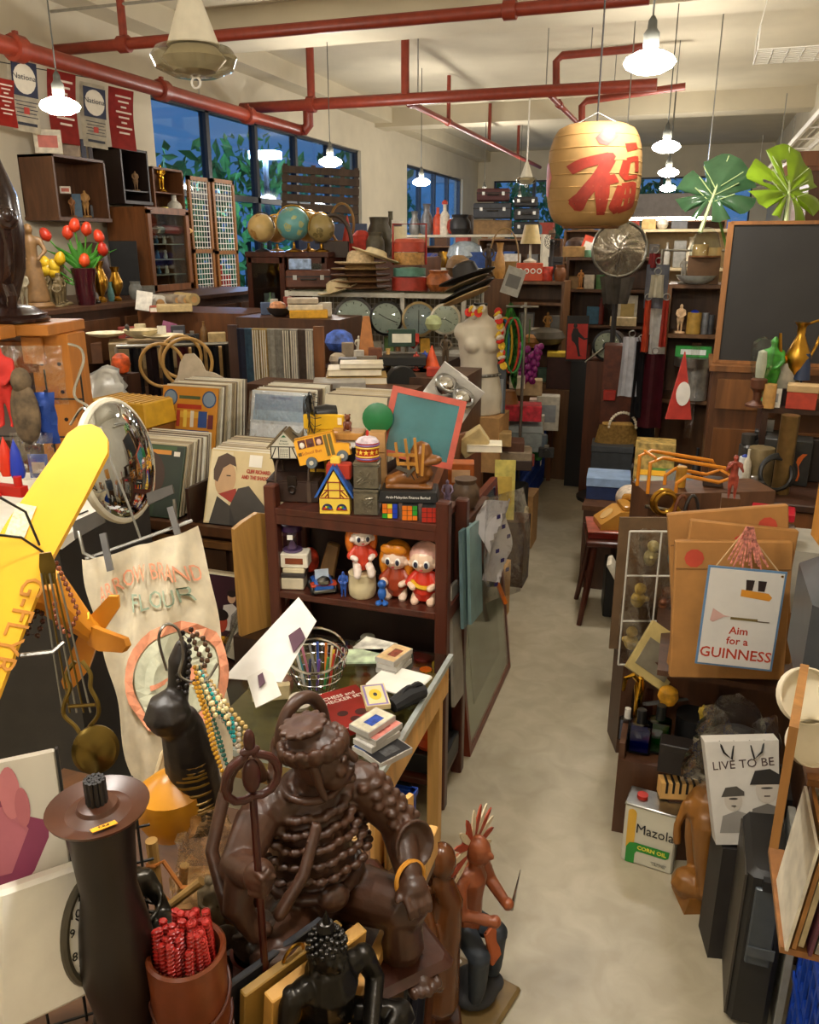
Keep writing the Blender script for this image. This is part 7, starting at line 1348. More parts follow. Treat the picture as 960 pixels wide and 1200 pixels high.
t = thing('brass_ewer','tall antique brass ewer with a scrolled handle in the picture corner','ewer',on(930,yR+.02,zR+.08),R(20));part('body',B().lathe([(.04,0),(.045,.01),(.015,.04),(.05,.1),(.06,.15),(.035,.21),(.018,.25),(.02,.29),(.035,.31)],22),BRASS,t);part('handle',B().tube([(.02,0,.3),(.08,0,.32),(.1,0,.27),(.08,0,.2),(.055,0,.14)],.007,8),BRASS,t);part('spout',B().tube([(-.05,0,.12),(-.09,0,.18),(-.1,0,.26)],[.013,.009,.007],8),BRASS,t)
one('ewer_block','black block beneath the brass ewer','block',B().box(.12,.12,.08),BLACK,on(930,yR+.02,zR))
t = thing('oil_lamp','clear faceted glass lamp globe on a turned wooden stem','lamp',on(886,yR-.1,zR-.0),R(10));part('stem',B().lathe([(.05,0),(.05,.01),(.018,.03),(.02,.07),(.036,.09),(.038,.13),(.02,.14)],18),wood('5a3420'),t);part('globe',B().lathe([(.035,.14),(.05,.2),(.055,.27),(.05,.3),(.03,.32),(0,.33)],10),GLASS,t,smooth=0);part('core',B().lathe([(.02,.14),(.025,.2),(.02,.26),(0,.27)],10),mt('c8c4b0',.2),t)
row(yR-.13,zD,[('cam',895,30,60,'2a2824','binoculars','dark old camera with a large lens on the desk',{'cat':'camera','dy':.12}),('box',953,22,50,'241a16','black_bowl_box','black lacquer box at the picture edge',{'cat':'box','dy':.0})])
one('wall_bracket','dark metal projector parts on the desk behind the camera','projector',B().box(.16,.1,.14,bev=.01).cyl(.05,.1,(.02,-.05,.09),(pi/2,0,0),n=20).cyl(.035,.05,(-.05,0,.14),n=16),mt('4a4844',.4,.5),on(885,yR-.04,zD),R(15)).name = 'projector'
# blackboard on its cabinet
zBk = 1.36;p0 = on(838,4.75,zBk);t = thing('pine_cabinet','brown wooden cabinet with a drawer beneath the blackboard','cabinet',(p0.x+.42,4.98,0));part('body',B().box(.86,.5,zBk),wood('5e3a1e'),t);part('drawer',B().box(.8,.02,.16,(0,-.26,zBk-.2)),wood('7a4e28'),t);part('door',B().box(.39,.02,.95,(-.2,-.26,.1)),wood('6e4420'),t);part('door',B().box(.39,.02,.95,(.21,-.26,.1)),wood('6e4420'),t);part('top',B().box(.9,.54,.03,(0,0,zBk-.001)),wood('7a4e28'),t)
t = thing('blackboard','large black chalkboard in a thin wooden frame standing on the cabinet','blackboard',(p0.x+.42,4.82,zBk+.03),(R(-3),0,0));part('board',B().box(.84,.015,.72,(.01,0,0)),mt('2c2a28',.75,0,.12,5),t)
for x in (-.42,.44):part('frame_side',B().box(.03,.03,.73,(x,0,0)),wood('8a5a2c'),t)
for z in (0,.715):part('frame_rail',B().box(.86,.03,.018,(.01,0,z)),wood('8a5a2c'),t)
# guinness plate, paper carriers, plastics
p = on(859,2.5,.62);zS = at(859,782,y=2.5).z;p = on(859,2.5,zS);m = mp((p.x,p.y,zS+.18));W3 = 88*m;H3 = .325;t = thing('metal_sign','white metal sign with a pale blue border reading Aim for a Guinness hung on string','sign',p,(R(-5),R(2),R(9)));part('plate',B().box(W3,.004,H3,bev=.001),mt('5a7a9a',.35),t,smooth=0);part('panel',B().box(W3-.014,.002,H3-.014,(0,-.003,.007)),mt('c8c4bc',.35,0,.03),t)
for s,z,sz in (('Aim',.122,.034),('for a',.088,.034),('GUINNESS',.044,.047)):text(s,sz,mt('b03a20',.4),t,(0,-.0044,z),sx=1.0 if sz < .04 else .98,off=.0005)
art(t,[('c8862a','p',[(-.01,.258),(.07,.252),(.082,.24),(.075,.228),(-.01,.236)]),('2a1c18','p',[(.0,.29),(.025,.29),(.022,.257),(.003,.257)]),('2a1c18','p',[(.035,.29),(.06,.29),(.057,.257),(.038,.257)]),('c09a90','p',[(-.085,.19),(-.05,.17),(-.03,.168),(-.05,.165),(-.08,.145),(-.09,.15)]),('6a5a30','r',.01,.163,.08,.008),('5a4a3a','r',.065,.16,.04,.003)],(0,-.0042,0),name='dart_print')
part('hanging_string',B().tube([(-W3*.42,0,H3-.01),(-.02,.01,H3+.12),(W3*.42,0,H3-.01)],.0025,5),mt('b89a70',.8),t);b = B()
for k in range(14):b.tube([(-.02+.006*(k % 4),0,H3+.13),(-.06+.009*k,.0,H3+.02-.01*(k % 3))],.003,5)
part('red_white_string',b,mt('c07868',.8,0,.6,90),t);part('corner_hole',B().cyl(.004,.001,(W3*.44,-.004,H3-.015),(pi/2,0,0),n=8),BRASS,t)
KR = mt('a07038',.75,0,.15,12,.1)
for i,(px,w_,h,dy,lean,l) in enumerate(((850,128,.46,.06,-2,'brown paper carrier bag right behind the metal sign'),(842,118,.5,.1,4,'second brown paper carrier bag showing red print'),(858,130,.54,.15,-7,'rearmost brown paper carrier bag with a red emblem under plastic'))):
    p = on(px,2.52+dy,zS-.08);m = mp(p);t = thing('paper_bag',l,'paper bag',p,(R(-6),R(lean),R(12)));part('bag',B().box(w_*m,.03,h,bev=.004),KR,t)
    part('fold_line',B().box(w_*m*.98,.002,.004,(0,-.016,h*.8)),mt('7a5428',.8),t);part('emblem',B().cyl(.03,.001,(.12*(i-1),-.016,h*.88),(pi/2,0,0),n=10),mt('b0402a',.7),t)
    if i == 1:text('Gi       ns',.05,mt('b8482a',.6),t,(0,-.0165,h*.46))
one('bag_rack','brown wooden box unit under the paper carrier bags','cabinet',B().box(.5,.3,zS-.09).box(.46,.36,.02,(0,-.3,zS-.11)),wood('4a3020'),(on(850,3.0,.6).x,3.06,0))
plastic_bag('crumpled clear plastic bag over black cloth below the metal sign',on(856,2.3,.46),.26,.2,.24,seed=9);t = one('black_bundle','black cloth bundle inside the clear plastic under the sign','bundle',B().sph((.11,.08,.09),(0,0,.09)),mt('1c1a1a',.6),on(858,2.32,.46));one('bundle_box','dark box beneath the black bundle','box',B().box(.22,.18,.455),DARK,on(862,2.35,0),R(8))
# LIVE TO BE bag
p = on(872,2.12,.40);m = mp(p);t = thing('print_bag','white tote bag printed with two young people in berets','bag',p,(R(-12),R(-6),R(12)));wb_ = 80*m;hb_ = .3;part('bag',B().prism([(-wb_*.42,0),(wb_*.46,0),(wb_*.5,hb_),(-wb_*.52,hb_)],.05),mt('c4c0b8',.6,0,.05),t)
text('LIVE TO BE',.034,mt('4a3a38',.5),t,(0,-.0258,hb_*.78),(pi/2,R(-4),0));art(t,[('8a8680','p',[(-.07,.0),(-.06,.05),(-.02,.065),(.02,.05),(.03,0)]),('b8b0a4','e',-.03,.095,.024,.032),('4a4640','p',[(-.062,.105),(-.05,.132),(-.02,.136),(0,.12),(-.0,.108)]),('3a3632','e',-.03,.1,.012,.003),('6a6660','p',[(.01,.0),(.02,.07),(.06,.085),(.1,.07),(.105,0)]),('bcb4a8','e',.06,.125,.03,.04),('2a2826','p',[(.015,.14),(.03,.18),(.07,.185),(.1,.165),(.105,.14)]),('3a3632','e',.06,.13,.016,.003),('5a504a','r',.06,.107,.016,.004),('5a504a','r',-.03,.08,.012,.003)],(0,-.0256,.035))
for s in (-1,1):part('cord_handle',B().tube([(s*.02,-.02,hb_),(s*.03,-.03,hb_-.05),(s*.05,-.03,hb_-.03),(s*.06,-.02,hb_)],.003,5),BLACK,t)
one('tote_block','dark low box holding up the white tote bag','box',B().box(.24,.12,.39),DARK,on(872,2.16,0),R(12))
# crate with bottles, faucet trophies, tray
yK,zK = 2.56,.36;xa,xb = on(722,yK,.2).x,on(832,yK,.2).x;t = thing('wooden_crate','dark wooden crate of perfume bottles and kitchen things beside the aisle','crate',((xa+xb)/2,yK+.13,0));wk = xb-xa;cwd = wood('4a2c18')
for s in (-1,1):part('side',B().box(.02,.26,zK,(s*(wk/2-.01),0,0)),cwd,t)
part('front',B().box(wk,.02,zK-.06,(0,-.13,0)),cwd,t);part('back',B().box(wk,.02,zK+.2,(0,.13,0)),cwd,t);part('floor',B().box(wk-.04,.24,.02,(0,0,zK-.1)),cwd,t)
yk,zk = yK+.09,zK-.079
def perfume(px,c,cap,w_,h,l,dy=0):
    p = on(px,yk+dy,zk);m = mp(p);t = thing('perfume_bottle',l,'bottle',p,face(p));part('bottle',B().box(w_*m,w_*m*.6,h*m,bev=.006),mt(c,.06,0,.3,18,0,'glass'),t);part('liquid',B().box(w_*m*.8,w_*m*.4,h*m*.7,(0,0,.008)),mt(c,.2),t);part('cap',B().cyl(w_*m*.2,h*m*.4,(0,0,h*m),n=14),mt(cap,.3),t)
perfume(748,'3a5a9a','101216',26,40,'blue glass perfume bottle with a black stopper');perfume(770,'4a8a5a','1a1c1a',26,44,'green glass perfume bottle with a black stopper',.02);perfume(733,'a8acb4','c8c4b8',18,30,'small clear perfume bottle at the crate corner',.06)
t = thing('gold_tap','polished gold tap handle ornament rising from the crate','ornament',on(744,yk+.1,zk),R(10));part('column',B().lathe([(.03,0),(.025,.015),(.012,.03),(.014,.16),(.02,.2),(.012,.24),(0,.245)],16),GOLD,t);part('spout',B().tube([(0,0,.22),(-.03,-.02,.26),(-.055,-.03,.25),(-.06,-.03,.2)],[.009,.009,.008,.006],8),GOLD,t)
row(yk,zk,[('drum',812,44,42,'141414','black_tin','black round ribbed tin in the crate',{'cat':'tin','dy':.1}),('ball',782,24,24,'d89a28','yellow_hen','yellow and red ceramic hen on the black tin',{'cat':'hen','dz':.16,'dy':.08,'v':.5}),('box',800,56,38,'1c1614','black_box','flat black box with a white sticker in the crate front',{'cat':'box','mk':'1c1614','dy':-.16,'d':24,'dz':.06}),('box',790,14,30,'c8a01c','yellow_toy','small yellow toy beside the flat black box',{'cat':'toy','dy':-.05,'t':20})],)
t = thing('knife_block','pale slotted wooden rack hung on the crate front','rack',on(798,yK-.06,.24),R(14));part('board',B().box(.15,.05,.06),YWOOD,t)
for k in range(6):part('slot',B().box(.008,.052,.04,(-.055+.022*k,0,.022)),mt('1c120a',.8),t)
one('slotted_block','dark block supporting the pale slotted rack','block',B().box(.14,.05,.24),cwd,on(798,yK-.06,0),R(14));p = on(762,2.85,.6);t = thing('glass_tray','pale yellow framed glass tray tilted at the organiser foot','tray',on(755,2.78,.5),(R(-30),R(34),R(10)));part('frame',B().box(.17,.02,.2).box(.15,.024,.004,(0,0,.1)),mt('b8a468',.5),t);part('panel',B().box(.13,.004,.11,(0,-.012,.03)),mt('7a7260',.2),t);part('dustpan',B().box(.18,.03,.01,(.12,.0,-.02),(0,R(-40),0)),mt('4a4a48',.5),t)
one('tray_rest','dark box under the tilted yellow tray','box',B().box(.14,.12,.5),cwd,on(756,2.95,0))
# corn oil can on the floor
p = on(760,2.45,0);m = mp((p.x,p.y,.12));t = thing('oil_can','rectangular white and green Mazola corn oil can on the floor','can',p,R(-8));wm,hm = .17,.232;part('can',B().box(wm,.1,hm,bev=.006),mt('c8c4b0',.35,0,.03),t);part('lid_rim',B().box(wm+.004,.104,.01,(0,0,hm-.008),bev=.003),STEEL,t);part('cap',B().cyl(.018,.014,(-.04,0,hm),n=16),mt('b02818',.35),t)
art(t,[('d8a83a','p',[(-.072,.06),(-.045,.06),(-.045,.2),(-.05,.21),(-.06,.214),(-.07,.208),(-.073,.2)]),('2a8a34','p',[(-.07,.0),(-.04,.0),(-.04,.04),(-.034,.052),(.06,.052),(.07,.06),(.072,.085),(-.04,.085),(-.06,.08),(-.07,.06)])],(0,-.051,.003));text('Mazola',.052,mt('1c1c20',.4),t,(.018,-.0525,.145),sx=.85);text('CORN OIL',.02,mt('d8d048',.4),t,(.014,-.0525,.071),off=.0006);text('ONE GALLON\n3.785 LITRES',.008,mt('6a6a60',.5),t,(.04,-.0525,.025))
# carved animal leaning
p = Vector((.2,2.2,.0));t = thing('carved_animal','golden-brown carved wooden animal tipped forward on its base beside the black case','carving',(on(838,2.32,.1).x,2.32,.05),R(20));AN = wood('8a5a24',.4,.25,10);b = B()
b.limb([(-.05,0,.3,.075),(.02,0,.33,.085),(.08,-.01,.29,.07)],14);b.limb([(.08,-.02,.28,.05),(.1,-.06,.2,.045),(.085,-.1,.14,.035),(.07,-.12,.1,.022)],12)
for s in (-1,1):b.limb([(.1,-.05+s*.03,.22,.02),(.13,-.05+s*.05,.2,.012)],8)
for q in (((-.07,-.04,.28,.045),(-.07,-.05,.17,.03),(-.055,-.05,.08,.026),(-.05,-.06,.03,.024)),((-.05,.05,.28,.045),(-.06,.05,.15,.03),(-.05,.04,.05,.025)),((.05,-.05,.25,.04),(.02,-.06,.14,.027),(.035,-.07,.05,.022)),((.06,.04,.25,.04),(.06,.05,.14,.027),(.06,.04,.03,.024))):b.limb(q,10)
b.limb([(-.12,0,.32,.014),(-.14,0,.24,.012),(-.135,0,.18,.014)],8);b.limb([(-.09,0,.02,.05),(0,-.02,-.0,.05),(.09,-.04,-.02,.04)],10);part('body',b,AN,t,vox=.006,it=3)
one('carving_foot','small rough wooden wedge beneath the tipped carved animal','wedge',B().box(.22,.12,.05,tp=.85),AN,(t.location.x,2.32,0),R(20))
# long black keyboard case, rack at the right edge
t = thing('instrument_case','tall dark grey instrument case standing on end by the carved animal','case',(.325,2.03,0));part('case',B().box(.105,.32,.5,bev=.015),mt('1c1a18',.5),t);part('front_panel',B().box(.06,.012,.24,(0,-.163,.22),bev=.003),mt('4c5256',.35,.3),t);part('side_panel',B().box(.006,.3,.46,(-.054,0,.02)),mt('3a342c',.5),t);part('latch',B().box(.03,.02,.03,(0,-.165,.46)),BLACK,t);part('strap',B().box(.066,.006,.03,(.004,-.171,.25)),mt('4a4e50',.4),t)
one('grey_board','tall pale grey board standing between the case and blue crates','board',B().box(.02,.3,.5,bev=.002),mt('8a8880',.5),(.402,2.03,0))
t = thing('media_rack','wooden shelf of wrapped magazines and plastic goods at the picture edge','rack',(.27,1.6,0));part('side_panel',B().box(.016,.26,.26,(-.005,-.06,.93),(0,0,R(-10))),wood('9a6a34'),t);part('shelf_board',B().box(.46,.3,.015,(.25,0,.66)),wood('8a5a2c'),t);part('shelf_board',B().box(.4,.2,.015,(.25,.12,.94)),wood('8a5a2c'),t);part('leg',B().box(.04,.36,.66,(.6,0,0)),wood('5a3a20'),t)
for k in range(3):crate(('lowest blue plastic crate under the media rack','middle blue plastic crate under the media rack','top blue plastic crate under the media rack')[k],(.615,1.66,.003+.215*k),.38,.42,.21,'1c46b0')
for k in range(9):one('magazine','wrapped magazine standing upright in the media rack','magazine',B().box(.006+.002*(k % 3),.2,.25),mt(('d0c8b4','9a6a34','c8b890','5a2c3c','8a8478')[k % 5],.4,0,.2),(.3+.014*k,1.54+.01*(k % 3),.677),(0,R(5),0),'magazines in the media rack')
p = Vector((.325,1.66,.956));t = thing('divided_tray','cream plastic tray of joined round dishes standing on the media rack','tray',p,(R(62),0,R(20)))
for q,r in (((0,.15),.06),((-.0,.055),.05),((.08,.16),.05)):part('dish',B().lathe([(r*.85,0),(r,.01),(r,.03),(r*.95,.03),(r*.9,.012),(0,.01)],26,(q[0],q[1],0)),mt('d8ceb4',.35,0,.04),t)
for k in range(2):q = Vector((.4+.03*k,1.5-.08*k,.9-.03*k));plastic_bag(('black garment bag in clear plastic against the cream tray','lower clear plastic bag on the magazines')[k],q,.13,.11,.12,seed=13+k);one('black_garment',('folded black garment inside the upper clear bag','folded black garment inside the lower clear bag')[k],'garment',B().box(.1,.08,.08,bev=.02),mt('1a1a1e',.5),q+Vector((0,0,.01)),.3)
t = thing('cooler_box','dark grey plastic cooler box with a white lid at the picture edge','cooler',(.535,2.24,.86));part('body',B().box(.36,.4,.34,bev=.05),mt('3a3c3e',.4),t);part('lid',B().box(.33,.36,.05,(.02,0,.34),bev=.02),mt('d0ccc0',.4),t);part('spout',B().cyl(.04,.03,(-.1,-.14,.385),n=20),WHITE,t);one('cooler_stand','brown stand carrying the grey cooler box','stand',B().box(.3,.3,.86),wood('4a2e1a'),(.57,2.28,0))
t = thing('louvred_box','varnished wooden box with woven louvres on the white lid','box',(.52,2.26,1.252),R(6));part('frame',B().box(.26,.2,.03).box(.03,.2,.24,(-.13,0,0)).box(.26,.2,.02,(0,0,.24)),wood('b07830'),t)
for k in range(7):part('slat',B().box(.24,.016,.026,(.0,-.095,.03+.03*k),(R(25),0,0)),wood('c08a3c'),t)
row(3.38,.98,[('box',905,48,10,'b02030','red_packet','red plastic-wrapped packet behind the paper bags',{'cat':'packet','r':.15}),('box',905,46,16,'a89a94','clear_packet','clear wrapped packet below the red one',{'cat':'packet','r':.1,'dz':-.08,'dy':-.04}),]);one('packet_cabinet','white cabinet under the red and clear packets','cabinet',B().box(.3,.3,.89),mt('a8a498',.5),on(905,3.4,.0))
# hanging goods in front of the back shelves
t = thing('hanging_rail','thin steel upright with hooks carrying ties and cards','rail',on(748,6.2,0));part('upright',B().tube([(0,0,0),(0,0,1.98)],.012,8),STEEL,t);part('arm',B().tube([(0,0,1.97),(.42,-.02,1.97)],.008,6),STEEL,t);part('foot',B().cyl(.14,.02),DARK,t)
def hang(name,label,cat,px,py,wd,h,c,y=5.55,dep=.03,**k):
    p = at(px,py,y=y);m = mp(p);t = thing(name,label,cat,p,face(p));w_,hh = wd*m,h*m;part('body',B().sheet(6,10,lambda u,v:((u-.5)*w_*(1-.25*sin(v*3+1)*k.get('fl',.4)),.02*sin(u*8+px),-hh*v),.006),mt(c,k.get('r',.7),0,.15),t);part('loop',B().tor(.02,.004,(0,0,.02),(pi/2,0,0),14,5),STEEL,t);return t
hang('white_shirt','pale white cloth tie hanging lowest by the steel upright','tie',741,395,22,70,'c4c4c8');hang('black_tie','black tie hanging beside the white cloth','tie',752,400,12,90,'181618');hang('maroon_bag','maroon leather bag hanging by its long strap','bag',768,415,26,88,'4a1820',r=.35);hang('grey_card','grey hanging card pack with silver gems','card',772,310,26,50,'6a6a70',fl=0);hang('gem_packet','small glittering gem packet on the grey card','packet',771,322,16,26,'c0b8a0',y=5.5,r=.2);hang('beaded_lanyard','orange and red beaded lanyard hanging below the card','lanyard',760,352,8,60,'c8502a',y=5.5);hang('beaded_lanyard','red beaded lanyard closer to the shelf post','lanyard',781,352,8,54,'b83a24',y=5.5);hang('white_shirt','white printed cloth hanging behind the lanyards','cloth',772,356,24,70,'c4c0b8',y=5.6);hang('red_purse','small dark red purse hanging above the grey card','purse',768,297,14,16,'7a1c1c');hang('leather_strap','brown leather camera strap hanging behind the ties','strap',757,392,10,50,'5a4a3a',y=5.6);hang('dark_garment','dark narrow garment hanging behind the maroon bag','garment',758,440,30,100,'1c1a1c',y=5.75)
t = thing('felt_pennant','red and white felt pennant cone hanging beside the blackboard cabinet','pennant',at(803,412,y=5.0),R(12));m = mp(t.location);part('cone',B().prism([(0,0),(30*m/2,-80*m),(-30*m/2,-80*m)],.03),mt('b8382c',.8),t);part('white_patch',B().lathe([(.05,0),(.05,.004),(0,.006)],20,(0.01,-.016,-.24),(pi/2,0,0),(.8,1.4,1)),WHITE,t);part('sleeve',B().sheet(6,8,lambda u,v:(.06+(u-.5)*.05,-.0+.02*sin(v*5),.05-.55*v),.002),WRAP,t)
row(5.0,.56,[('can',792,30,30,'8a8a80','glass_tumbler','grey glass tumbler jar beside the pennant',{'cat':'jar'}),('bottle',812,10,60,'1a181a','black_bottle','slim black bottle by the white door edge',{'cat':'bottle'}),('box',784,40,16,'4a8a3c','green_red_box','green and red box beneath the glass tumbler',{'cat':'box','dy':.3}),('ball',800,44,46,'6a8a94','wrapped_bundle','plastic-wrapped teal and white bundle',{'cat':'bundle','v':.7,'dy':-.35,'r':.2}),('box',776,10,70,'8a8c90','grey_folder','grey upright folder tilted behind the drawer case',{'cat':'folder','lean':14,'dy':-.5})])
# leaves
def monstera(label,c,mat,rot,size,holes):
    t = thing('monstera_leaf',label,'leaf',c,rot);N_ = 44;P = []
    for i in range(N_+1):
        a = -pi*.92+pi*1.84*i/N_;r = .5*(1+.28*cos(a))*(1-.1*abs(sin(a*2)))
        if abs(a) > 2.3:r *= 1.05
        cut = (i % 7 == 3) and .35 < abs(a) < 2.5;P.append(((r*(.42 if cut else 1))*sin(a)*1.02*size,(r*(.42 if cut else 1))*cos(a)*size))
    b = B();n = 6
    for i in range(N_):
        for k in range(n):
            q = lambda j,s:(P[j][0]*s,P[j][1]*s,size*(.16*abs(sin(j*.62))*s*(1-s)-.16*s*s*abs(P[j][0]/size)+.02*sin(j*1.9)*s))
            s0,s1 = k/n,(k+1)/n
            if k == 0:b._put([(0,0,0),q(i,s1),q(i+1,s1)],[(0,1,2)])
            elif (k in (2,3)) and holes and i % 9 == 2:continue
            else:b._put([q(i,s0),q(i,s1),q(i+1,s1),q(i+1,s0)],[(0,1,2,3)])
    bmesh.ops.remove_doubles(b.bm,verts=b.bm.verts[:],dist=1e-5);part('blade',b,mat,t,smooth=80);part('midrib',B().tube([(0,-.5*size,-.02),(0,0,.004),(0,.6*size,-.0)],[.012,.008,.003],6),mt('b8c890',.5),t)
    for k in range(-3,4):
        if k:part('vein',B().tube([(0,.1*abs(k)*size-.2*size,.004),(k/abs(k)*.25*size,(.16*abs(k)-.1)*size,.03*size)],.003,5),mt('a8bc80',.5),t)
    return t
cl = at(836,230,y=5.0);monstera('large dark green monstera leaf with whitish sheen above the cake dome',cl,mt('3a5a3c',.18,0,.3,6),(R(58),R(10),R(-10)),.42,0)
monstera('bright yellow-green monstera leaf reaching out of the frame above the blackboard',at(924,226,y=5.02),mt('7a9a1c',.4,0,.25,6),(R(62),R(14),R(30)),.46,1)
for i,(px,y) in enumerate(((862,5.15),(890,5.18))):one('plant_stalk',('stem holding the dark monstera leaf','stem holding the bright monstera leaf')[i],'stem',B().tube([(0,0,0),(.01,-.1,.25),(cl-on(px,y,1.39) if i == 0 else at(924,226,y=5.02)-on(px,y,1.39))],.008,6),mt('5a7a2c',.5),on(px,y,1.39))
row(4.95,1.39,[('bowl',876,44,90,'a89a74','planter','pale planter bowl behind the blackboard holding the leaves',{'cat':'planter','dy':.2})])
# wardrobe with a hat by the far right
t = thing('wardrobe','brown wooden wardrobe with a moulded cornice behind the leaves','wardrobe',(1.02,7.6,0));part('body',B().box(.6,1.1,2.55),wood('5a3820'),t);part('cornice',B().prism([(-.36,0),(.32,0),(.32,.1),(-.42,.1),(-.42,.07)],1.2).box(.64,1.16,.03,(0,0,-.03)),wood('7a4a24'),t,(0,0,2.55));hat('dark bowler hat on top of the wardrobe',(.9,7.35,2.655),.1,mt('2a1a14',.6),(0,0,0),.12,.03)
# lantern
p = at(696,207,y=4.75);p.y = 4.75;m = mp(p);rl = 54*m;hl = 110*m;t = thing('paper_lantern','big tan paper lantern painted with a red Chinese character','lantern',p,face(p));LP = mt('a07c48',.75,0,.12,9,.1)
def lr(v):return rl*(.62+.38*(1-abs(2*v-1)**2.6)**.5) if abs(2*v-1) < 1 else rl*.62
part('shade',B().lathe([(rl*.5,-hl/2)]+[(lr(v/24)*(1+.006*(v % 2)),-hl/2+hl*v/24) for v in range(25)]+[(rl*.5,hl/2)],48),LP,t,smooth=80);part('rim',B().lathe([(rl*.6,-hl/2-.012),(rl*.62,-hl/2),(rl*.5,-hl/2)],32),mt('6a4420',.5),t)
for v in range(3,22,3):part('hoop',B().tor(lr(v/24)*1.004,.0022,(0,0,-hl/2+hl*v/24),n=40,m=4),mt('a07a44',.6),t)
def stroke(pts,name='brush_stroke',c='8a2614'):
    b = B();q = []
    for x,z,w_ in pts:q.append((x,z,w_))
    n = 10;P = []
    for (a,e) in zip(q,q[1:]):
        for k in range(n):f = k/n;P.append(tuple(a[j]+(e[j]-a[j])*f for j in range(3)))
    P.append(q[-1]);R0 = []
    for i,(x,z,w_) in enumerate(P):
        a,e = P[max(0,i-1)],P[min(len(P)-1,i+1)];dx,dz = e[0]-a[0],e[1]-a[1];L = math.hypot(dx,dz) or 1
        R0.append([(x-dz/L*w_*s,z+dx/L*w_*s) for s in (-1,-.5,0,.5,1)])
    def pr(x,z):th = x/.5*pi/2*.98;v = z/1+.5;v = min(.97,max(.03,v));r = lr(v)*1.012;return (sin(th)*r,-cos(th)*r,-hl/2+hl*v)
    for A,C in zip(R0,R0[1:]):
        for k in range(4):b._put([pr(*A[k]),pr(*A[k+1]),pr(*C[k+1]),pr(*C[k])],[(0,1,2,3)])
    part(name,b,mt(c,.55,0,.15,30),t,smooth=80)
for s in ([(.02,.37,.05),(.07,.34,.085),(.12,.30,.06)],[(-.17,.03,.05),(-.08,.09,.05),(.1,.15,.045),(.13,.17,.02)],[(.1,.13,.045),(.03,-.05,.05),(-.07,-.22,.05),(-.12,-.3,.075),(-.15,-.32,.04)],[(.06,.0,.045),(.065,-.2,.05),(.07,-.4,.03)],[(.11,-.02,.03),(.14,-.1,.04)],
          [(.22,.24,.04),(.34,.27,.03)],[(.23,.12,.035),(.21,.0,.04),(.24,-.06,.02)],[(.23,.12,.025),(.33,.15,.025),(.34,.02,.025)],[(.22,-.05,.02),(.35,-.02,.02)],[(.2,-.12,.035),(.17,-.32,.05),(.2,-.38,.03)],[(.2,-.12,.025),(.32,-.1,.03),(.33,-.3,.035),(.2,-.36,.03)],[(.19,-.23,.02),(.33,-.2,.02)],[(.26,-.12,.02),(.26,-.34,.02)]):stroke(s)
stroke([(-.46,.12,.05),(-.43,-.02,.09),(-.45,-.2,.05)],'blossom_mark','b8604a');part('cord',B().tube([(0,0,hl/2),(0,0,ZC-p.z)],.005,5),DARK,t);part('top_ring',B().tube([(-rl*.5,0,hl/2),(0,0,hl/2+.06),(rl*.5,0,hl/2)],.004,5),STEEL,t)
# ================================================================ FAR SHELVES
t = shelf_unit('white_shelving','far white metal shelving stacked with boots jugs and suitcases',on(478,9.6,2).x,on(640,9.6,2).x,9.4,9.9,2.12,(2.12,1.75,1.3),mt('c8c2b0',.5),back=False)
row(9.55,2.121,[('vase',486,14,26,'8a8a88','metal_jug','grey galvanised jug at the white shelving end',{'m':.5}),('vase',500,16,34,'77777a','metal_jug','tall grey galvanised jug beside the red boot',{'m':.5}),('bottle',513,11,30,'c84a2a','boot','orange-red boot standing on the white shelving'),('bottle',521,12,34,'d8d0c0','boot','white boot with a red top on the white shelving',{'top':'b83a2a'}),('ball',531,16,18,'a83a2a','red_beret','crumpled red cap beside the boots',{'cat':'cap'}),('pot',539,26,22,'2a2a2c','black_pot','black case-like pot before the suitcases',{'cat':'pot'}),
     ('box',577,44,16,'8a6a40','suitcase','tan suitcase at the bottom of the stack',{'d':20}),('hat',548,30,22,'3a2a1c','brown_hat','dark brown hat perched behind the suitcases',{'cat':'hat','dy':.2})])
for px,z,w_,h,c,l in ((577,2.288,44,17,'3a3e46','dark blue-grey suitcase on the tan one below the lamp'),(578,2.467,38,14,'4a1c1c','dark red suitcase topping the taller stack'),(617,2.121,30,14,'26282c','black suitcase at the bottom of the shorter stack'),(617,2.268,29,13,'303236','black suitcase in the middle of the shorter stack'),(616,2.405,28,11,'24262a','black suitcase topping the shorter stack')):row(9.5,z,[('case',px,w_,h,c,'suitcase',l)])
row(9.5,1.76,[('box',500,26,16,'3a4a9a','blue_box','blue box on the middle white shelf',{'cat':'box'}),('ball',545,44,30,'a8b4bc','plastic_bundle','round clear-wrapped bundle on the middle white shelf',{'cat':'bundle','r':.1}),('box',570,40,18,'2a4a8a','blue_case','blue plastic case behind the hoop basket',{'cat':'case'}),('box',600,20,16,'d8d4cc','white_box','white box lit on the middle white shelf',{'cat':'box'}),('can',522,14,18,BRASS,'brass_pot','brass pot on the middle white shelf',{'cat':'pot'})])
row(8.3,1.69,[('box',510,30,1,'c8c0a8','cloth','pale cloth laid over the far counter'),('ball',500,18,20,BRASS,'brass_lamp','small round brass lamp beyond the painted pot',{'cat':'lamp'}),('fan',512,18,28,'9a8050','brass_fan','little brass fan beyond the painted pot',{'cat':'fan'}),('ball',537,30,26,'8a6a44','brown_vessel','brown round vessel behind the cowboy hat',{'cat':'pot'}),('vase',585,14,40,'a87a3c','straw_bundle','bundle of tan straw behind the newspaper',{'cat':'straw'}),('fig',572,20,40,'3a2a1c','carved_bust','dark carved figure with yellow cap behind the hats',{'cat':'figurine'})])
one('far_counter','long brown counter beyond the clocks and mannequin','counter',B().box(1.5,.4,1.69),wood('6a482a'),(on(540,8.35,1.6).x,8.4,0))
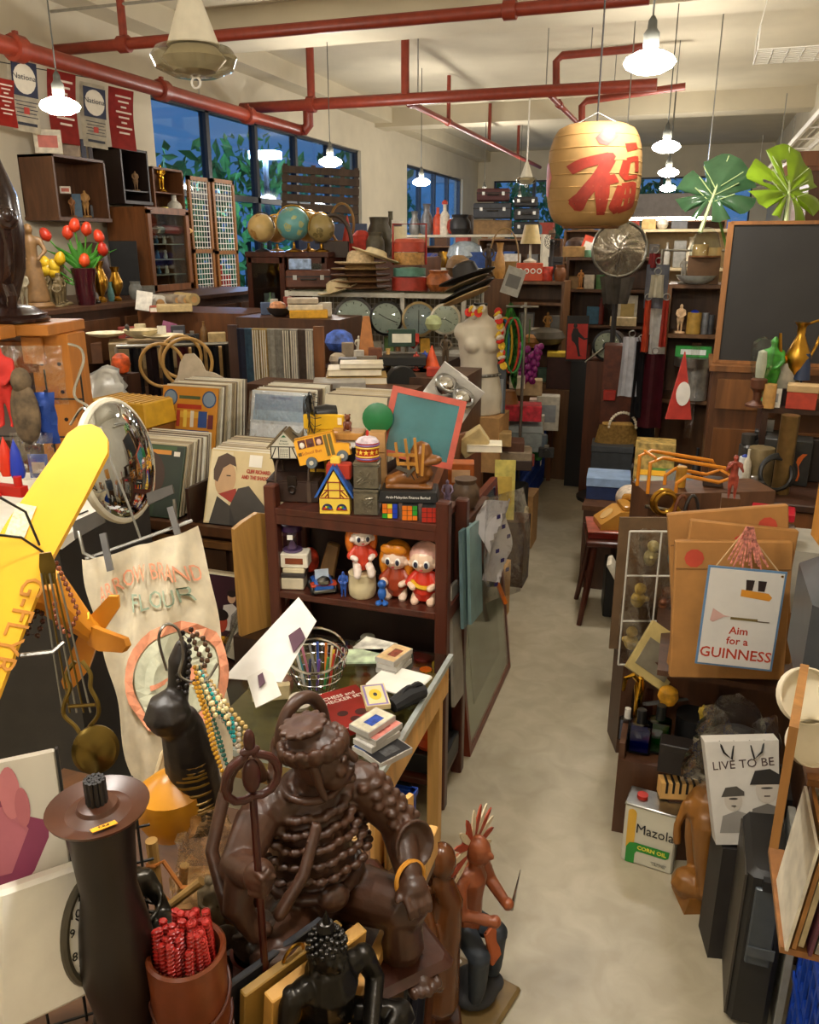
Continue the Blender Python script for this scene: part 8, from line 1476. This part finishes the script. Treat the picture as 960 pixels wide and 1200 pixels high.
one('hoop_handle','thin tall hoop handle of a basket beyond the hats','basket',B().tor(.15,.008,(0,0,.18),(pi/2,0,0),24,6,(1,2.0,1)).lathe([(.1,0),(.14,.16)],18),mt('8a6a3a',.6),on(590,8.55,1.69)).name = 'hoop_basket'
# brown display cabinet with orange box
yF,zF = 7.6,1.70;xa,xb = on(598,yF,zF).x,on(664,yF,zF).x;t = shelf_unit('display_cabinet','brown open cabinet beneath the orange box of four circles',xa,xb,yF-.1,yF+.35,zF,(zF,1.52,1.18,.8,.4),wood('6a482a'))
t = thing('orange_box','orange box printed with four white rings on the brown cabinet','box',on(620,yF,zF+.001),R(14));m = mp(t.location);part('box',B().box(30*m,.14,20*m,bev=.004),mt('c8481c',.4),t)
for k in range(4):part('ring',B().tor(.019,.005,(-.085+.056*k,-.071,.085),(pi/2,0,0),16,5),WHITE,t)
row(yF,zF+.001,[('can',641,13,16,'b83a28','red_tin','red and white tin beside the orange box',{'cat':'tin','v':.5}),('pot',656,14,18,'7a4a28','copper_jar','copper-brown jar at the brown cabinet end',{'cat':'jar'}),('lamp',621,24,42,'d0c8b4','cream_fan','old cream enamel desk lamp on the orange box',{'cat':'lamp','dz':.155,'top':'c8b078'}),('box',650,16,26,'1c1c20','black_camera','black cine camera behind the copper jar',{'cat':'camera','dy':.25,'dz':.0,'top':'2a2a2e'}),('fan',645,18,52,'1c1a1a','black_fan','black binocular stand rising behind the orange box',{'cat':'binoculars','dy':.2})])
row(yF-.02,1.19,[('frame',617,17,30,'3a3430','framed_photograph','dark framed photograph inside the brown cabinet',{'cat':'frame','pic':'6a6458'}),('frame',650,16,28,'8a8070','framed_photograph','grey framed photograph deeper in the brown cabinet',{'cat':'frame','pic':'5a5448'}),('fig',641,14,32,'a8783c','carved_figure','tan carved figure between two photograph frames',{'cat':'figurine'}),('card',628,12,14,'d8d0c0','white_card','white card standing before the frames',{'cat':'card','dy':-.05})])
row(7.3,.8,[('box',655,30,42,'3a1a14','brown_box','dark maroon box topped by a yellow strip',{'cat':'box','top':'c8a82c','lh':.12}),('ball',640,44,20,'4a4234','leather_bag','dark leather bag below the carved figure',{'cat':'bag','dz':.36,'dy':.1}),('ball',622,22,16,'9a6a34','brown_pouch','brown pouch beside the dark leather bag',{'cat':'pouch','dz':.34})])
one('maroon_stand','brown stand below the maroon box','stand',B().box(.5,.3,.8),wood('6a482a'),(on(648,7.3,.7).x,7.32,0))
# red poster with a dark figure
p = on(675,7.0,1.08);m = mp(p);t = thing('red_poster','red framed poster with the dark outline of a standing man','poster',p,(R(-4),0,R(14)));part('board',B().box(25*m,.02,52*m),mt('1a1614',.5),t);part('panel',B().box(23*m,.004,40*m,(0,-.012,.02)),mt('b8281c',.45),t)
art(t,[('1a1210','e',-.02,.27,.016,.02),('1a1210','p',[(-.045,.15),(-.05,.2),(-.035,.25),(0,.25),(.01,.22),(.06,.17),(.09,.175),(.09,.165),(.055,.155),(.01,.18),(.012,.13),(.02,.08),(.03,.03),(.05,.025),(.015,.02),(-.005,.1),(-.02,.13)])],(0,-.0145,.02));text('EVERY NIGHT',.03,WHITE,t,(0,-.0125,-.0)) if 0 else None
one('poster_stand','black block stand beneath the red poster','stand',B().box(.2,.2,1.08),BLACK,on(676,7.08,0.0))
# laundry basket, orange basket of cans
p = Vector((-.95,8.5,0));t = thing('laundry_basket','tall brown woven laundry basket at the end of the aisle','basket',p,R(14));WB = mt('7a4a20',.6,0,.3,40);b = B();n = 26;hL = .62
for j in range(15):
    for i in range(n):
        a = 2*pi*(i+.5*(j % 2))/n;b.box(.058,.016,.036,(cos(a)*.205,sin(a)*.205,.01+j*.0405),(0,0,a+pi/2),bev=.006)
part('weave',b,WB,t)['kind'] = 'stuff';part('body',B().lathe([(.195,0),(.2,.05),(.2,hL),(.18,hL),(.0,hL-.01)],28),mt('3a2410',.8),t);part('rim',B().tor(.205,.016,(0,0,hL),n=32),WB,t)
one('white_tray','white oval tray on the woven laundry basket','tray',B().lathe([(.2,0),(.22,.02),(.2,.012),(0,.01)],28),WHITE,p+Vector((0,0,hL+.017)))
t = thing('orange_basket','orange plastic basket full of cans on the laundry basket','basket',p+Vector((-.05,-.05,hL+.04)),R(14));part('tub',B().box(.34,.26,.15,tp=1.15,bev=.012),mt('c8581c',.4),t);part('rim',B().box(.41,.32,.018,(0,0,.148),bev=.004),mt('d8682a',.4),t)
for k in range(7):jar('spray_can','%s can standing in the orange basket' % ('red white grey yellow silver blue dark'.split()[k]),'can',p+Vector((-.18+.045*k,-.04+.05*(k % 2),hL+.207)),.022,.13+.02*(k % 3),mt(('b8382a','d0ccc4','8a8a88','c8a02c','9a9aa0','3a4a7a','3a3a3c')[k],.35),BLACK,.6)
# railway clock and brown boxes
p = at(712,405,y=6.9);m = mp(p);t = clock('black-cased round railway dial with a long pointer lever',p,17*m,BLACK,mt('b8b09c',.4),(R(-4),0,R(-6)),(7.5,1),name='railway_dial');part('drum_case',B().cyl(18*m,.16,(0,.16,0),(pi/2,0,0),n=28),mt('241a16',.4),t);part('lever',B().tube([(0,-.04,0),(-.16,-.05,-.14)],.009,6),STEEL,t);part('hub',B().cyl(.03,.03,(0,-.02,0),(pi/2,0,0),n=16),BLACK,t)
one('dial_stand','brown stand below the railway dial','stand',B().box(.3,.3,p.z-18*m),wood('5a3018'),(p.x,p.y+.1,0))
row(6.2,0,[('box',715,40,200,'5a2c18','wooden_telephone','red-brown wooden wall telephone box on a tall stand',{'cat':'box','d':30,'v':.3})]);row(6.085,.93,[('box',714,14,12,'a82a1c','red_label_box','small red label box on the brown telephone',{'cat':'box','d':8}),('ball',718,10,9,'1c1410','door_bell','dark round bell knob on the brown telephone',{'cat':'knob','dz':-.2})])
# big wrapped disc
p = at(726,292,y=6.6);m = mp(p);t = thing('wrapped_disc','large round fan guard wrapped in shiny crinkled plastic','fan',p,face(p));r = 31*m;part('disc',B().sheet(40,10,lambda u,v:(cos(u*6.283)*r*v,-.05*(1-v*v)+.008*sin(u*70+v*9)*v+.006*sin(v*31+u*25),sin(u*6.283)*r*v),.002),mt('b0a898',.16,.75,.2,9,.6),t,smooth=80);part('rim',B().tor(r,.012,(0,0,0),(pi/2,0,0),36,6),STEEL,t);part('motor',B().cyl(r*.35,.12,(0,.15,0),(pi/2,0,0)),DARK,t);part('pole',B().tube([(0,.08,0),(0,.08,-p.z+.03)],.02,8),DARK,t);part('base',B().cyl(.2,.03,(0,.08,-p.z)),DARK,t);part('wrap_tail',B().sheet(8,6,lambda u,v:((u-.5)*r*1.3*(1-.3*v),.02*sin(u*12),-r-.2*v),.002),mt('6a645c',.2,.3,.3,9,.5),t)
# right rear shelves, lit cream wall unit
t = shelf_unit('pale_shelving','cream lit wall shelving full of small goods behind the hanging ties',on(752,8.6,1.9).x,on(838,8.6,1.9).x+.3,8.5,8.9,2.15,(2.15,1.8,1.45,1.1),mt('c8b48c',.6))
row(8.6,1.801,[('box',765,12,26,'3a342e','black_picture','black framed panel on the cream shelving',{'cat':'frame','d':4}),('bottle',780,8,28,'a8a498','grey_bottle','grey bottle on the cream shelving',{'cat':'bottle'}),('box',795,14,30,'8a8880','grey_case','grey latched case on the cream shelving',{'cat':'case','d':8}),('vase',808,12,34,'d0c4a8','tusk_vase','tall cream vase beside the grey case',{'cat':'vase'}),('can',772,8,14,'a82a28','red_jar','small red jar on the cream shelving',{'cat':'jar'})])
row(8.6,1.451,[('box',760+13*k,11,16+4*(k % 3),c,'goods_box',l,{'cat':'box'}) for k,(c,l) in enumerate((('c8a030','yellow goods box low on the cream shelving'),('6a3a7a','purple goods box low on the cream shelving'),('8a4a2c','brown goods box low on the cream shelving'),('d0c8b4','white goods box low on the cream shelving')))])
ys_ = 5.9;t = shelf_unit('corner_shelf','dark shelf beside the chalkboard with a glass dome on top',on(784,ys_,1.75).x,on(840,ys_,1.75).x+.1,ys_-.05,ys_+.35,1.76,(1.76,1.44,1.0,.5),wood('6a482a'))
t = thing('cake_dome','clear glass cake dome over small tins on the dark shelf','dome',on(826,ys_,1.94),0);m = mp(t.location);part('dome',B().lathe([(17*m,0),(17*m,.05),(13*m,.13),(6*m,.17),(0,.175)],26),GLASS,t);part('plate',B().lathe([(18*m,-.01),(18*m,0),(0,0)],26),wood('8a5a2c'),t);part('cake_tin',B().cyl(.05,.07,(-.03,0,0)).cyl(.04,.05,(.06,-.02,0)),mt('c8a468',.5),t);part('foot',B().box(.2,.2,.168,(0,.06,-.178)),mt('6a4a2a',.6),t)
row(ys_,1.762,[('bowl',815,46,10,'a8aca8','glass_dish','wide clear glass dish in front of the dome',{'cat':'dish','dy':-.04,'r':.1}),('fig',800,10,30,'8a8478','lamp_stand','grey lamp base beside the glass dish',{'cat':'lamp'})])
row(ys_,1.441,[('fig',796,15,32,'d8b48a','cook_figurine','plump cook figurine with a white hat',{'cat':'figurine','hat':1,'fat':1.6,'v':.4}),('drum',812,16,24,'b08a3c','biscuit_jar','golden jar with a blue lid',{'cat':'jar','top':'2438a8'}),('can',825,8,24,'8a8c90','thermos','grey steel flask beside the blue-lidded jar',{'cat':'flask','m':.7}),('can',832,7,22,'5a5c60','thermos','darker steel flask at the shelf end',{'cat':'flask','m':.7})])
row(ys_-.1,1.3,[('box',812,40,12,'2a8a3a','green_box','long bright green box below the cook figurine',{'cat':'box','d':12,'mk':'d0d8d0'})]);row(ys_,1.002,[('can',812,30,40,'a8a8a4','steel_urn','steel coffee urn under the green box',{'cat':'urn','m':.6}),('box',836,10,40,'7a1c1c','red_book','dark red binder at the shelf end',{'cat':'binder'})])
one('green_rest','steel drum supporting the bright green box','drum',B().cyl(.12,.06),STEEL,on(812,ys_-.1,1.24))
# boxes and papers in the middle distance
t = shelf_unit('middle_shelf','brown middle shelf of boxes and papers below the lantern',on(664,8.0,1.6).x,on(762,8.0,1.6).x,7.9,8.3,1.9,(1.9,1.62,1.3,.95,.5),wood('5a3a20'))
row(8.0,1.62,[('box',672,18,14,'8a6a3a','tan_box','tan box on the middle shelf beneath the lantern',{'cat':'box'}),('box',690,12,16,'d8d0c0','white_box','white box on the middle shelf beneath the lantern',{'cat':'box'}),('can',703,10,16,'5a8a5a','green_tin','green tin on the middle shelf',{'cat':'tin'}),('fig',680,9,22,'c88a4a','toy_figure','orange toy figure on the middle shelf',{'cat':'toy','dy':-.05})])
row(8.0,1.301,[('card',734,22,34,'d8d4c4','paper_sheet','stack of white printed papers standing on the middle shelf',{'cat':'paper','mk':'c8b070'}),('box',730,30,10,'c8b48c','paper_pile','pile of cream papers on the middle shelf',{'cat':'paper','dy':-.05}),('bottle',703,8,30,'6a2420','red_bottle','dark red bottle on the middle shelf',{'cat':'bottle'}),('box',694,14,20,'3a6a8a','blue_box','blue-green box on the middle shelf',{'cat':'box'}),('fig',715,12,28,'2a2420','dark_figure','dark carved figure on the middle shelf',{'cat':'figurine'})])
row(8.0,1.901,[('box',672,26,12,'a8824a','cardboard_box','cardboard box on top of the middle shelf',{'cat':'box'}),('card',686,18,24,'c8482c','orange_card','orange and white folded card tilted on the middle shelf',{'cat':'card','mk':'d8d0c4','lean':18}),('ball',676,30,22,'3a2418','brown_sofa_back','rounded dark brown chair back behind the binoculars',{'cat':'chair','dy':.15}),('can',690,10,8,'6a9a7a','green_cup','pale green cup below the orange card',{'cat':'cup','dy':-.05})])
# back of the shop: low stock shelves under the window
for i,(a,c,y,h) in enumerate(((470,560,12.5,2.0),(560,660,12.5,2.1),(660,760,11.5,2.2),(760,850,11.0,2.3))):
    x0,x1 = on(a,y,1.9).x,on(c,y,1.9).x-.02;shelf_unit('stock_shelf',('tall stock shelf at the far wall near the side window','tall stock shelf at the far wall beyond the suitcases','tall stock shelf at the far wall behind the lantern','tall stock shelf at the far wall by the wardrobe')[i],x0,x1,y,y+.4,h,(h,h-.4,h-.8),wood('6a482a'))
    for k in range(6):one('stock_box','%s box on the far stock shelf %s' % ('white tan blue brown grey red'.split()[k],('near the side window','beyond the suitcases','behind the lantern','by the wardrobe')[i]),'box',B().box(.16+.03*(k % 2),.2,.14+.04*(k % 3)),mt(('c8c0ac','a08050','3a5a9a','5a3a20','7a7a78','9a3a28')[k],.6),(x0+.12+(x1-x0-.2)*k/6,y+.15,(h if k % 2 else h-.4)+.001))
t = thing('valance','long grey-brown hanging light panel above the cream shelving','panel',(on(775,9.2,2.3).x,9.2,2.28));part('panel',B().box(1.1,.05,.22),mt('5a5450',.7),t)
part('light_strip',B().box(1.0,.04,.03,(0,.06,-.03)),mt('fff0d8',k='emit',e=22),t)
for s in (-.4,.4):part('hanger_rod',B().cyl(.006,ZC-2.5,(s,0,.22),n=6),STEEL,t)
# ================================================================ GLASS-TOPPED CASSETTE TABLE before the toy shelf
zg = .72;t = thing('glass_table','clear-topped display box table of cassettes in front of the toy shelf','table',(-.94,1.98,0));part('glass_top',B().box(.6,.7,.012,(0,0,zg-.012)),mt('dfe8e0',.05,0,.5,18,0,'glass'),t);part('inner_shelf',B().box(.58,.68,.02,(0,0,zg-.09)),wood('8a6a3c'),t);part('rim',B().box(.015,.7,.02,(.3,0,zg-.014)).box(.6,.015,.02,(0,-.345,zg-.014)),mt('b8c0bc',.15,.3),t);part('side',B().box(.02,.68,.1,(.285,0,zg-.13)),YWOOD,t)
for sx in (-1,1):
    for sy in (-1,1):part('leg',B().box(.04,.04,zg-.13,(sx*.26,sy*.31,0)),YWOOD,t)
crate('blue plastic crate under the cassette table',(-.8,1.85,.005),.26,.36,.4,'1c46b0')
def ong(px,py):return at(px,py,z=zg+.001)
def cassette(px,py,dz,c,l,rz,lab):
    t = thing('cassette',l,'cassette',ong(px,py)+Vector((0,0,dz)),rz);part('case',B().box(.11,.07,.016),mt('b0aca4',.1),t,smooth=0);part('inlay',B().box(.104,.064,.001,(0,0,.016)),mt(c,.4,0,.3,30),t,smooth=0);part('picture',B().box(.05,.03,.0006,(.0,-.005,.017)),mt(lab,.4,0,.5,60),t,smooth=0);return t
for i,(px,py,dz,c,l,a,lb) in enumerate(((462,782,0,'3a342e','lowest cassette of the pile by the white lid',80,'8a8a88'),(462,782,.018,'a89a80','middle cassette of the pile by the white lid',84,'6a5a4a'),(462,782,.036,'d8b888','top cassette with a portrait by the white lid',76,'8a4a3a'),(440,875,0,'28406a','dark blue cassette under the grey pile',72,'3a5a8a'),(442,874,.018,'c8c4bc','pale cassette in the near pile',66,'8a8a90'),(445,872,.036,'c87a70','pinkish cassette in the near pile',70,'9a4a44'),(437,870,.054,'c8c0a8','top cassette printed with blue mountains',70,'2a4aa0'),(455,885,.0,'1c1c20','black cassette poking from the near pile',60,'4a4a4c'))):cassette(px,py,dz,c,l,R(a),lb)
t = thing('game_box','red box printed Chess and Checker Set on the clear table','box',ong(408,838),R(48));part('box',B().box(.15,.2,.03,bev=.002),mt('8a1c14',.4),t);text('CHESS and\nCHECKER SET',.022,WHITE,t,(0,.05,.0305),(0,0,0));art(t,[('3a0c08','e',-.03,-.03,.016,.014),('3a0c08','e',.02,-.045,.018,.016),('3a0c08','e',-.01,-.07,.015,.013)],(0,0,.0303),(-pi/2,0,0))
t = thing('card_pack','cream and yellow patterned card pack on the red game box','card pack',ong(440,830)+Vector((0,0,.031)),R(30));part('pack',B().box(.07,.12,.014),mt('d0c090',.5),t);art(t,[('8a7ab0','r',0,0,.062,.112),('d8cc98','r',0,0,.05,.098),('d8b838','e',0,0,.018,.03),('3a3a44','e',0,0,.006,.01)],(0,0,.0142),(-pi/2,0,0))
one('cable_bundle','black taped cable bundle beside the cassettes','cable',B().tube([(-.03,-.05,.025),(0,0,.035),(.03,.05,.03)],[.022,.028,.022],10).tor(.028,.008,(0,0,.034),(pi/2,0,R(60)),16,6).tor(.028,.008,(.015,.025,.034),(pi/2,0,R(60)),16,6),mt('1c1c1e',.7),ong(478,828))
one('white_cover','white rounded plastic lid under the cassette pile','lid',B().box(.16,.14,.012,bev=.004),WHITE,ong(468,800)-Vector((0,0,0)),R(-10));one('gold_coin','gold foil disc at the clear table edge','disc',B().cyl(.02,.005),GOLD,ong(499,786))
for i,(px,py,c,l,a) in enumerate(((428,770,'b8c8a8','green and white picture card by the wire basket',20),(440,758,'d8d4c8','white picture card at the toy shelf foot',-8))):one('picture_card',l,'card',B().box(.12,.09,.006),mt(c,.4,0,.5,20),ong(px,py),R(a))
p = ong(372,802);t = thing('wire_basket','silver wire basket of coloured pencils and cards with a looped handle','basket',p,R(20));b = B();r = .085
for i in range(30):a = i*pi/15;b.tube([(cos(a)*r*.7,sin(a)*r*.7,0),(cos(a)*r*.95,sin(a)*r*.95,.05),(cos(a)*r*1.1,sin(a)*r*1.1,.1+.012*cos(2*a))],.0015,4)
for k,(q,z) in enumerate(((.7,0),(.9,.035),(1.0,.065))):b.tor(r*q,.0018,(0,0,z),n=28,m=4)
part('wire',b,CHROME,t);part('rim',B().tube([(cos(a*pi/16)*r*1.1,sin(a*pi/16)*r*1.1,.1+.012*cos(a*pi/8)) for a in range(32)],.0042,6,True),CHROME,t);part('handle',B().tube([(cos(a*pi/14)*r*1.08,.012,.1+sin(a*pi/14)*.085) for a in range(15)],.004,6).tube([(cos(a*pi/14)*r*1.0,-.03,.1+sin(a*pi/14)*.07) for a in range(15)],.004,6),CHROME,t)
for k in range(12):one('pencil','%s pencil standing in the wire basket' % ('red blue white green orange teal purple cream pink navy yellow grey'.split()[k]),'pencil',B().tube([(0,0,0),(.02*cos(k*2),.02*sin(k*2),.11)],.004,6),mt(('b83a2a','3a5ab0','d8d4cc','3a8a4a','d8782a','3a9a9a','6a4a9a','d8c8a0','c87a90','28345a','d8b830','8a8a88')[k],.4),p+Vector((.04*cos(k*1.9),.04*sin(k*1.9),.004)))
for i,(pts,c,l) in enumerate((([(350,700),(371,728),(330,800),(262,795)],'d0ccc6','large white paper sheet with a purple oval leaning behind the basket'),([(288,790),(312,768),(330,815),(300,830)],'c8c4bc','second white paper sheet lying by the staff'))):
    o0 = atd(*pts[0],2.2);t = thing('paper_sheet',l,'paper',o0);part('sheet',plate([atd(x,y,2.24-.002*(y-700))-o0 for x,y in pts],.003),mt(c,.6,0,.05),t);part('print',plate([atd(x,y,2.225-.002*(y-700))-o0 for x,y in ([(338,745),(352,735),(358,748),(344,765)],[(302,792),(308,788),(311,800),(304,806)])[i]],.002),mt('4a2a3a',.6),t)
plastic_bag('clear plastic bag of cards beside the wire basket',ong(318,800),.13,.11,.09,seed=21);row(2.0,zg+.001,[('box',318,44,20,'c8b890','carton','cream carton under the paper sheets',{'dy':-.08}),('ball',352,30,18,'d0c8b8','white_cup','pair of white cups before the wire basket',{'cat':'cup','dy':-.12}),('ball',335,20,24,'7a5240','shell','brown and white shell beside the white cups',{'dy':-.06})])
# ================================================================ more small stock in the gaps
def low(name,label,px,y,w_,d,z,c='5a3a20'):one(name,label,'cabinet',B().box(w_,d,z,bev=.004),wood(c),(on(px,y,z).x,y+d/2,0))
low('low_cabinet','low tan cabinet before the paper tubes covered in small stock',205,5.0,1.0,.3,1.34,'7a5a34')
row(5.1,1.341,[('box',150,20,16,'7a2a20','red_box','dark red box by the leaf dish on the tan cabinet',{'cat':'box'}),('can',166,13,20,'c8b890','cream_tin','cream tin on the tan cabinet',{'cat':'tin'}),('pot',180,16,15,'4a6a5a','green_pot','small green pot on the tan cabinet',{'cat':'pot'}),('card',194,16,24,'8a4a6a','purple_book','purple tartan book leaning on the tan cabinet',{'cat':'book','lean':18}),('box',210,16,20,'3a3a40','dark_box','dark box on the tan cabinet',{'cat':'box','mk':'8a8a90'}),('cam',226,16,14,'2a2622','old_camera','old camera on the tan cabinet',{'cat':'camera'}),('bottle',240,8,26,'6a4a20','amber_bottle','amber bottle on the tan cabinet',{'cat':'bottle'}),('box',255,20,14,'b8a070','paper_box','tan paper box by the tie rack',{'cat':'box'})])
row(5.15,1.551,[('box',312,12,14,'4a5a7a','blue_box','blue box on the cloth cabinet corner',{'cat':'box'}),('can',322,9,18,'b8b0a0','grey_tin','grey tin on the cloth cabinet',{'cat':'tin'}),('bottle',318,6,24,'3a5a3a','green_bottle','small green bottle on the cloth cabinet',{'cat':'bottle','dy':.1}),('box',338,10,20,'8a3a2a','red_book','red book standing behind the folded cloths',{'cat':'book','dy':.08}),('box',382,14,16,'c8c0b0','white_box','white box beside the folded cloths',{'cat':'box'})])
row(6.08,1.201,[('box',400+14*k,11,14+5*(k % 3),c,'counter_box','%s small box on the counter shelf beneath the clocks' % n,{'cat':'box','t':8*(k % 3)}) for k,(c,n) in enumerate((('b8402a','red'),('c8b070','tan'),('3a4a8a','blue'),('d8d0c0','white'),('6a8a4a','green'),('8a5a34','brown'),('a8a8a8','grey'),('d8a030','yellow'))) ])
row(4.62,1.301,[('can',445,8,20,'b8b4a8','chess_piece','tall grey chess-like turned piece on the gadget bench',{'cat':'ornament'}),('vase',455,9,22,'c8a060','brass_vase','little brass vase on the gadget bench',{'cat':'vase','dy':.05}),('fig',488,9,22,'a83a2a','red_figurine','little red figurine on the gadget bench',{'cat':'figurine'}),('ball',396,20,16,'b8a890','paper_ball','crumpled cream paper on the gadget bench',{'cat':'paper'}),('box',408,14,26,'8a7a64','tall_box','tall grey-brown box on the gadget bench',{'cat':'box','dy':.08})])
row(5.3,.641,[('box',600,14,14,'d8d0b8','white_carton','white carton on the aisle table',{'cat':'carton'}),('ball',628,20,14,'b07a4a','brown_bun','round tan cushion on the aisle table',{'cat':'cushion','dy':.4}),('can',636,10,18,'6a7a8a','blue_mug','blue-grey mug on the aisle table',{'cat':'mug','dy':.3}),('cam',640,18,14,'2a2a2c','film_camera','film camera at the aisle table edge',{'cat':'camera','dy':.1}),('box',615,22,12,'8a3a30','red_pouch','red pouch on the aisle table',{'cat':'pouch','dy':-.15}),('box',630,14,26,'c0b8a8','grey_radio','pale grey radio standing on the aisle table',{'cat':'radio','dy':.7,'mk':'6a6a68'})])
row(3.5,1.021,[('can',797,12,24,'b8862a','brass_tin','brass tin beside the orange rack',{'cat':'tin','dy':.06}),('box',835,22,10,'3a2a20','dark_case','small dark case behind the orange rack',{'cat':'case','dy':.12})])
t = thing('brass_horn','curled brass horn hanging on the drawer case front','horn',at(778,588,y=3.36),R(24));part('coil',B().tor(.05,.009,(0,0,0),(pi/2,0,0),24,8).tor(.042,.008,(.0,-.02,0),(pi/2,0,0),24,8),BRASS,t);part('bell',B().lathe([(.01,0),(.014,.05),(.035,.08),(.045,.085)],18,(.05,-.01,-.02),(0,R(150),0)),BRASS,t)
for i,(px,c) in enumerate(((800,'6a3a20'),(812,'2a2420'))):
    p = at(px,585,y=3.36);one('leather_strap',('brown leather strap hanging on the drawer case','black leather strap hanging on the drawer case')[i],'strap',B().tor(.03,.007,(0,0,-.08),(pi/2,0,0),18,6,(1,3.2,1)),mt(c,.5),p,R(24))
t = thing('wire_figure','small red and brass figure standing above the paper carrier bags','figurine',on(857,2.95,zS+.42),0);part('body',figure(B(),.16,arm=((.9,.4),(-.9,.4))),mt('8a3a2a',.4,0,.5,40),t,vox=.004);part('post',B().box(.06,.06,.44,(0,.03,-.44)),wood('5a3a20'),t)
row(2.62,zk,[('can',828,12,40,'3a3a38','dark_can','dark can at the crate end',{'cat':'can','dy':.12}),('fig',822,10,30,'c8a83a','yellow_dog','small yellow dog toy by the black bundle',{'cat':'toy','dz':.1,'dy':.1,'fat':1.5})])
for k,(px,c,n) in enumerate(((742,'b8c4cc','clear'),(757,'c8b8c0','pink'))):p = on(px,yk+.16,zk);one('glass_trophy','%s faceted glass trophy at the back of the crate' % n,'trophy',B().box(.035,.03,.17,tp=.7,bev=.004),mt(c,.04,0,.4,18,0,'glass'),p,R(15))
# far: baskets, lanterns and boxes on top of the far shelves, hanging tags
row(12.6,2.105,[('pot',568+13*k,10,12+4*(k % 3),c,'far_pot','%s pot on top of the far stock shelf' % n,{'cat':'pot'}) for k,(c,n) in enumerate((('8a5a2c','brown'),('b8a070','tan'),('3a3a3c','black'),('a84a2a','orange'),('c8c0b0','white'),('4a6a7a','blue'),('6a4a2c','dark brown')))])
row(8.65,2.151,[('box',760,16,12,'b89a60','top_box','tan box on top of the cream shelving',{'cat':'box'}),('ball',776,14,12,'c8c0b0','white_bowl','white bowl on top of the cream shelving',{'cat':'bowl'}),('box',796,18,10,'5a5a5c','grey_top_box','grey box on top of the cream shelving',{'cat':'box'})])
row(8.05,.951,[('box',668+16*k,13,16+4*(k % 2),c,'shelf_box','%s box low on the middle shelf' % n,{'cat':'box'}) for k,(c,n) in enumerate((('b08a50','tan'),('7a3a2c','rust'),('d0c8b8','white'),('3a5a7a','blue'),('6a6a60','grey')))])
row(7.62,.801,[('box',606+15*k,12,16+4*(k % 2),c,'cabinet_box','%s box low in the brown open cabinet' % n,{'cat':'box'}) for k,(c,n) in enumerate((('c0b090','cream'),('8a4a34','red-brown'),('5a7a6a','green'),('b8b4ac','grey')))])
